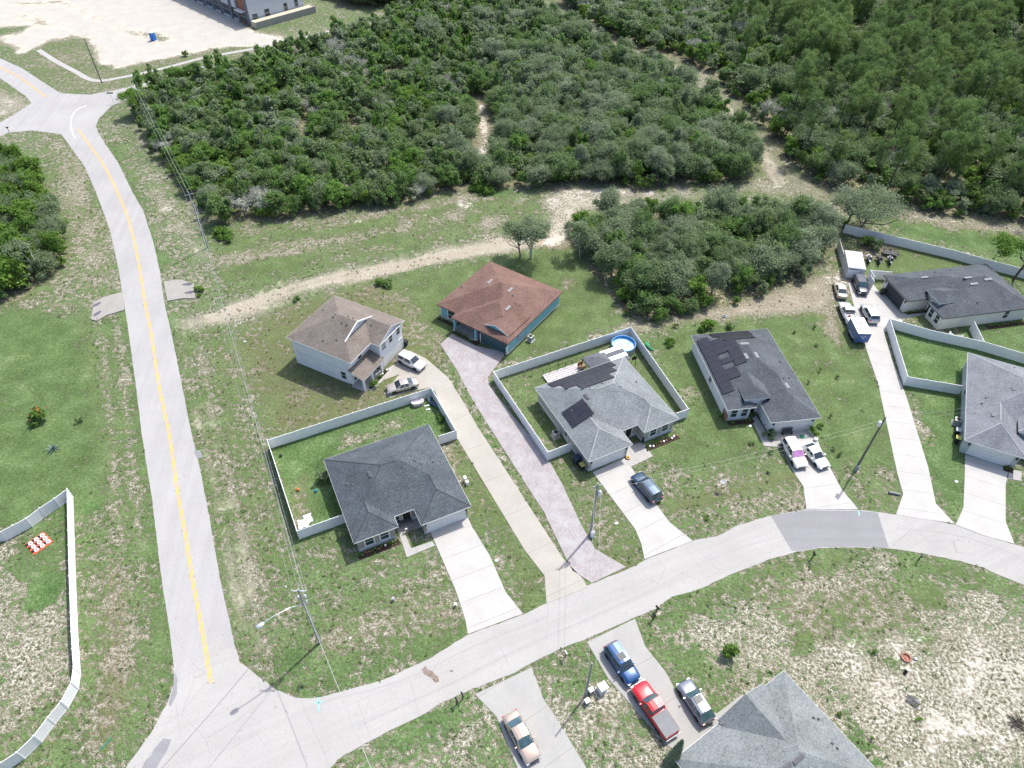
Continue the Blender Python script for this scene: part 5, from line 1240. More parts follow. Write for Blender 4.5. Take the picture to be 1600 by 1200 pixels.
        for y_ in (-0.45, -0.22, 0, 0.22, 0.45): g.box((((g1+g2)/2)*hl_, y_, H_+0.02), ((g2-g1)*hl_*0.86, 0.05, 0.03), body)
        g.build('roof_rib', e)
    return e
cover_m = plain('tonneau_gray', (0.17, 0.175, 0.185), 0.6); junk = [plain('junk_red', (0.25, 0.07, 0.08)), plain('junk_white', (0.6, 0.6, 0.58))]
P_ = dict(white=paint('white', (0.66, 0.66, 0.65), 0), pearl=paint('pearl', (0.70, 0.72, 0.70), 0), beige=paint('beige', (0.42, 0.39, 0.36)), navy=paint('navy', (0.02, 0.055, 0.1), 0.4), champ=paint('champagne', (0.52, 0.48, 0.39)),
          blackp=paint('black_blue', (0.012, 0.02, 0.035), 0.3), silver=paint('silver', (0.5, 0.52, 0.53), 0.5), blue=paint('blue', (0.01, 0.062, 0.19), 0.3), red=paint('red', (0.55, 0.008, 0.02), 0.1), steel=paint('steel', (0.2, 0.225, 0.265), 0.5), tan=paint('tan', (0.42, 0.34, 0.28), 0.4), ivory=paint('ivory', (0.72, 0.68, 0.6), 0))
pink = plain('sunshade_pink', (0.55, 0.25, 0.5), 0.5, var=0.3, scale=3)
car('white SUV on the tan drive by the garage of the two storey house', 'suv', (661, 575), (625, 557), 4.75, 1.9, 1.72, 'suv', P_['white'])
car('grey beige sedan beside the white fence corner below the two storey house', 'car', (607, 609), (650, 598), 4.7, 1.82, 1.45, 'sedan', P_['beige'])
car('dark navy SUV parked nose up on the drive of the solar roofed house', 'suv', (994, 744), (1026, 782), 4.9, 1.95, 1.75, 'suv', P_['navy'])
car('ivory minivan with a pink windscreen shade at the slate roofed house', 'minivan', (1252, 729), (1229, 689), 5.0, 1.98, 1.75, 'suv', P_['ivory'], shade=pink)
car('pearl white coupe on the right of the ivory minivan', 'car', (1285, 726), (1259, 696), 4.8, 1.88, 1.42, 'sedan', P_['pearl'])
car('champagne sedan on the grass left of the tent and long drive', 'car', (1310, 442), (1316, 465), 4.7, 1.83, 1.46, 'sedan', P_['champ'], h0=0.0)
car('black blue SUV parked at the very top of the long drive', 'suv', (1349, 460), (1339, 435), 4.8, 1.9, 1.72, 'suv', P_['blackp'], gl=tint2)
car('white pickup truck on the grass with an open bed full of clutter', 'truck', (1318, 477), (1331, 506), 5.5, 1.95, 1.8, 'pickup', P_['white'], name='parked_truck', h0=0.0)
car('silver grey SUV in the middle of the long drive beside the white pickup', 'suv', (1352, 479), (1365, 503), 4.6, 1.87, 1.68, 'suv', P_['silver'])
car('bright blue SUV on the bottom drive in front of the red truck', 'suv', (989, 1063), (954, 1011), 4.7, 1.88, 1.68, 'suv', P_['blue'], sunroof=True, wheels=rimd)
car('red pickup truck with a grey bed cover on the bottom drive', 'truck', (997, 1072), (1049, 1149), 5.85, 2.03, 1.92, 'pickup', P_['red'], bed='cover', name='parked_truck', gl=tint2)
car('steel grey hatchback with a sunroof, right of the red truck', 'car', (1070, 1071), (1104, 1124), 4.6, 1.86, 1.55, 'hatch', P_['steel'], sunroof=True, gl=tint2)
car('old tan sedan alone on the lower drive at the bottom edge', 'car', (830, 1181), (800, 1124), 5.1, 1.88, 1.42, 'sedan', P_['tan'], gl=tint2)
# ------------------------------------------------------------------ vegetation
def leaf_mat(name, stops, transl=0.22, gray=0.0):
    m = bpy.data.materials.new(name); m.use_nodes = True; nt = m.node_tree; b = nt.nodes['Principled BSDF']
    oi = N(nt, 'ShaderNodeObjectInfo'); at = N(nt, 'ShaderNodeAttribute', attribute_name='tint')
    s = mth(nt, 'ADD', mth(nt, 'MULTIPLY', oi.outputs['Random'], 0.62), mth(nt, 'MULTIPLY', at.outputs['Fac'], 0.38))
    c = ramp(nt, stops, s); nt.links.new(c, b.inputs['Base Color']); b.inputs['Roughness'].default_value = 0.65; b.inputs['Specular IOR Level'].default_value = 0.2
    tr = N(nt, 'ShaderNodeBsdfTranslucent'); nt.links.new(c, tr.inputs[0]); mx = N(nt, 'ShaderNodeMixShader'); mx.inputs[0].default_value = transl
    nt.links.new(b.outputs[0], mx.inputs[1]); nt.links.new(tr.outputs[0], mx.inputs[2]); nt.links.new(mx.outputs[0], nt.nodes['Material Output'].inputs[0])
    return m
lf_scrub = leaf_mat('leaf_scrub', [(0.08, (0.28, 0.335, 0.22)), (0.3, (0.2, 0.275, 0.125)), (0.52, (0.145, 0.235, 0.078)), (0.75, (0.155, 0.28, 0.06)), (0.95, (0.175, 0.315, 0.055))], 0.45)
lf_live = leaf_mat('leaf_live_oak', [(0.1, (0.28, 0.335, 0.22)), (0.45, (0.22, 0.29, 0.155)), (0.75, (0.165, 0.25, 0.1)), (0.95, (0.155, 0.265, 0.075))], 0.45)
lf_bright = leaf_mat('leaf_bright', [(0.1, (0.12, 0.21, 0.05)), (0.5, (0.14, 0.25, 0.045)), (0.9, (0.185, 0.315, 0.055))], 0.45)
lf_pine = leaf_mat('leaf_pine', [(0.1, (0.14, 0.225, 0.085)), (0.5, (0.155, 0.25, 0.08)), (0.9, (0.2, 0.295, 0.095))], 0.45)
lf_gray = leaf_mat('leaf_lichen', [(0.1, (0.34, 0.37, 0.28)), (0.5, (0.46, 0.48, 0.39)), (0.9, (0.3, 0.33, 0.22))], 0.1)
lf_red = plain('flower_red', (0.55, 0.06, 0.02), 0.6); lf_blue = leaf_mat('leaf_agave', [(0.1, (0.13, 0.2, 0.17)), (0.9, (0.22, 0.3, 0.26))], 0.1)
bark = plain('bark_gray', (0.16, 0.145, 0.125), 0.9, var=0.3, scale=4); bark_lt = plain('bark_pale', (0.4, 0.4, 0.36), 0.9, var=0.2, scale=4); bark_dk = plain('bark_dark', (0.085, 0.07, 0.058), 0.9, var=0.3, scale=4)

def unit(n, r):
    v = r.normal(size=(n, 3)); return v/np.linalg.norm(v, axis=1)[:, None]
def leaves(name, C, Nn, size, tint, mat, r, aspect=0.62):
    """one quad per leaf spray, C centres, Nn rough normals"""
    n = len(C); nn = Nn+unit(n, r)*0.85; nn /= np.linalg.norm(nn, axis=1)[:, None]
    t = np.cross(nn, unit(n, r)); t /= np.linalg.norm(t, axis=1)[:, None]; b = np.cross(nn, t)
    s = (size*r.uniform(0.6, 1.35, n))[:, None]; bend = nn*s*r.uniform(-0.25, 0.25, n)[:, None]
    V = np.empty((n, 4, 3)); V[:, 0] = C-t*s+bend; V[:, 1] = C-b*s*aspect; V[:, 2] = C+t*s+bend; V[:, 3] = C+b*s*aspect
    me = bpy.data.meshes.new(name); me.vertices.add(n*4); me.vertices.foreach_set('co', V.ravel())
    me.loops.add(n*4); me.loops.foreach_set('vertex_index', np.arange(n*4, dtype=np.int32)); me.polygons.add(n)
    me.polygons.foreach_set('loop_start', np.arange(n, dtype=np.int32)*4); me.update(calc_edges=True)
    a = me.attributes.new('tint', 'FLOAT', 'POINT'); a.data.foreach_set('value', np.repeat(tint, 4).astype(np.float32)); me.materials.append(mat)
    return me
def crown(name, seed, rad, h, base, n, lobes, size, mat, flat=0.7, droop=0.0, spread=1.0, hollow=0.55, bushy=False):
    """irregular broadleaf crown built from uneven lobes; base = height where foliage starts"""
    r = np.random.default_rng(seed); Cs = []; Ns = []; Ts = []
    ctr = np.array([0, 0, (h+base)/2]); hz = (h-base)/2
    per = r.dirichlet(np.full(lobes, 3.0))
    for k in range(lobes):
        d = unit(1, r)[0]; d[2] = (r.uniform(-0.95, 0.9) if bushy else abs(d[2])*0.9-0.25) if k > lobes//5 else d[2]
        if bushy and d[2] > 0.3: d[:2] *= 0.75
        rr = r.uniform(0.35, 0.92)*spread; c = ctr+d*np.array([rad, rad, hz])*rr*np.array([1, 1, 0.95])
        lr = rad*r.uniform(0.16, 0.42); m = max(8, int(per[k]*n)); u = unit(m, r); u[:, 2] = np.where(u[:, 2] < -0.3, -u[:, 2]*0.6, u[:, 2])
        q = r.uniform(hollow, 1.05, m)[:, None]; p = c+u*q*lr*np.array([1, 1, flat]); p += r.normal(size=(m, 3))*0.085*rad
        Cs.append(p); Ns.append(u+np.array([0, 0, 0.35])); Ts.append(np.clip(np.full(m, r.uniform(0, 1))*0.75+r.uniform(0, 0.25, m), 0, 1))
    C = np.concatenate(Cs); C[:, 2] = np.maximum(C[:, 2], 0.15)
    return leaves(name, C, np.concatenate(Ns), size, np.concatenate(Ts), mat, r)
def trunk_mesh(name, seed, rad, h, base, r0, mat, forks=5, lean=0.15, low=0.25):
    r = random.Random(seed); m = MB(); lx, ly = r.uniform(-lean, lean)*h, r.uniform(-lean, lean)*h
    top = Vector((lx, ly, h*0.8)); z0 = h*low
    pts = [Vector((0, 0, -0.1)), Vector((lx*0.12, ly*0.12, z0*0.6)), Vector((lx*0.35, ly*0.3, h*0.45)), top]
    m.tube(pts, [r0*1.25, r0, r0*0.7, r0*0.18], mat, 7)
    for k in range(forks):
        a = k/forks*6.28+r.uniform(-0.4, 0.4); s = Vector((lx*0.2, ly*0.2, r.uniform(low*0.8, 0.5)*h)); e = Vector((math.cos(a)*rad*r.uniform(0.5, 0.85), math.sin(a)*rad*r.uniform(0.5, 0.85), r.uniform(0.62, 0.9)*h))
        mid = s.lerp(e, 0.5)+Vector((math.cos(a)*rad*0.12, math.sin(a)*rad*0.12, -0.04*h)); m.tube([s, mid, e], [r0*0.55, r0*0.38, r0*0.1], mat, 5, cap=False)
        f = mid+Vector((r.uniform(-1, 1), r.uniform(-1, 1), 0.9))*rad*0.35; m.tube([mid, f], [r0*0.26, r0*0.06], mat, 4, cap=False)
    return m.mesh(name)
def bare_mesh(name, seed, rad, h, mat):
    r = random.Random(seed); m = MB()
    for k in range(4):
        a = r.uniform(0, 6.28); b = Vector((math.cos(a)*rad*0.5, math.sin(a)*rad*0.5, h*0.6)); m.tube([Vector((0, 0, 0)), b], [0.07, 0.04], mat, 4, cap=False)
        for j in range(9):
            e = b+Vector((r.uniform(-1, 1)*rad, r.uniform(-1, 1)*rad, r.uniform(0.05, 0.4)*h)); m.tube([b.lerp(e, 0.1), e], [0.03, 0.008], mat, 3, cap=False)
            for q in range(3): g = e+Vector((r.uniform(-1, 1), r.uniform(-1, 1), r.uniform(-0.3, 1)))*rad*0.4; m.tube([b.lerp(e, 0.6), g], [0.018, 0.006], mat, 3, cap=False)
    return m.mesh(name)
def pine_crown(name, seed, rad, h, n, size):
    r = np.random.default_rng(seed); Cs = []; Ns = []; Ts = []; k = 26
    for i in range(k):
        z = h*(0.52+0.48*(i/k)); rr = rad*(0.45+0.55*math.sin(math.pi*min(1, (1-(z/h-0.5)*1.7))))*r.uniform(0.6, 1.1); a = r.uniform(0, 6.28)
        L = r.uniform(0.5, 1.0)*max(0.5, rr); c = np.array([math.cos(a)*L, math.sin(a)*L, z+L*0.15]); m = n//k
        p = c+r.normal(size=(m, 3))*np.array([0.42, 0.42, 0.3])*rad*0.42; Cs.append(p); Ns.append(unit(m, r)); Ts.append(np.full(m, r.uniform(0, 1)))
    return leaves(name, np.concatenate(Cs), np.concatenate(Ns), size, np.concatenate(Ts), lf_pine, r, 0.28)
def pine_trunk(name, seed, h, r0=0.17):
    r = random.Random(seed); m = MB(); lx, ly = r.uniform(-0.5, 0.5), r.uniform(-0.5, 0.5)
    m.tube([(0, 0, -0.1), (lx*0.3, ly*0.3, h*0.4), (lx, ly, h*0.95)], [r0*1.2, r0*0.85, r0*0.2], bark_dk, 6)
    for k in range(12):
        z = h*r.uniform(0.5, 0.92); a = r.uniform(0, 6.28); L = r.uniform(0.8, 2.0); m.tube([(lx*z/h, ly*z/h, z), (lx*z/h+math.cos(a)*L, ly*z/h+math.sin(a)*L, z+0.4)], [0.05, 0.015], bark_dk, 3, cap=False)
    return m.mesh(name)
# kinds: lists of (crown mesh, trunk mesh, nominal radius)
K = {}
K['scrub'] = [(crown('crown', 100+i, 1.9, 4.2, 0.3, 2600, 24, 0.135, lf_scrub, hollow=0.3, bushy=True), trunk_mesh('trunk', 100+i, 1.7, 4.0, 1, 0.08, bark), 1.9) for i in range(8)]
K['bright'] = [(crown('crown', 150+i, 1.7, 3.6, 0.05, 2200, 20, 0.135, lf_bright, hollow=0.3, bushy=True), trunk_mesh('trunk', 150+i, 1.5, 3.4, 1, 0.07, bark_dk), 1.7) for i in range(5)]
K['live'] = [(crown('crown', 200+i, 3.2, 6.2, 0.7, 7500, 60, 0.14, lf_live, 0.62, hollow=0.35, bushy=(i % 2 == 0)), trunk_mesh('trunk', 200+i, 3.0, 6.0, 1, 0.15, bark, 6), 3.3) for i in range(8)]
K['gray'] = [(crown('crown', 250+i, 1.6, 3.7, 0.5, 1700, 18, 0.09, lf_gray, bushy=True), bare_mesh('trunk', 250+i, 1.5, 3.6, bark_lt), 1.6) for i in range(3)]
K['pine'] = [(pine_crown('crown', 300+i, 2.3, 13.5, 2600, 0.22), pine_trunk('trunk', 300+i, 13.0), 2.3) for i in range(5)]
# thinner copies for the far mass
KF = {}
KF['scrub'] = [crown('crown_far', 400+i, 1.9, 4.3, 0.3, 900, 11, 0.24, lf_scrub, hollow=0.3, bushy=True) for i in range(5)]
KF['bright'] = [crown('crown_far', 430+i, 1.7, 3.6, 0.1, 800, 10, 0.23, lf_bright, hollow=0.3, bushy=True) for i in range(3)]
KF['live'] = [crown('crown_far', 450+i, 3.3, 6.2, 0.7, 2400, 26, 0.26, lf_live, 0.62, hollow=0.35, bushy=(i % 2 == 0)) for i in range(5)]
KF['gray'] = [crown('crown_far', 470+i, 1.6, 3.7, 1.2, 150, 7, 0.22, lf_gray) for i in range(2)]
KF['pine'] = [K['pine'][i][0] for i in range(3)]

woods = {k: [tuple(G(x, y)[:2]) for x, y in v] for k, v in WOODS.items()}
road_main_w = [tuple(G(x, y)[:2]) for x, y in main_left+main_right]
gap = [tuple(G(x, y)[:2]) for x, y in [(752, 160), (758, 215), (750, 265)]]
trail = [tuple(G(x, y)[:2]) for x, y in [(905, 42), (960, 72), (1040, 102), (1100, 135), (1150, 180), (1190, 235), (1225, 275), (1300, 315)]]
def scatter(poly, sp, seed, edge=0.0, jit=0.42):
    r = np.random.default_rng(seed); a = np.array(poly); lo, hi = a.min(0), a.max(0)
    X_, Y_ = np.meshgrid(np.arange(lo[0], hi[0], sp), np.arange(lo[1], hi[1], sp*0.88)); X_[::2] += sp/2
    Q = np.stack([X_.ravel(), Y_.ravel()], 1)+r.uniform(-jit, jit, (X_.size, 2))*sp
    ins = inpoly(Q, poly); d = linedist(Q, poly, True)
    return Q[ins & (d > edge)]
def zone(Q, s, seed): return vnoise(np.asarray(Q)+500, s, seed)
trees = []      # kind, x, y, scale, zscale, wood
rt_ = random.Random(5)
def put(kind, x, y, sc_=1.0, zs=None, wood='main'):
    if wood in ('main', 'right') and x > 0 and linedist(np.array([(x, y)]), trail)[0] < 2.6+sc_*{'live': 2.4, 'scrub': 1.2, 'bright': 1.1, 'gray': 1.2, 'pine': 2.0}[kind]: return
    trees.append((kind, x, y, sc_, zs or sc_*rt_.uniform(0.88, 1.12), wood))
# the big wood: scrub towards the left, larger live oaks towards the right
mainp = woods['main']; xs_split = G(860, 150).x
Q = scatter(mainp, 2.75, 1, 1.0); z1 = zone(Q, 9, 21); z2 = zone(Q, 14, 22); z3 = zone(Q, 6, 23); dg = linedist(Q, gap)
for (x, y), a, b, c, g_ in zip(Q, z1, z2, z3, dg):
    if g_ < 3.1: continue
    t = (x-G(700, 150).x)/25+(b-0.5)*2.2
    if t > 0.4:
        u_ = rt_.random()
        if u_ < 0.42: put('live', x, y, rt_.uniform(0.55, 1.3), rt_.uniform(0.7, 1.35))
        elif u_ < 0.68: put('scrub', x, y, rt_.uniform(0.9, 1.5), rt_.uniform(0.9, 1.7))
        elif u_ < 0.72+0.25*(c > 0.6): put('bright', x, y, rt_.uniform(0.8, 1.4), rt_.uniform(0.8, 1.5))
    else:
        if a > 0.82 and rt_.random() < 0.3: put('gray', x, y, rt_.uniform(0.8, 1.2))
        elif c > 0.62 and rt_.random() < 0.7: put('bright', x, y, rt_.uniform(0.7, 1.3))
        elif rt_.random() < 0.03: put('gray', x, y, rt_.uniform(0.7, 1.1))
        elif c < 0.13: pass
        elif rt_.random() < 0.12: put('live', x, y, rt_.uniform(0.55, 0.85))
        else: put('scrub', x, y, rt_.uniform(0.8, 1.5), rt_.uniform(0.8, 1.6))
Q = scatter(woods['mid'], 3.6, 2, 1.6)
for x, y in Q:
    e = linedist(np.array([(x, y)]), woods['mid'], True)[0]
    if e < 3.2 and rt_.random() < 0.55: put('bright' if rt_.random() < 0.6 else 'scrub', x, y, rt_.uniform(0.9, 1.5), wood='mid')
    elif rt_.random() < 0.72: put('live', x, y, rt_.uniform(0.6, 1.2), rt_.uniform(0.7, 1.3), wood='mid')
    else: put('scrub', x, y, rt_.uniform(1.0, 1.6), rt_.uniform(1.1, 1.8), wood='mid')
Q = scatter(woods['right'], 3.5, 3, 1.6); z1 = zone(Q, 11, 31); z2 = zone(Q, 8, 32)
for (x, y), a, b in zip(Q, z1, z2):
    if y > 330 or x > 190: continue
    e = linedist(np.array([(x, y)]), woods['right'], True)[0]
    pinez = (x-G(1180, 200).x)/28
    if e < 5 and rt_.random() < 0.45: put('bright' if a > 0.45 else 'scrub', x, y, rt_.uniform(0.9, 1.5), wood='right')
    elif pinez > rt_.random()*0.9 and rt_.random() < 0.36: put('pine', x, y, rt_.uniform(0.75, 1.1), wood='right')
    elif rt_.random() < 0.05+0.25*(b > 0.8): put('gray', x, y, rt_.uniform(1.0, 1.7), wood='right')
    elif rt_.random() < 0.5: put('live', x, y, rt_.uniform(0.75, 1.15), wood='right')
    else: put('bright' if rt_.random() < 0.5 else 'scrub', x, y, rt_.uniform(1.0, 1.6), wood='right')
for wn, pr in (('main', 0.8), ('mid', 0.85), ('right', 0.7), ('left', 0.8)):
    Q = scatter(woods[wn], 1.9, 40, 0.2)
    ed = linedist(Q, woods[wn], True); dg = linedist(Q, gap)
    for (x, y), e_, g_ in zip(Q, ed, dg):
        if y > 190 or x > 110 or g_ < 2.9: continue
        if (e_ < 2.6 and rt_.random() < pr*0.5) or (e_ >= 2.6 and y < 150 and rt_.random() < 0.10): put('bright' if rt_.random() < 0.4 else 'scrub', x, y, rt_.uniform(0.45, 0.85), wood=wn)
Q = scatter(woods['left'], 2.7, 4, 0.8)
for x, y in Q: put(*(('bright', x, y, rt_.uniform(1.1, 1.8), rt_.uniform(1.4, 2.1)) if rt_.random() < 0.65 else ('live', x, y, rt_.uniform(0.7, 1.0), rt_.uniform(0.8, 1.1))), wood='left')
Q = scatter([tuple(G(x, y)[:2]) for x, y in [(490, -30), (640, -30), (640, 0), (600, 12), (530, 10)]], 3.4, 6, 0.5)
for x, y in Q: put('live', x, y, rt_.uniform(0.9, 1.3), wood='main')
def instancer(ob, src, count):
    ng = bpy.data.node_groups.new('scatter', 'GeometryNodeTree'); ng.interface.new_socket('Geometry', in_out='INPUT', socket_type='NodeSocketGeometry'); ng.interface.new_socket('Geometry', in_out='OUTPUT', socket_type='NodeSocketGeometry')
    gi = ng.nodes.new('NodeGroupInput'); go = ng.nodes.new('NodeGroupOutput'); ip = ng.nodes.new('GeometryNodeInstanceOnPoints'); ci = ng.nodes.new('GeometryNodeCollectionInfo')
    ci.inputs['Collection'].default_value = src; ci.inputs['Separate Children'].default_value = True; ci.inputs['Reset Children'].default_value = True
    na = ng.nodes.new('GeometryNodeInputNamedAttribute'); na.data_type = 'FLOAT_VECTOR'; na.inputs[0].default_value = 'rot'; nb = ng.nodes.new('GeometryNodeInputNamedAttribute'); nb.data_type = 'FLOAT_VECTOR'; nb.inputs[0].default_value = 'scl'
    ng.links.new(gi.outputs[0], ip.inputs['Points']); ng.links.new(ci.outputs[0], ip.inputs['Instance']); ip.inputs['Pick Instance'].default_value = True
    rv = ng.nodes.new('FunctionNodeRandomValue'); rv.data_type = 'INT'
    for s_ in rv.inputs:
        if s_.type == 'INT' and s_.name == 'Max': s_.default_value = count-1
        if s_.type == 'INT' and s_.name == 'Min': s_.default_value = 0
    ng.links.new([s_ for s_ in rv.outputs if s_.type == 'INT'][0], ip.inputs['Instance Index'])
    ng.links.new(na.outputs[0], ip.inputs['Rotation']); ng.links.new(nb.outputs[0], ip.inputs['Scale']); ng.links.new(ip.outputs[0], go.inputs[0])
    md = ob.modifiers.new('scatter', 'NODES'); md.node_group = ng
SIZE = {'scrub': 1.9, 'bright': 1.7, 'live': 3.3, 'gray': 1.6, 'pine': 2.6}
LAB = {('scrub', 'main'): 'olive green scrub oak in the big wood', ('bright', 'main'): 'bright green low tree dotted through the big wood', ('live', 'main'): 'broad grey green oak in the big wood', ('gray', 'main'): 'pale grey bare topped tree in the big wood',
       ('live', 'mid'): 'spreading grey green oak in the small wood behind the pool yard', ('bright', 'mid'): 'bright green tree at the rim of the small wood behind the pool yard', ('scrub', 'mid'): 'olive scrub oak on the rim of the small wood behind the pool yard',
       ('live', 'right'): 'dark grey green oak in the top right pine wood', ('bright', 'right'): 'bright green understorey tree in the pine wood', ('scrub', 'right'): 'olive scrub oak in the pine wood right of the trail', ('gray', 'right'): 'pale grey lichen covered tree in the pine wood', ('pine', 'right'): 'tall thin pine with loose tufts in the top right wood',
       ('bright', 'left'): 'bright green tree in the grove at the left edge', ('live', 'left'): 'dark oak in the grove at the left edge'}
for k_ in ('scrub', 'gray', 'bright', 'live'):
    for w_, t_ in (('left', 'in the grove at the left edge'), ('mid', 'of the small wood behind the pool yard'), ('right', 'in the pine wood at the top right')): LAB.setdefault((k_, w_), {'scrub': 'olive scrub oak ', 'gray': 'pale grey tree ', 'bright': 'bright green tree ', 'live': 'grey green oak '}[k_]+t_)
GRP = {'main': 'trees of the big wood', 'mid': 'trees of the small wood behind the pool yard', 'right': 'trees of the pine wood at the top right', 'left': 'trees of the grove at the left edge'}
NAME = {'scrub': 'scrub_oak', 'bright': 'broadleaf_tree', 'live': 'live_oak', 'gray': 'lichen_tree', 'pine': 'pine_tree'}
CAT = {'scrub': 'oak', 'bright': 'tree', 'live': 'oak', 'gray': 'tree', 'pine': 'pine'}
def place_tree(kind, x, y, s, zs, label, group=None, var=None, rz=None, name=None, cat=None):
    c, t, _ = K[kind][rt_.randrange(len(K[kind])) if var is None else var]
    e = empty(name or NAME[kind], (x, y, 0), rt_.uniform(0, 6.28) if rz is None else rz); e.scale = (s, s, zs); tag(e, label, cat or CAT[kind], group)
    for nm, me_ in (('crown', c), ('trunk', t)):
        o = bpy.data.objects.new(nm, me_); col.objects.link(o); o.parent = e
    return e
for kind in SIZE:
    L = sorted([t for t in trees if t[0] == kind], key=lambda t: (t[1]**2+t[2]**2)**0.5/(SIZE[kind]*t[3]))
    for t in L[:300]:
        rim = linedist(np.array([(t[1], t[2])]), woods[t[5]], True)[0] < 4.5 and 'rim' not in LAB[(kind, t[5])]
        size = 'large ' if t[3] > 1.15 else 'small ' if t[3] < 0.8 else ''
        place_tree(kind, t[1], t[2], t[3], t[4], size+LAB[(kind, t[5])]+(', on its rim' if rim else ''), GRP[t[5]])
    far = L[300:]
    if not far: continue
    # the remaining trees of this kind: one mass, instanced from a few crowns
    src = bpy.data.collections.new('far_'+kind)
    for i, me_ in enumerate(KF[kind]):
        o = bpy.data.objects.new('far_%s_%d' % (kind, i), me_); src.objects.link(o)
    pm_ = bpy.data.meshes.new('far_points'); pm_.from_pydata([(t[1], t[2], 0) for t in far], [], [])
    a = pm_.attributes.new('rot', 'FLOAT_VECTOR', 'POINT'); a.data.foreach_set('vector', np.array([(0, 0, rt_.uniform(0, 6.28)) for t in far], dtype=np.float32).ravel())
    a = pm_.attributes.new('scl', 'FLOAT_VECTOR', 'POINT'); a.data.foreach_set('vector', np.array([(t[3], t[3], t[4]) for t in far], dtype=np.float32).ravel())
    ob = bpy.data.objects.new('far_'+{'scrub': 'scrub_oaks', 'bright': 'broadleaf_trees', 'live': 'live_oaks', 'gray': 'lichen_trees', 'pine': 'pines'}[kind], pm_); col.objects.link(ob)
    tag(ob, {'scrub': 'far olive scrub oaks making up the rest of the woods', 'bright': 'far bright green trees making up the rest of the woods', 'live': 'far grey green oaks making up the rest of the woods', 'gray': 'far pale trees', 'pine': 'far pines'}[kind], 'wood', kind='stuff')
    instancer(ob, src, len(KF[kind]))
#print('TREES', {k: sum(1 for t in trees if t[0] == k) for k in SIZE})

# single trees
def big_oak(px, py, h, rad, label, seed, lean, n=5200, r0=0.22, base=3.0, mat=None, bk=None, forks=7, size=0.15, name='live_oak', group=None, lobes=30, low=0.2, off=(0, 0)):
    b = G(px, py); e = empty(name, b); tag(e, label, 'oak' if 'oak' in name else 'tree', group)
    me_ = crown('crown', seed, rad, h, base, n, lobes, size, mat or lf_live, 0.55); o = bpy.data.objects.new('crown', me_); col.objects.link(o); o.parent = e; o.location = (off[0], off[1], 0)
    me_ = trunk_mesh('trunk', seed, rad, h, base, r0, bk or bark, forks, 0, low); o = bpy.data.objects.new('trunk', me_); col.objects.link(o); o.parent = e; o.rotation_euler = lean
    return e
big_oak(829, 404, 8.8, 3.9, 'tall open oak directly behind the teal house, right of its twin', 501, (0, 0.03, 0), 4940, 0.2, 3.2, bk=bark_lt, lobes=22)
big_oak(813, 402, 7.6, 3.2, 'smaller left oak of the pair behind the teal house', 502, (0, -0.12, 0), 3230, 0.15, 2.8, lobes=16, off=(-1.2, 0.3))
big_oak(906, 402, 7.5, 2.6, 'slender pale trunked tree at the left end of the small wood', 503, (0, -0.1, 0), 2470, 0.1, 3.5, bk=bark_lt, lobes=14, off=(-0.8, 1.0))
big_oak(1338, 366, 8.0, 6.0, 'wide leaning oak reaching over the canopy tent and back fence', 504, (0.0, 0.25, 0), 6840, 0.25, 3.6, lobes=28, off=(2.5, 1.0))
big_oak(1322, 352, 7.4, 4.6, 'oak with see through branches left of the canopy tent', 505, (0.0, 0.1, 0), 5700, 0.22, 2.8, lobes=26)
big_oak(1583, 437, 8.5, 3.0, 'tree with dark leaning trunk behind the cream house at the right edge', 506, (0, 0.1, 0), 3800, 0.2, 3.2, bk=bark_dk, mat=lf_bright, lobes=34, name='garden_tree', off=(-2.6, 2.6))
big_oak(218, 182, 7.0, 2.9, 'bright tree at the top left corner of the big wood by the side street', 507, (0, -0.1, 0), 4180, 0.14, 2.2, bk=bark_lt, mat=lf_bright, name='garden_tree', lobes=16, off=(-0.8, 0.5))
big_oak(69, 433, 7.5, 2.6, 'pale trunked tree on the lower rim of the grove at the left edge', 508, (0, -0.28, 0), 1710, 0.13, 4.5, bk=bark_lt, name='garden_tree', lobes=10, off=(-2.2, 0))
big_oak(282, 140, 6.4, 2.6, 'tree standing where the side street meets the wood', 509, (0, 0, 0), 2850, 0.13, 1.8, mat=lf_scrub, name='garden_tree', lobes=14)

def shrub(px, py, rad, h, label, mat=None, n=None, seed=1, group='small garden plants', name='shrub', size=None, cat='shrub', lobes=8):
    b = G(px, py); e = empty(name, b, random.Random(seed).uniform(0, 6)); tag(e, label, cat, group)
    n = n or int(120+rad*rad*420); me_ = crown('foliage', seed, rad, h, 0.05, n, lobes, size or max(0.07, min(0.2, rad*0.14)), mat or lf_bright, 0.8, bushy=True); o = bpy.data.objects.new('foliage', me_); col.objects.link(o); o.parent = e
    m = MB(); r = random.Random(seed)
    for k in range(4): a = r.uniform(0, 6.28); m.tube([(0, 0, 0), (math.cos(a)*rad*0.5, math.sin(a)*rad*0.5, h*0.75)], [0.03, 0.01], bark_dk, 4, cap=False)
    m.build('stem', e); return e
e = shrub(65, 655, 1.55, 1.9, 'round shrub dotted with red flowers on the left lawn', lf_bright, 1100, 601, name='flowering_shrub')
r = random.Random(9); m = MB()
for k in range(24):
    a = r.uniform(0, 6.28); q = r.uniform(0.2, 1.45); m.box((math.cos(a)*q, math.sin(a)*q, 1.0+0.85*(1-(q/1.6)**2)+r.uniform(-.1, .1)), (0.1, 0.1, 0.08), lf_red, a)
m.build('flowers', e)
shrub(126, 658, 0.62, 1.2, 'small dark shrub right of the red flowering shrub', lf_scrub, 260, 602)
b = G(84, 702); e = empty('agave', b); tag(e, 'blue grey agave rosette on the left lawn', 'agave'); r = random.Random(4)
m = MB()
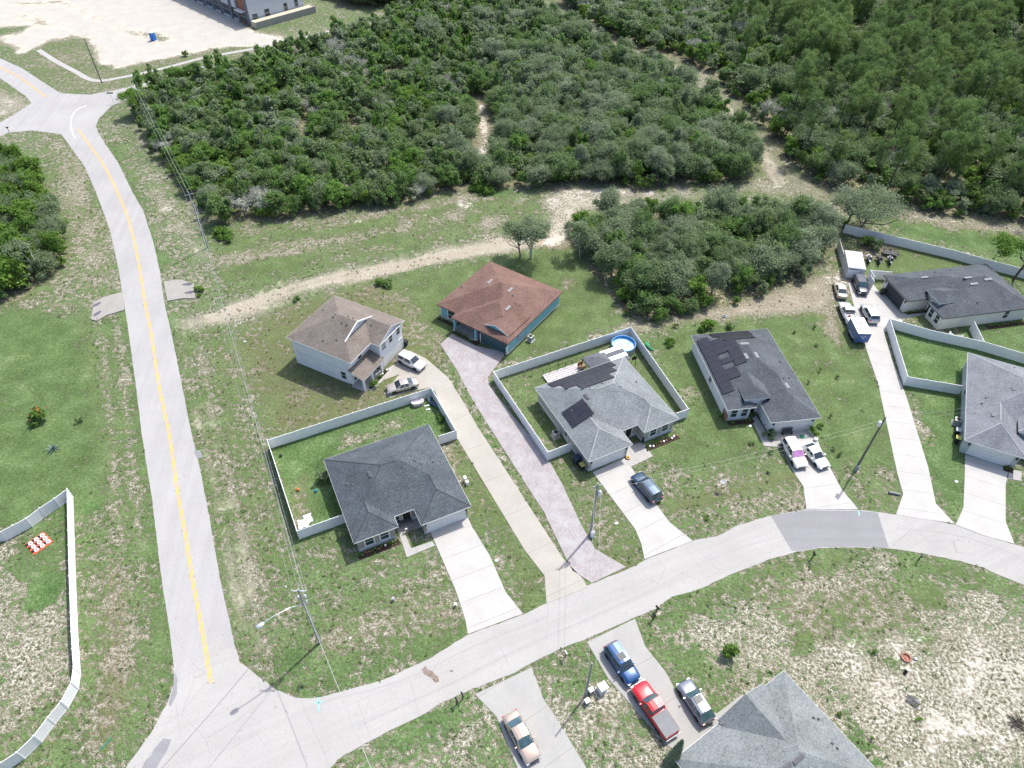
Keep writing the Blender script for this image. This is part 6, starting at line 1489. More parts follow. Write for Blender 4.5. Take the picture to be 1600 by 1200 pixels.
for k in range(30):
    a = k*2.4; t = k/30; L = 1.25*(1-0.5*t); el = 0.25+1.15*t; d = Vector((math.cos(a)*math.cos(el), math.sin(a)*math.cos(el), math.sin(el))); s_ = Vector((-math.sin(a), math.cos(a), 0))*0.075
    m.add([-s_*0.6, s_*0.6, d*L*0.5+s_, d*L*0.5-s_, d*L+Vector((0, 0, -0.08))], [(0, 1, 2, 3), (3, 2, 4)], lf_blue)
m.build('leaves', e)
shrub(1137, 1022, 1.15, 1.9, 'bright green bush alone on the pale sandy lot', lf_bright, 620, 603)
b = G(1047, 1194); e = empty('cypress', b); tag(e, 'narrow dark cone shaped cypress behind the red truck', 'cypress')
r = np.random.default_rng(44); n = 4200; zz = r.uniform(0, 1, n)**0.8; a = r.uniform(0, 6.28, n); rad_ = (0.66*(1-zz)**0.75+0.05)*r.uniform(0.75, 1.05, n)
C_ = np.stack([np.cos(a)*rad_, np.sin(a)*rad_, 0.1+zz*6.6], 1); me_ = leaves('foliage', C_, np.stack([np.cos(a), np.sin(a), np.full(n, 0.5)], 1), 0.12, r.uniform(0, 0.5, n), lf_scrub, r); o = bpy.data.objects.new('foliage', me_); col.objects.link(o); o.parent = e
m = MB(); m.tube([(0, 0, 0), (0, 0, 6.3)], [0.09, 0.02], bark_dk, 6); m.build('trunk', e)
for i, (x, y, rd, hh, lb, mt) in enumerate([
    (1366, 1021, 0.4, 0.5, 'tuft of bright green left of the fire pit', lf_bright), (1434, 1124, 0.35, 0.4, 'tiny green plant below the log pile', lf_bright), (1312, 1117, 0.4, 0.4, 'weed tuft above the right slope of the bottom roof', lf_bright), (1362, 1156, 0.35, 0.45, 'weed tuft beside the right eave of the bottom roof', lf_scrub),
    (1199, 546, 0.01, 0.01, '', None),
    (1100, 512, 1.5, 1.7, 'leafy bush at the edge of the small wood above the slate roof', lf_bright), (1139, 512, 0.8, 1.0, 'dark little bush right of the leafy bush, above the slate roof', lf_scrub), (1046, 538, 1.1, 0.9, 'low bush on the lawn left of the slate roof corner', lf_bright), (1054, 512, 0.6, 0.8, 'sapling below the rim of the small wood', lf_bright),
    (1241, 521, 0.35, 0.7, 'sapling on the lawn right of the slate roof, uppermost', lf_scrub), (1271, 513, 0.4, 0.8, 'sapling near the grass track left of the white pickup', lf_scrub), (1280, 580, 0.35, 0.9, 'sapling low on the lawn between slate roof and long drive', lf_scrub), (1307, 591, 0.35, 0.8, 'sapling beside the long drive level with the pale roof corner', lf_scrub), (1275, 541, 0.4, 0.6, 'middle sapling on the lawn right of the slate roof', lf_scrub), (1262, 599, 0.3, 0.8, 'sapling close to the right eave of the slate roof', lf_scrub), (1297, 652, 0.3, 0.7, 'sapling off the right corner of the slate roofed garage', lf_scrub),
    (1201, 681, 0.95, 1.1, 'clipped round shrub at the left of the slate roofed garage', lf_scrub), (1272, 679, 0.9, 1.0, 'leafy shrub at the right corner of the slate roofed garage', lf_bright), (1281, 668, 0.6, 0.8, 'smaller shrub beyond the right garage corner of the slate roofed house', lf_bright), (1129, 652, 0.5, 0.8, 'green shrub against the left wall of the slate roofed house', lf_bright),
    (1174, 694, 0.5, 0.4, 'low weeds by the corner of the front walk, slate roofed house', lf_scrub), (1203, 708, 0.45, 0.6, 'dark plant left of the ivory minivan', lf_scrub), (1200, 740, 0.3, 0.4, 'small dark weed in the verge below the ivory minivan', lf_scrub), (1310, 712, 0.5, 0.9, 'dark shrub on the lawn right of the pearl coupe', lf_scrub), (1301, 703, 0.35, 0.6, 'small shrub above the one right of the pearl coupe', lf_scrub),
    (585, 603, 1.0, 1.2, 'shrub at the front left corner of the two storey house porch', lf_bright), (602, 569, 0.4, 0.6, 'potted bush at the garage corner of the two storey house', lf_scrub), (594, 590, 0.35, 0.5, 'low plant in the bed along the two storey porch', lf_bright), (588, 597, 0.3, 0.4, 'second low plant in the bed along the two storey porch', lf_bright), (582, 601, 0.3, 0.4, 'low plant nearest the camera end of the porch bed', lf_scrub),
    (688, 656, 0.75, 0.9, 'round bright shrub inside the fenced yard right of the charcoal roof', lf_bright), (693, 671, 0.55, 0.6, 'lower shrub in the right corner of the fenced yard', lf_scrub), (505, 752, 1.1, 2.0, 'dark shrub against the left wall of the charcoal roofed house', lf_scrub), (545, 838, 0.9, 1.6, 'dark shrub at the front left corner of the charcoal roofed house', lf_scrub),
    (350, 372, 2.0, 1.6, 'low bush beside the pole at the corner of the big wood', lf_bright), (338, 366, 1.4, 1.2, 'smaller bush left of the low bush at the corner pole', lf_bright), (600, 446, 1.4, 0.9, 'dark weed clump where the lawn meets the dirt track', lf_scrub), (463, 469, 0.9, 0.5, 'dark weed clump beside the dirt track', lf_scrub), (312, 455, 1.0, 0.8, 'weeds around the right culvert apron', lf_bright), (311, 463, 0.6, 0.6, 'second clump of weeds at the right culvert apron', lf_bright),
    (235, 107, 0.9, 1.8, 'dark bush on the strip beside the sandy lot', lf_scrub), (290, 88, 1.2, 1.5, 'bush in the weedy strip right of the sandy lot', lf_bright), (1363, 388, 1.6, 2.2, 'dark bush right of the canopy tent', lf_scrub), (1351, 383, 1.5, 2.0, 'leafy bush between canopy tent and back fence', lf_bright),
    (1575, 731, 0.42, 0.6, 'round green plant in the bed at the right garage corner', lf_bright), (1392, 516, 0.7, 0.5, 'weeds inside the white fence corner by the long drive', lf_bright), (1548, 412, 0.4, 2.2, 'green vine climbing the back fence above the cream house', lf_bright), (1102, 809, 0.5, 0.3, 'green weed on the verge by the curved street', lf_bright),
    (745, 296, 2.0, 1.2, 'bright weeds on the upper edge of the cleared strip', lf_bright), (762, 300, 1.8, 1.0, 'second patch of bright weeds on the upper edge of the cleared strip', lf_bright), (472, 1072, 0.5, 0.5, 'dark weed beside the street corner', lf_scrub)]):
    if lb: shrub(x, y, rd, hh, lb, mt, None, 620+i)
# ------------------------------------------------------------------ yard things
def thing(name, label, cat, px, py, rz=0.0, h=0.0, group=None):
    e = empty(name, G(px, py, h), rz); tag(e, label, cat, group); return e
def dirang(a, b): d = G(*b)-G(*a); return math.atan2(d.y, d.x)
blue_p = plain('pool_blue', (0.05, 0.28, 0.6), 0.4); water = glass('pool_water', (0.25, 0.42, 0.52), 0.08); frame_m = plain('pool_frame', (0.4, 0.42, 0.45), 0.4, 0.2)
e = thing('pool', 'round above ground pool in the back corner of the solar roofed yard', 'pool', 973, 545); e.scale = (0.84, 0.84, 1)
m = MB(); m.lathe([(2.25, 0), (2.3, 0.5), (2.25, 1.15)], frame_m, 36); m.build('outer_wall', e)
m = MB(); m.lathe([(2.2, 1.15), (2.2, 0.5)], blue_p, 36); m.build('liner', e)
m = MB(); m.lathe([(2.32, 1.12), (2.32, 1.2), (2.15, 1.2), (2.15, 1.14)], plain('pool_rail', (0.12, 0.3, 0.55), 0.4), 36); m.build('rim', e)
m = MB(); m.lathe([(2.19, 0.72), (0.01, 0.72)], water, 36); m.build('water', e)
for k in range(12):
    a = k*math.pi/6; m = MB(); m.tube([(2.36*math.cos(a), 2.36*math.sin(a), 0), (2.36*math.cos(a), 2.36*math.sin(a), 1.15)], 0.035, frame_m, 6); m.build('leg', e)
grn = plain('green_plastic', (0.03, 0.36, 0.16), 0.5)
e = thing('play_pool', 'green plastic paddling pool lying outside the fence corner by the round pool', 'paddling pool', 1014, 543)
m = MB(); m.lathe([(0.0, 0.05), (0.62, 0.05), (0.78, 0.3), (0.86, 0.32), (0.8, 0.0), (0, 0)], grn, 18); o = m.build('basin', e); o.scale = (0.62, 1.15, 1); o.rotation_euler = (0.1, 0.7, 0.6)
deckm = plain('deck_board', (0.46, 0.43, 0.43), 0.7, var=0.2)
e = thing('patio_deck', 'white deck behind the solar roofed house', 'deck', 884, 596, R(26.9))
m = MB()
for k in range(9): m.box((0.5+0.0, -1.0+k*0.42, 0.25), (6.4, 0.38, 0.06), deckm)
m.build('boards', e); m = MB(); m.box((0.5, 0.7, 0.1), (6.2, 3.7, 0.2), gray_m); m.build('skirt', e)
for k in range(5):
    m = MB(); m.tube([(-2.6+k*1.3, 2.5, 0), (-2.6+k*1.3, 2.5, 1.3)], 0.04, black, 6); m.build('rail_post', e)
m = MB(); m.tube([(-2.6, 2.5, 1.28), (2.6, 2.5, 1.28)], 0.03, black, 5); m.build('rail', e)
tanw = plain('wicker_tan', (0.3, 0.2, 0.12), 0.8, var=0.2, scale=8)
e = thing('patio_chair', 'brown wicker chair on the white deck behind the solar roofed house', 'chair', 909, 577, R(40))
m = MB(); m.box((0, 0, 0.62), (1.0, 0.9, 0.16), tanw); m.build('seat', e); m = MB(); m.box((0, 0.46, 0.95), (1.0, 0.12, 0.75), tanw); m.build('backrest', e)
for x_ in (-0.42, 0.42):
    for y_ in (-0.38, 0.38): m = MB(); m.box((x_, y_, 0.42), (0.08, 0.08, 0.3), tanw); m.build('leg', e)
canv = plain('canopy_gray', (0.12, 0.125, 0.14), 0.85, var=0.12, scale=1.5)
e = thing('gazebo', 'gazebo with peaked dark grey roof behind the solar roofed house', 'gazebo', 935, 581, R(26.9))
m = MB(); q = [(-2.1, -1.8, 2.3), (2.1, -1.8, 2.3), (2.1, 1.8, 2.3), (-2.1, 1.8, 2.3), (0, 0, 3.2)]; m.add(q, [(0, 1, 4), (1, 2, 4), (2, 3, 4), (3, 0, 4)], canv)
q2 = [(x, y, z-0.25) for x, y, z in q[:4]]; m.add(q[:4]+q2, [(0, 4, 5, 1), (1, 5, 6, 2), (2, 6, 7, 3), (3, 7, 4, 0)], canv); m.build('roof', e)
for x_, y_ in ((-2, -1.7), (2, -1.7), (2, 1.7), (-2, 1.7)): m = MB(); m.box((x_, y_, 1.15), (0.1, 0.1, 2.3), black); m.build('post', e)
e = thing('patio_awning', 'pale striped metal awning between the gazebo and the grey hip roof', 'awning', 958, 574, R(26.9))
m = MB()
for k in range(4): m.box((0, -1.3+k*0.85, 2.55), (3.6, 0.7, 0.08), [canv, alu][k % 2], 0, Matrix.Rotation(0.08, 3, 'X'))
m.build('panels', e)
for x_ in (-1.7, 1.7):
    for y_ in (-1.5, 1.4): m = MB(); m.box((x_, y_, 1.25), (0.09, 0.09, 2.5), vinyl); m.build('post', e)
m = MB(); e = thing('play_hoop', 'black upright toy frame on the lawn behind the grey hip roof', 'play frame', 989, 571, R(20))
m.tube([(-0.5, 0, 0), (0, 0, 2.2), (0.5, 0, 0)], 0.06, black, 6); m.build('frame', e); m = MB(); m.box((0, -0.05, 1.6), (0.8, 0.06, 0.7), black); m.build('board', e)
# air conditioners, bins
def ac(px, py, label, rz=0.0):
    e = thing('air_conditioner', label, 'air conditioner', px, py, rz, group='air conditioning units beside the houses')
    m = MB(); m.box((0, 0, 0.06), (1.15, 1.15, 0.12), conc_w); m.build('pad', e)
    m = MB(); m.box((0, 0, 0.55), (0.8, 0.8, 0.86), plain_ac); 
    for k in range(7): m.box((0, 0, 0.2+k*0.11), (0.815, 0.815, 0.02), dkgray)
    m.build('case', e); m = MB(); m.lathe([(0.0, 0.995), (0.3, 0.995), (0.33, 0.99)], black, 16); m.lathe([(0.34, 0.985), (0.36, 1.01), (0.4, 0.985)], plain_ac, 16); m.build('fan', e)
plain_ac = plain('ac_gray', (0.5, 0.5, 0.48), 0.5, 0.2)
ac(829, 532, 'air conditioner on the grass right of the teal house', R(-34)); ac(868, 682, 'air conditioner in the fenced side yard of the solar roofed house', R(27)); ac(1493, 662, 'air conditioner at the left wall of the blue grey roofed house', R(-25))
def bin_(px, py, label, body, lid, rz=0.0, s=1.0):
    e = thing('wheelie_bin', label, 'bin', px, py, rz, group='wheeled bins beside the houses'); e.scale = (s, s, s)
    m = MB(); b = [(-.24, -.26, .1), (.24, -.26, .1), (.24, .26, .1), (-.24, .26, .1)]; t = [(-.3, -.34, 1.0), (.3, -.34, 1.0), (.3, .34, 1.0), (-.3, .34, 1.0)]
    m.add(b+t, [(0, 1, 5, 4), (1, 2, 6, 5), (2, 3, 7, 6), (3, 0, 4, 7), (3, 2, 1, 0)], body); m.build('body', e)
    m = MB(); m.box((0, 0, 1.04), (0.66, 0.74, 0.07), lid); m.build('lid', e)
    for x_ in (-0.26, 0.26): m = MB(); m.tube([(x_-0.03, 0.3, 0.12), (x_+0.03, 0.3, 0.12)], 0.12, black, 10); m.build('wheel', e)
navyb = plain('bin_navy', (0.02, 0.035, 0.07), 0.5); yell = plain('bin_lid_yellow', (0.5, 0.46, 0.12), 0.5); blk = plain('bin_black', (0.02, 0.022, 0.024), 0.5)
bin_(901, 724, 'dark navy bin in the shade left of the solar roofed garage', navyb, navyb, R(27), 1.3); bin_(909, 733, 'bin with a yellow lid left of the solar roofed garage', blk, yell, R(27)); bin_(634, 540, 'dark bin at the right corner of the two storey house', navyb, blk, R(63))
bin_(1493, 679, 'bin with a pale grey lid at the left wall of the blue grey roofed house', blk, plain('bin_lid_gray', (0.4, 0.42, 0.47), 0.5), R(-25)); bin_(1493, 691, 'bin with a yellow lid at the left wall of the blue grey roofed house', blk, yell, R(-25)); bin_(1378, 460, 'black round topped bin at the open garage of the cream house', blk, blk, 0.5)
# porta toilet, trailer, tent
tblue = plain('toilet_blue', (0.02, 0.14, 0.5), 0.4)
e = thing('portable_toilet', 'blue portable toilet standing on the white sand lot', 'portable toilet', 240.5, 63, R(-15))
m = MB(); m.box((0, 0, 1.1), (1.15, 1.2, 2.2), tblue); 
for k in (-1, 0, 1): m.box((k*0.36, -0.61, 1.2), (0.05, 0.03, 1.8), tblue)
m.build('body', e); m = MB(); m.prism([(-.62, -.65), (.62, -.65), (.62, .65), (-.62, .65)], 2.2, 2.26, vinyl); m.add([(-.6, -.63, 2.262), (.6, -.63, 2.262), (.6, .63, 2.262), (-.6, .63, 2.262), (0, 0, 2.45)], [(0, 1, 4), (1, 2, 4), (2, 3, 4), (3, 0, 4)], vinyl); m.build('roof', e)
m = MB(); m.box((0, -0.62, 1.1), (0.7, 0.03, 1.85), plain('toilet_door', (0.03, 0.2, 0.6), 0.4)); m.build('door', e)
tn = plain('trailer_blue', (0.03, 0.1, 0.33), 0.3, 0.1, coat=0.5); tside = plain('trailer_side', (0.1, 0.16, 0.28), 0.3, 0.1)
rzt = dirang((1329, 514), (1342, 541)); c_ = (G(1334, 516, 0)+G(1341, 536, 0))/2
e = empty('cargo_trailer', (c_.x, c_.y, 0), rzt); tag(e, 'enclosed blue cargo trailer with a white roof behind the white pickup', 'trailer')
L_, W_, H_ = 4.0, 2.1, 2.3
m = MB(); m.box((0, 0, 0.5+(H_-0.5)/2), (L_, W_, H_-0.5), tside); m.build('body', e)
m = MB(); m.box((0, 0, H_+0.03), (L_+0.06, W_+0.06, 0.06), vinyl); m.box((-0.6, 0.2, H_+0.1), (0.35, 0.35, 0.1), gray_m); m.build('roof', e)
m = MB(); m.box((L_/2+0.015, 0, 1.4), (0.03, W_*0.94, 1.7), tn); m.build('rear_ramp', e)
m = MB()
for a in ((W_*0.42, 1.4, 0.05, 1.6), (-W_*0.42, 1.4, 0.05, 1.6), (0, 2.18, W_*0.84, 0.05), (0, 0.62, W_*0.84, 0.05)): m.box((L_/2+0.035, a[0], a[1]), (0.02, a[2], a[3]), chrome)
for a in ((0.25, 1.7), (-0.3, 1.75), (-0.02, 1.45)): m.box((L_/2+0.035, a[0], a[1]), (0.02, 0.22, 0.16), vinyl)
m.build('trim', e)
for x_ in (-0.1, 0.75):
    for s_ in (-1, 1):
        m = MB(); m.tube([(x_, s_*(W_/2-0.02), 0.34), (x_, s_*(W_/2+0.17), 0.34)], 0.34, tyre, 18); m.build('wheel', e)
m = MB(); 
for s_ in (-1, 1): m.box((0.32, s_*(W_/2+0.1), 0.78), (1.9, 0.24, 0.06), alu)
m.build('fender', e); m = MB(); m.tube([(-L_/2, 0.5, 0.5), (-L_/2-1.2, 0, 0.45)], 0.05, black, 6); m.tube([(-L_/2, -0.5, 0.5), (-L_/2-1.2, 0, 0.45)], 0.05, black, 6); m.build('drawbar', e)
# canopy tent with white sides
cloth = plain('tent_cloth', (0.55, 0.545, 0.555), 0.8, var=0.04, scale=0.6)
p0, p1, p2 = G(1320, 391, 2.3), G(1347, 391, 2.3), G(1353, 417, 2.3)
rzt = dirang((1318, 386), (1326, 417)); o_ = G(1326, 417, 2.3); o_.z = 0
wx_ = (G(1353.5, 417, 2.3)-G(1326, 414, 2.3)).length; dy_ = (G(1318.5, 387, 2.3)-G(1326, 414, 2.3)).length
rzf = math.atan2(*(G(1353.5, 417.5, 2.3)-G(1326, 414, 2.3)).yx)
e = empty('canopy_tent', o_, rzf); tag(e, 'white canopy tent with cloth sides at the top of the long drive', 'tent')
m = MB(); q = [(0, 0, 2.2), (wx_, 0, 2.2), (wx_, dy_, 2.2), (0, dy_, 2.2), (wx_/2, 0.6, 2.5), (wx_/2, dy_-0.6, 2.5)]
m.add(q, [(0, 1, 4), (1, 2, 5, 4), (2, 3, 5), (3, 0, 4, 5)], cloth); q2 = [(x, y, 1.95) for x, y, z in q[:4]]; m.add(q[:4]+q2, [(0, 4, 5, 1), (1, 5, 6, 2), (2, 6, 7, 3), (3, 7, 4, 0)], cloth); m.build('roof', e)
m = MB(); 
for a, b_ in (((0.02, 0), (0.02, dy_)), ((wx_-0.02, 0), (wx_-0.02, dy_)), ((0, dy_-0.02), (wx_, dy_-0.02)), ((wx_-1.2, 0.02), (wx_, 0.02))): m.add([(*a, 0), (*b_, 0), (*b_, 1.95), (*a, 1.95)], [(0, 1, 2, 3)], cloth)
m.build('side_cloth', e)
for x_, y_ in ((0.05, 0.05), (wx_-0.05, 0.05), (wx_-0.05, dy_-0.05), (0.05, dy_-0.05)): m = MB(); m.tube([(x_, y_, 0), (x_, y_, 2.2)], 0.035, alu, 6); m.build('post', e)
# motorcycles by the tent
def moto(px, py, label, c, rz, seat=black):
    e = thing('motorcycle', label, 'motorcycle', px, py, rz, group='motorcycles parked beside the tent')
    for x_ in (-0.85, 0.85): 
        w_ = MB(); vs = []; n = 16
        for r_, y_ in ((0.22, -0.07), (0.34, -0.07), (0.36, 0), (0.34, 0.07), (0.22, 0.07)): vs += [(r_*math.cos(6.283*t/n), y_, r_*math.sin(6.283*t/n)) for t in range(n)]
        w_.add(vs, [(i*n+t, i*n+(t+1) % n, (i+1)*n+(t+1) % n, (i+1)*n+t) for i in range(4) for t in range(n)], tyre, True); w_.build('wheel', e, (x_, 0, 0.36))
    m = MB(); m.box((0.05, 0, 0.55), (0.8, 0.42, 0.5), dkgray); m.box((-0.15, 0.32, 0.35), (1.3, 0.1, 0.1), chrome); m.build('engine', e)
    m = MB(); m.lathe([(0.0, 1.1), (0.2, 1.05), (0.3, 0.9), (0.24, 0.75), (0, 0.7)], c, 12, (0.3, 0, 0)); m.build('fuel_tank', e)
    m = MB(); m.box((-0.4, 0, 0.88), (0.75, 0.38, 0.14), seat); m.build('seat', e)
    m = MB(); m.box((0.92, 0, 0.78), (0.7, 0.24, 0.07), c); m.box((-0.9, 0, 0.78), (0.75, 0.28, 0.08), c); m.build('fender', e)
    m = MB(); m.tube([(0.5, -0.48, 1.15), (0.68, -0.2, 1.05), (0.68, 0.2, 1.05), (0.5, 0.48, 1.15)], 0.03, chrome, 6); m.build('handlebar', e)
    m = MB(); m.box((0.82, 0, 1.25), (0.06, 0.55, 0.5), pane, 0, Matrix.Rotation(-0.4, 3, 'Y')); m.build('windscreen', e)
    for s_ in (-1, 1): m = MB(); m.box((-0.75, s_*0.36, 0.62), (0.55, 0.22, 0.34), c); m.build('saddlebag', e)
mr = dirang((1387, 396), (1390, 416))
moto(1356, 409, 'white and grey motorcycle nearest the tent', plain('moto_white', (0.5, 0.52, 0.55), 0.3), mr); moto(1372, 410, 'dark motorcycle in the middle of the three by the tent', plain('moto_dark', (0.03, 0.04, 0.06), 0.3), mr); moto(1389, 411, 'silver motorcycle on the right of the three by the tent', plain('moto_silver', (0.3, 0.31, 0.34), 0.3), mr)
e = thing('utility_trailer', 'low black open utility trailer behind the motorcycles', 'trailer', 1390, 398, R(-18))
m = MB(); m.box((0, 0, 0.5), (2.6, 1.5, 0.06), dkgray); m.build('bed', e); m = MB()
for a in ((0, 0.75, 2.6, 0.05), (0, -0.75, 2.6, 0.05), (1.3, 0, 0.05, 1.5), (-1.3, 0, 0.05, 1.5)): m.box((a[0], a[1], 0.9), (a[2], a[3], 0.05), black); m.box((a[0], a[1], 0.7), (a[2], a[3], 0.04), black)
m.build('rail', e)
for s_ in (-1, 1): m = MB(); m.tube([(0, s_*0.78, 0.32), (0, s_*0.95, 0.32)], 0.32, tyre, 16); m.build('wheel', e)
m = MB(); m.tube([(1.3, 0, 0.48), (2.3, 0, 0.4)], 0.04, black, 6); m.build('drawbar', e)
e = thing('gate', 'open white gate leaf beside the black blue SUV', 'gate', 1358, 448, dirang((1352, 438), (1360, 450))); m = MB(); m.box((0, 0, 0.95), (1.5, 0.06, 1.6), vinyl); m.build('leaf', e); m = MB(); m.box((-0.8, 0, 0.95), (0.12, 0.12, 1.9), vinyl); m.build('post', e)
# fenced yard of the charcoal roofed house
e = thing('play_tub', 'pinkish white tub against the back fence of the charcoal roofed yard', 'tub', 653, 632, R(22))
m = MB(); pm_ = plain('tub_pink', (0.6, 0.54, 0.55), 0.5); m.lathe([(0.0, 0.5), (0.78, 0.5), (0.95, 0.72), (1.0, 0.7), (0.9, 0.0), (0, 0)], pm_, 8); o = m.build('shell', e); o.scale = (1.0, 0.62, 1); 
tarp = plain('tarp_blue', (0.07, 0.12, 0.16), 0.6, var=0.3, scale=2)
e = thing('lounge_chair', 'blue grey folding lounger in the upper corner of the charcoal roofed yard', 'lounger', 678, 633, R(-40))
m = MB(); m.box((0, 0, 0.35), (1.3, 0.6, 0.06), tarp); m.build('seat', e); m = MB(); m.box((-0.8, 0, 0.6), (0.7, 0.6, 0.06), tarp, 0, Matrix.Rotation(0.8, 3, 'Y')); m.build('backrest', e)
for x_ in (-0.5, 0.5):
    for y_ in (-0.26, 0.26): m = MB(); m.box((x_, y_, 0.16), (0.05, 0.05, 0.32), alu); m.build('leg', e)
for (x, y, w_, lb, mt) in ((667, 634, 0.7, 'white plank on the lawn right of the pink tub', vinyl), (669, 640, 0.6, 'white toy board below the white plank', vinyl)):
    e = G(x, y); m = MB(); m.box((0, 0, 0.05), (w_, 0.22, 0.08), mt); o = m.build('plank', loc=e, rz=0.3); tag(o, lb, 'plank')
lw = plain('sheet_white', (0.62, 0.68, 0.68), 0.6, var=0.1)
e = thing('plastic_sheet', 'crumpled white plastic sheet in the lower left corner of the fenced yard', 'plastic sheet', 478, 814, 0.4)
r = random.Random(3); m = MB(); n = 8; vs = [(i*0.26-1+r.uniform(-.08, .08), j*0.26-1+r.uniform(-.08, .08), 0.05+r.uniform(0, 0.22)) for j in range(n) for i in range(n)]
m.add(vs, [(j*n+i, j*n+i+1, (j+1)*n+i+1, (j+1)*n+i) for j in range(n-1) for i in range(n-1) if not ((i < 3 and j > 4) or (i > 4 and j < 2))], lw, False); m.build('sheet', e)
orange = plain('toy_orange', (0.6, 0.14, 0.03), 0.5)
for (x, y, lb, mt, nm) in ((466, 766, 'orange ball on the bare patch of the fenced yard', orange, 'ball'), (494, 768, 'blue green ball near the left wall of the charcoal roofed house', plain('toy_teal', (0.02, 0.25, 0.3), 0.5), 'ball'), (439, 713, 'dark ball by the left fence of the charcoal roofed yard', blk, 'ball')):
    m = MB(); m.lathe([(0, 0), (0.12, 0.03), (0.2, 0.12), (0.22, 0.2), (0.2, 0.3), (0.12, 0.38), (0, 0.4)], mt, 14); o = m.build(nm, loc=G(x, y)); tag(o, lb, 'ball')
e = thing('patio_table', 'dark rectangular table in the entry nook of the charcoal roofed house', 'table', 633, 817, R(25.9))
m = MB(); m.box((0, 0, 0.8), (1.7, 1.0, 0.06), dkgray); m.build('tabletop', e)
for x_ in (-0.75, 0.75):
    for y_ in (-0.4, 0.4): m = MB(); m.box((x_, y_, 0.39), (0.06, 0.06, 0.78), black); m.build('leg', e)
e = thing('parked_bicycle', 'small chrome bicycle on the walk by the entry of the charcoal roofed house', 'bicycle', 638, 831, R(30))
for x_ in (-0.45, 0.45):
    m = MB(); n = 16; vs = []
    for r_, y_ in ((0.24, 0), (0.27, -0.03), (0.3, 0), (0.27, 0.03), (0.24, 0)): vs += [(r_*math.cos(6.283*t/n), y_, r_*math.sin(6.283*t/n)) for t in range(n)]
    m.add(vs, [(i*n+t, i*n+(t+1) % n, (i+1)*n+(t+1) % n, (i+1)*n+t) for i in range(4) for t in range(n)], tyre); m.build('wheel', e, (x_, 0, 0.3))
m = MB(); m.tube([(-0.45, 0, 0.3), (-0.1, 0, 0.35), (0.35, 0, 0.7), (0.45, 0, 0.3)], 0.03, chrome, 6); m.tube([(-0.1, 0, 0.35), (-0.2, 0, 0.8)], 0.03, chrome, 6); m.build('frame', e)
m = MB(); m.box((-0.2, 0, 0.82), (0.26, 0.14, 0.06), vinyl); m.build('saddle', e); m = MB(); m.tube([(0.33, -0.28, 0.85), (0.35, 0, 0.8), (0.33, 0.28, 0.85)], 0.02, chrome, 6); m.build('handlebar', e)
# red mat with crosses and rounds, lower left
rd = plain('mat_red', (0.55, 0.1, 0.05), 0.8, var=0.15); e = thing('game_mat', 'square red mat with rows of black and white pieces on the lower left lawn', 'mat', 61, 849, R(45+8))
m = MB(); m.box((0, 0, 0.03), (2.35, 2.35, 0.05), rd); m.build('mat', e)
for i in range(3):
    for j in range(3):
        x_, y_ = (i-1)*0.72, (j-1)*0.72; m = MB(); m.lathe([(0.14, 0.06), (0.15, 0.16), (0.27, 0.16), (0.28, 0.06)], vinyl, 12, (x_+0.06, y_, 0)); m.build('ring', e)
        m = MB(); m.box((x_-0.26, y_+0.12, 0.12), (0.36, 0.13, 0.12), blk, 0.8); m.box((x_-0.26, y_+0.12, 0.125), (0.36, 0.13, 0.12), blk, -0.8); m.build('cross', e)
# stick, fire pit, log pile and other odds and ends
m = MB(); m.tube([(-0.65, 0, 0.05), (0.65, 0, 0.05)], 0.06, plain('pole_green', (0.02, 0.24, 0.17), 0.5), 8); tag(m.build('fence_stake', loc=G(166, 1162), rz=R(62)), 'green stake lying in the grass near the left road bend', 'stake')
e = thing('fire_pit', 'round brick red fire pit on the pale sandy lot', 'fire pit', 1415, 1028)
brick_r = plain('pit_brick', (0.33, 0.17, 0.12), 0.9, var=0.3, scale=6)
for k in range(14):
    a = k*6.283/14; m = MB(); m.box((0.46*math.cos(a), 0.46*math.sin(a), 0.1), (0.15, 0.19, 0.2), brick_r, a); m.build('brick', e)
m = MB(); m.lathe([(0.0, 0.05), (0.37, 0.04)], plain('ash_red', (0.3, 0.14, 0.1), 0.95, var=0.5, scale=9), 16); m.build('ashes', e)
e = thing('log_pile', 'small heap of dark sticks below the fire pit', 'log pile', 1427, 1097, R(-45)); r = random.Random(8)
for k in range(9): m = MB(); y_ = -0.45+k*0.11; m.tube([(-0.6+r.uniform(-.15, .15), y_, 0.06+r.uniform(0, .1)), (0.6+r.uniform(-.15, .15), y_+r.uniform(-.1, .1), 0.08)], 0.04, [bark_dk, gray_m][k % 2], 6); m.build('log', e)
m = MB(); m.lathe([(0, 0), (0.16, 0.0), (0.2, 0.3), (0.16, 0.3), (0.14, 0.05)], blk, 12); tag(m.build('bucket', loc=G(1414, 1051)), 'black bucket just below the fire pit', 'bucket')
m = MB(); m.box((0, 0, 0.1), (0.3, 0.22, 0.2), plain('box_pale', (0.5, 0.55, 0.56), 0.6)); tag(m.build('cooler_box', loc=G(1430, 1030)), 'pale box right of the fire pit', 'box')
e = thing('brush_heap', 'dark heap of cut branches at the lower right edge', 'brush heap', 1590, 1132); m = MB(); r = random.Random(2)
for k in range(40): a = r.uniform(0, 6.28); m.tube([(math.cos(a)*0.7*r.random(), math.sin(a)*0.7*r.random(), r.uniform(0, .3)), (math.cos(a+2)*1.0, math.sin(a+2)*1.0, r.uniform(0, .5))], 0.025, bark_dk, 4, cap=False)
m.build('branches', e)
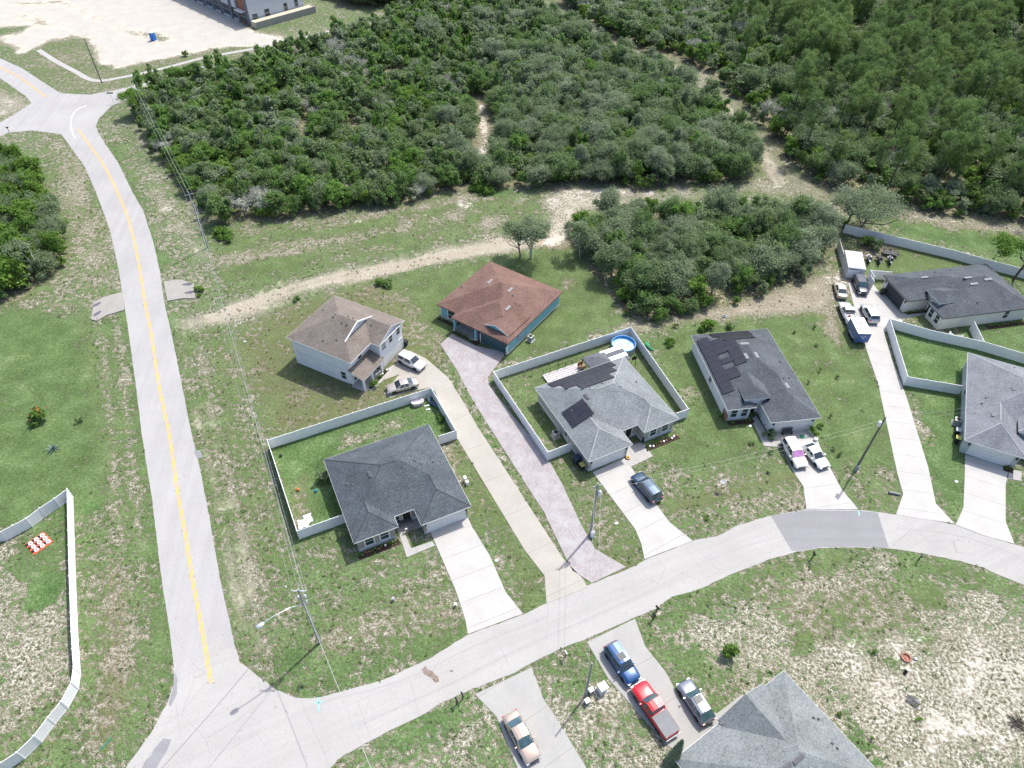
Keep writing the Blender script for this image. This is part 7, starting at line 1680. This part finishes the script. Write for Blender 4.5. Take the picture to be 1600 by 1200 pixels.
# cabinets by the bottom drive
e = thing('transformer_box', 'white pad mounted transformer box beside the bottom drive', 'transformer box', 940, 1078, R(30))
m = MB(); m.box((0, 0, 0.06), (1.15, 1.1, 0.12), conc_w); m.build('pad', e); m = MB(); m.box((0, 0, 0.6), (0.85, 0.75, 0.95), vinyl); m.box((0, -0.05, 1.1), (0.9, 0.85, 0.06), vinyl); m.build('case', e)
for (x, y, lb) in ((923, 1081, 'grey utility box between the short pole and the white transformer'), (917, 1098, 'grey utility box just below the short pole')):
    e = thing('utility_box', lb, 'utility box', x, y, R(30)); m = MB(); m.box((0, 0, 0.3), (0.5, 0.45, 0.6), gray_m); m.build('case', e); m = MB(); m.box((0, 0, 0.62), (0.54, 0.49, 0.05), plain_ac); m.build('lid', e)
def mailbox(px, py, label, rz, c=None, flag=False):
    e = thing('mailbox', label, 'mailbox', px, py, rz, group='mailboxes along the kerb'); m = MB(); m.box((0, 0, 0.55), (0.1, 0.1, 1.1), black); m.build('post', e)
    m = MB(); pr = [(-.1, 0), (.1, 0), (.1, .14), (.07, .21), (0, .24), (-.07, .21), (-.1, .14)]; n = len(pr)
    vs = [(-0.26, y_, 1.08+z_) for y_, z_ in pr]+[(0.26, y_, 1.08+z_) for y_, z_ in pr]; m.add(vs, [(i, (i+1) % n, n+(i+1) % n, n+i) for i in range(n)]+[tuple(range(n))[::-1], tuple(range(n, 2*n))], c or black); m.build('box', e)
mailbox(1268, 873, 'mailbox below the dark road patch', R(100)); mailbox(1434, 876, 'mailbox with a pale box top on the inner side of the curved street', R(70), dkgray); mailbox(1025, 957, 'mailbox at the top of the bottom right drive verge', R(120)); mailbox(723, 1092, 'mailbox right at the corner of the lower left drive', R(115)); mailbox(714, 1100, 'mailbox just left of the one at the lower left drive', R(115)); mailbox(883, 1027, 'pale mailbox on the verge between the two bottom drives', R(115), plain_ac)
mailbox(15, 207, 'mailbox at the mouth of the left side street', R(20)); mailbox(1020, 968, 'short mailbox post just below the one at the bottom right drive', R(120))
# small lids, markers, street sign
for (x, y, lb) in ((776, 876, 'white utility cover right of the concrete drive'), (963, 818, 'white utility cover on the verge left of the solar roofed drive'), (1494, 753, 'white utility cover on the lawn left of the right hand drive'), (383, 534, 'white marker disc in the rough strip under the wires'), (1172, 666, 'white lid on the lawn left of the slate roofed porch')):
    m = MB(); m.box((0, 0, 0.05), (0.42, 0.3, 0.1), vinyl); m.box((0, 0, 0.105), (0.36, 0.24, 0.02), plain_ac); tag(m.build('utility_cover', loc=G(x, y), rz=0.5), lb, 'cover', 'utility covers in the grass')
m = MB(); m.lathe([(0.2, 0.0), (0.33, 0.02), (0.36, 0.1), (0.33, 0.2), (0.2, 0.2)], plain('tyre_pale', (0.3, 0.31, 0.33), 0.7), 18); tag(m.build('old_tyre', loc=G(1132, 495)), 'old pale tyre on the sand below the small wood', 'tyre')
e = thing('fallen_log', 'rust brown fallen log along the left edge of the small wood', 'log', 975, 480, dirang((970, 470), (979, 490))); m = MB(); m.tube([(-1.9, 0, 0.15), (0, 0.1, 0.17), (1.9, 0, 0.14)], [0.15, 0.13, 0.09], plain('log_rust', (0.2, 0.1, 0.07), 0.9), 8); m.build('stem', e)
e = thing('drain_pipe', 'short white culvert pipe beside the foot of the long drive', 'pipe', 1397, 772, dirang((1394, 771), (1404, 773))); m = MB(); m.tube([(-0.7, 0, 0.16), (0.7, 0, 0.16)], 0.17, galv, 12, cap=False); m.tube([(-0.7, 0, 0.16), (0.68, 0, 0.16)], 0.14, black, 12); m.build('pipe', e)
e = thing('street_sign', 'dark green street name sign at the side street junction', 'street sign', 178, 162, R(8)); m = MB(); m.tube([(0, 0, 0), (0, 0, 2.6)], 0.04, alu, 6); m.build('post', e); m = MB(); m.box((0, 0, 2.65), (1.5, 0.05, 0.32), plain('sign_green', (0.02, 0.12, 0.1), 0.4)); m.build('blade', e)
e = thing('garden_pole', 'thin bright lamp stake in the grass left of the light pole head', 'stake', 451, 927, 0.3); m = MB(); m.tube([(0, 0, 0), (0, 0, 1.5)], 0.04, alu, 6); m.build('post', e); m = MB(); m.lathe([(0, .12), (.1, .06), (.1, 0), (0, -.02)], vinyl, 8, (0, 0, 1.5)); m.build('head', e)
m = MB(); m.tube([(0, 0, 0), (0, 0, 0.5)], 0.12, plain_ac, 10); m.box((0, 0, 0.52), (0.34, 0.34, 0.06), gray_m); tag(m.build('valve_post', loc=G(615, 938)), 'pale blue grey utility pedestal on the lawn below the charcoal roofed house', 'pedestal')
m = MB(); m.tube([(0, 0, 0), (0, 0, 0.5)], 0.1, grn, 10); m.box((0, 0, 0.52), (0.3, 0.3, 0.06), vinyl); tag(m.build('valve_post', loc=G(712, 947)), 'small green and white pedestal beside the concrete drive', 'pedestal')
e = thing('satellite_dish', 'satellite dish on a bent pole on the lawn right of the navy SUV', 'satellite dish', 1133, 770, R(0)); m = MB(); m.tube([(0, 0, 0), (0, 0, 0.9), (-0.5, 0.6, 1.5)], 0.03, alu, 6); m.build('pole', e); m = MB(); m.lathe([(0, 0), (0.2, 0.03), (0.36, 0.12)], gray_m, 14, (-0.5, 0.6, 1.5)); m.build('dish', e)
# planting beds with flowers and pots along the front walls
def bed_(px, py, L_, W_, rz, label, n=10, seed=1, cols=None):
    e = thing('flower_bed', label, 'flower bed', px, py, rz, group='planting beds along the house fronts'); m = MB(); m.box((0, 0, 0.03), (L_, W_, 0.08), mulch); m.build('mulch', e)
    r = random.Random(seed); cols = cols or [lf_scrub, lf_bright, vinyl, brick_r]
    for k in range(n):
        x_ = -L_/2+L_*(k+0.5)/n; c = r.choice(cols)
        if c in (lf_scrub, lf_bright):
            me_ = crown('plant', seed*31+k, 0.26, 0.55, 0.05, 90, 4, 0.08, c, 0.8, bushy=True); o = bpy.data.objects.new('plant', me_); col.objects.link(o); o.parent = e; o.location = (x_, r.uniform(-.15, .15)*W_, 0.03)
        else:
            m = MB(); m.lathe([(0, 0.02), (0.11, 0.02), (0.15, 0.26), (0.12, 0.26), (0.1, 0.2), (0, 0.2)], c, 10); o = m.build('pot', e); o.location = (x_, r.uniform(-.2, .2)*W_, 0.05)
bed_(593, 858, 5.2, 0.8, R(25.9), 'dark bed with pots under the front windows of the charcoal roofed house', 13, 1); bed_(1035, 692, 5.4, 0.8, R(26.9), 'bed with red and white pots under the front windows of the solar roofed house', 12, 2)
bed_(1158, 660, 3.8, 0.7, R(8.4), 'dark bed under the front windows of the slate roofed house', 8, 3, [lf_scrub, lf_scrub, black]); bed_(698, 503, 3.6, 0.7, R(-34), 'bed under the front window of the teal house', 7, 4, [lf_scrub]); bed_(721, 523, 3.0, 0.7, R(-34), 'narrow green bed at the porch of the teal house', 7, 5, [lf_bright, lf_scrub]); bed_(743, 535, 1.3, 1.0, R(-34), 'small dark bed left of the teal garage door', 1, 6, [mulch])
bed_(592, 592, 4.6, 0.6, R(63), 'bed between porch and front walk of the two storey house', 9, 7, [lf_scrub, lf_bright, lf_scrub, vinyl]); bed_(1575, 733, 1.2, 1.2, R(-25), 'dark bed at the right garage corner of the blue grey roofed house', 2, 8, [lf_bright]); bed_(1194, 665, 4.4, 0.5, R(98), 'narrow bed along the garage flank of the slate roofed house', 8, 9, [lf_scrub]); bed_(1572, 508, 7.0, 0.9, R(11), 'row of plants along the lower wall of the cream house', 12, 10, [lf_scrub, lf_bright]); bed_(1436, 488, 5.0, 0.5, R(11), 'row of small plants along the garage flank of the cream house', 9, 11, [lf_scrub])
e = thing('garden_bench', 'dark bench in front of the slate roofed garage door', 'bench', 1229, 678, R(8.4))
m = MB(); m.box((0, 0, 0.45), (1.5, 0.45, 0.06), dkgray); m.build('seat', e); m = MB(); m.box((0, 0.22, 0.75), (1.5, 0.05, 0.5), dkgray); m.build('backrest', e)
for x_ in (-0.65, 0.65): m = MB(); m.box((x_, 0, 0.22), (0.08, 0.42, 0.44), black); m.build('leg', e)
e = thing('childs_wheel_toy', 'green wheeled toy on the slab before the slate roofed garage', 'toy', 1253, 683, 0.4); m = MB(); m.lathe([(0.12, 0.0), (0.3, 0.02), (0.33, 0.12), (0.3, 0.22), (0.12, 0.22)], grn, 14); m.build('ring', e); m = MB(); m.box((0.5, -0.1, 0.15), (0.6, 0.4, 0.25), junk[1], 0.3); m.build('seat', e)
e = thing('plant_pot', 'pale round pot at the right end of the slate roofed garage slab', 'pot', 1274, 688); m = MB(); m.lathe([(0, 0), (0.2, 0), (0.28, 0.4), (0.22, 0.4), (0.2, 0.3), (0, 0.3)], vinyl, 12); m.build('pot', e)
e = thing('garden_statue', 'dark figure shaped ornament at the entry of the solar roofed house', 'ornament', 1004, 692); m = MB(); m.lathe([(0, 0), (0.18, 0), (0.2, 0.5), (0.12, 0.8), (0.14, 1.0), (0.08, 1.15), (0, 1.2)], blk, 10); m.build('figure', e)
e = thing('wreath_pile', 'orange and tan garden ornament by the solar roofed garage', 'ornament', 981, 716); m = MB(); m.lathe([(0.1, 0.08), (0.25, 0.1), (0.36, 0.16), (0.3, 0.24), (0.12, 0.22)], plain('straw', (0.5, 0.33, 0.12), 0.9, var=0.3), 12); m.build('ring', e)
e = thing('meter_box', 'white rain barrel boxes at the right wall of the charcoal roofed house', 'barrel', 727, 752, R(25.9)); m = MB(); m.box((0, 0, 0.45), (0.35, 0.5, 0.9), vinyl); m.box((0.05, -0.6, 0.35), (0.35, 0.4, 0.7), vinyl); m.build('case', e)

# ------------------------------------------------------------------ weeds: loose tufts over verges and lots
HOUSES_ = [H_A, H_B, H_C, H_D, H_E, H_F, H_G, H_H]
r = np.random.default_rng(77); n = 60000
WX = r.uniform(-110, 100, n); WY = 18+(r.uniform(0, 1, n)**1.25)*150; Q = np.stack([WX, WY], 1)
ix = np.clip(np.searchsorted(gx, WX), 0, nx-1); iy = np.clip(np.searchsorted(gy, WY), 0, ny-1); vi = iy*nx+ix
lu, sa, li_ = att['lush'][vi], att['sand'][vi], att['litter'][vi]
pr = np.clip(0.6-np.abs(lu-0.5)*1.8, 0.0, 1)*(lu < 0.68)*np.clip(1.15-sa, 0.1, 1)*(li_ < 0.3)*np.where(vnoise(Q, 3.2, 91) > 0.45, 1.0, 0.25)
keep = r.uniform(0, 1, n) < pr
for poly in EXCL: keep &= ~inpoly(Q, poly)
for H__ in HOUSES_:
    c = [H__.world(x, y) for x, y in H__.wall_poly]; keep &= ~inpoly(Q, [(p.x, p.y) for p in c])
for o in list(col.objects):
    if o.name.startswith(('parked_car', 'parked_truck')): keep &= np.hypot(WX-o.location.x, WY-o.location.y) > 3.2
Q = Q[keep]; lu = lu[keep]; nq = len(Q); print('WEEDS', nq)
src = bpy.data.collections.new('weed_src'); lf_weed = leaf_mat('leaf_weed', [(0.1, (0.28, 0.3, 0.17)), (0.4, (0.16, 0.22, 0.08)), (0.7, (0.13, 0.2, 0.055)), (0.95, (0.36, 0.36, 0.24))], 0.3)
for i in range(4): src.objects.link(bpy.data.objects.new('weed_%d' % i, crown('weed', 900+i, 0.26, 0.11, 0.0, 40, 4, 0.06, lf_weed, 0.6)))
pm_ = bpy.data.meshes.new('weeds'); pm_.from_pydata([(x, y, 0) for x, y in Q], [], [])
a = pm_.attributes.new('rot', 'FLOAT_VECTOR', 'POINT'); z_ = np.zeros((nq, 3)); z_[:, 2] = r.uniform(0, 6.28, nq); a.data.foreach_set('vector', z_.astype(np.float32).ravel())
a = pm_.attributes.new('scl', 'FLOAT_VECTOR', 'POINT'); s_ = r.uniform(0.4, 1.1, nq)**1.4; a.data.foreach_set('vector', np.stack([s_, s_, s_*0.9], 1).astype(np.float32).ravel())
ob = bpy.data.objects.new('weeds', pm_); col.objects.link(ob); tag(ob, 'loose tufts of grass and weeds over the verges and lots', 'weeds', kind='stuff')
instancer(ob, src, 4)
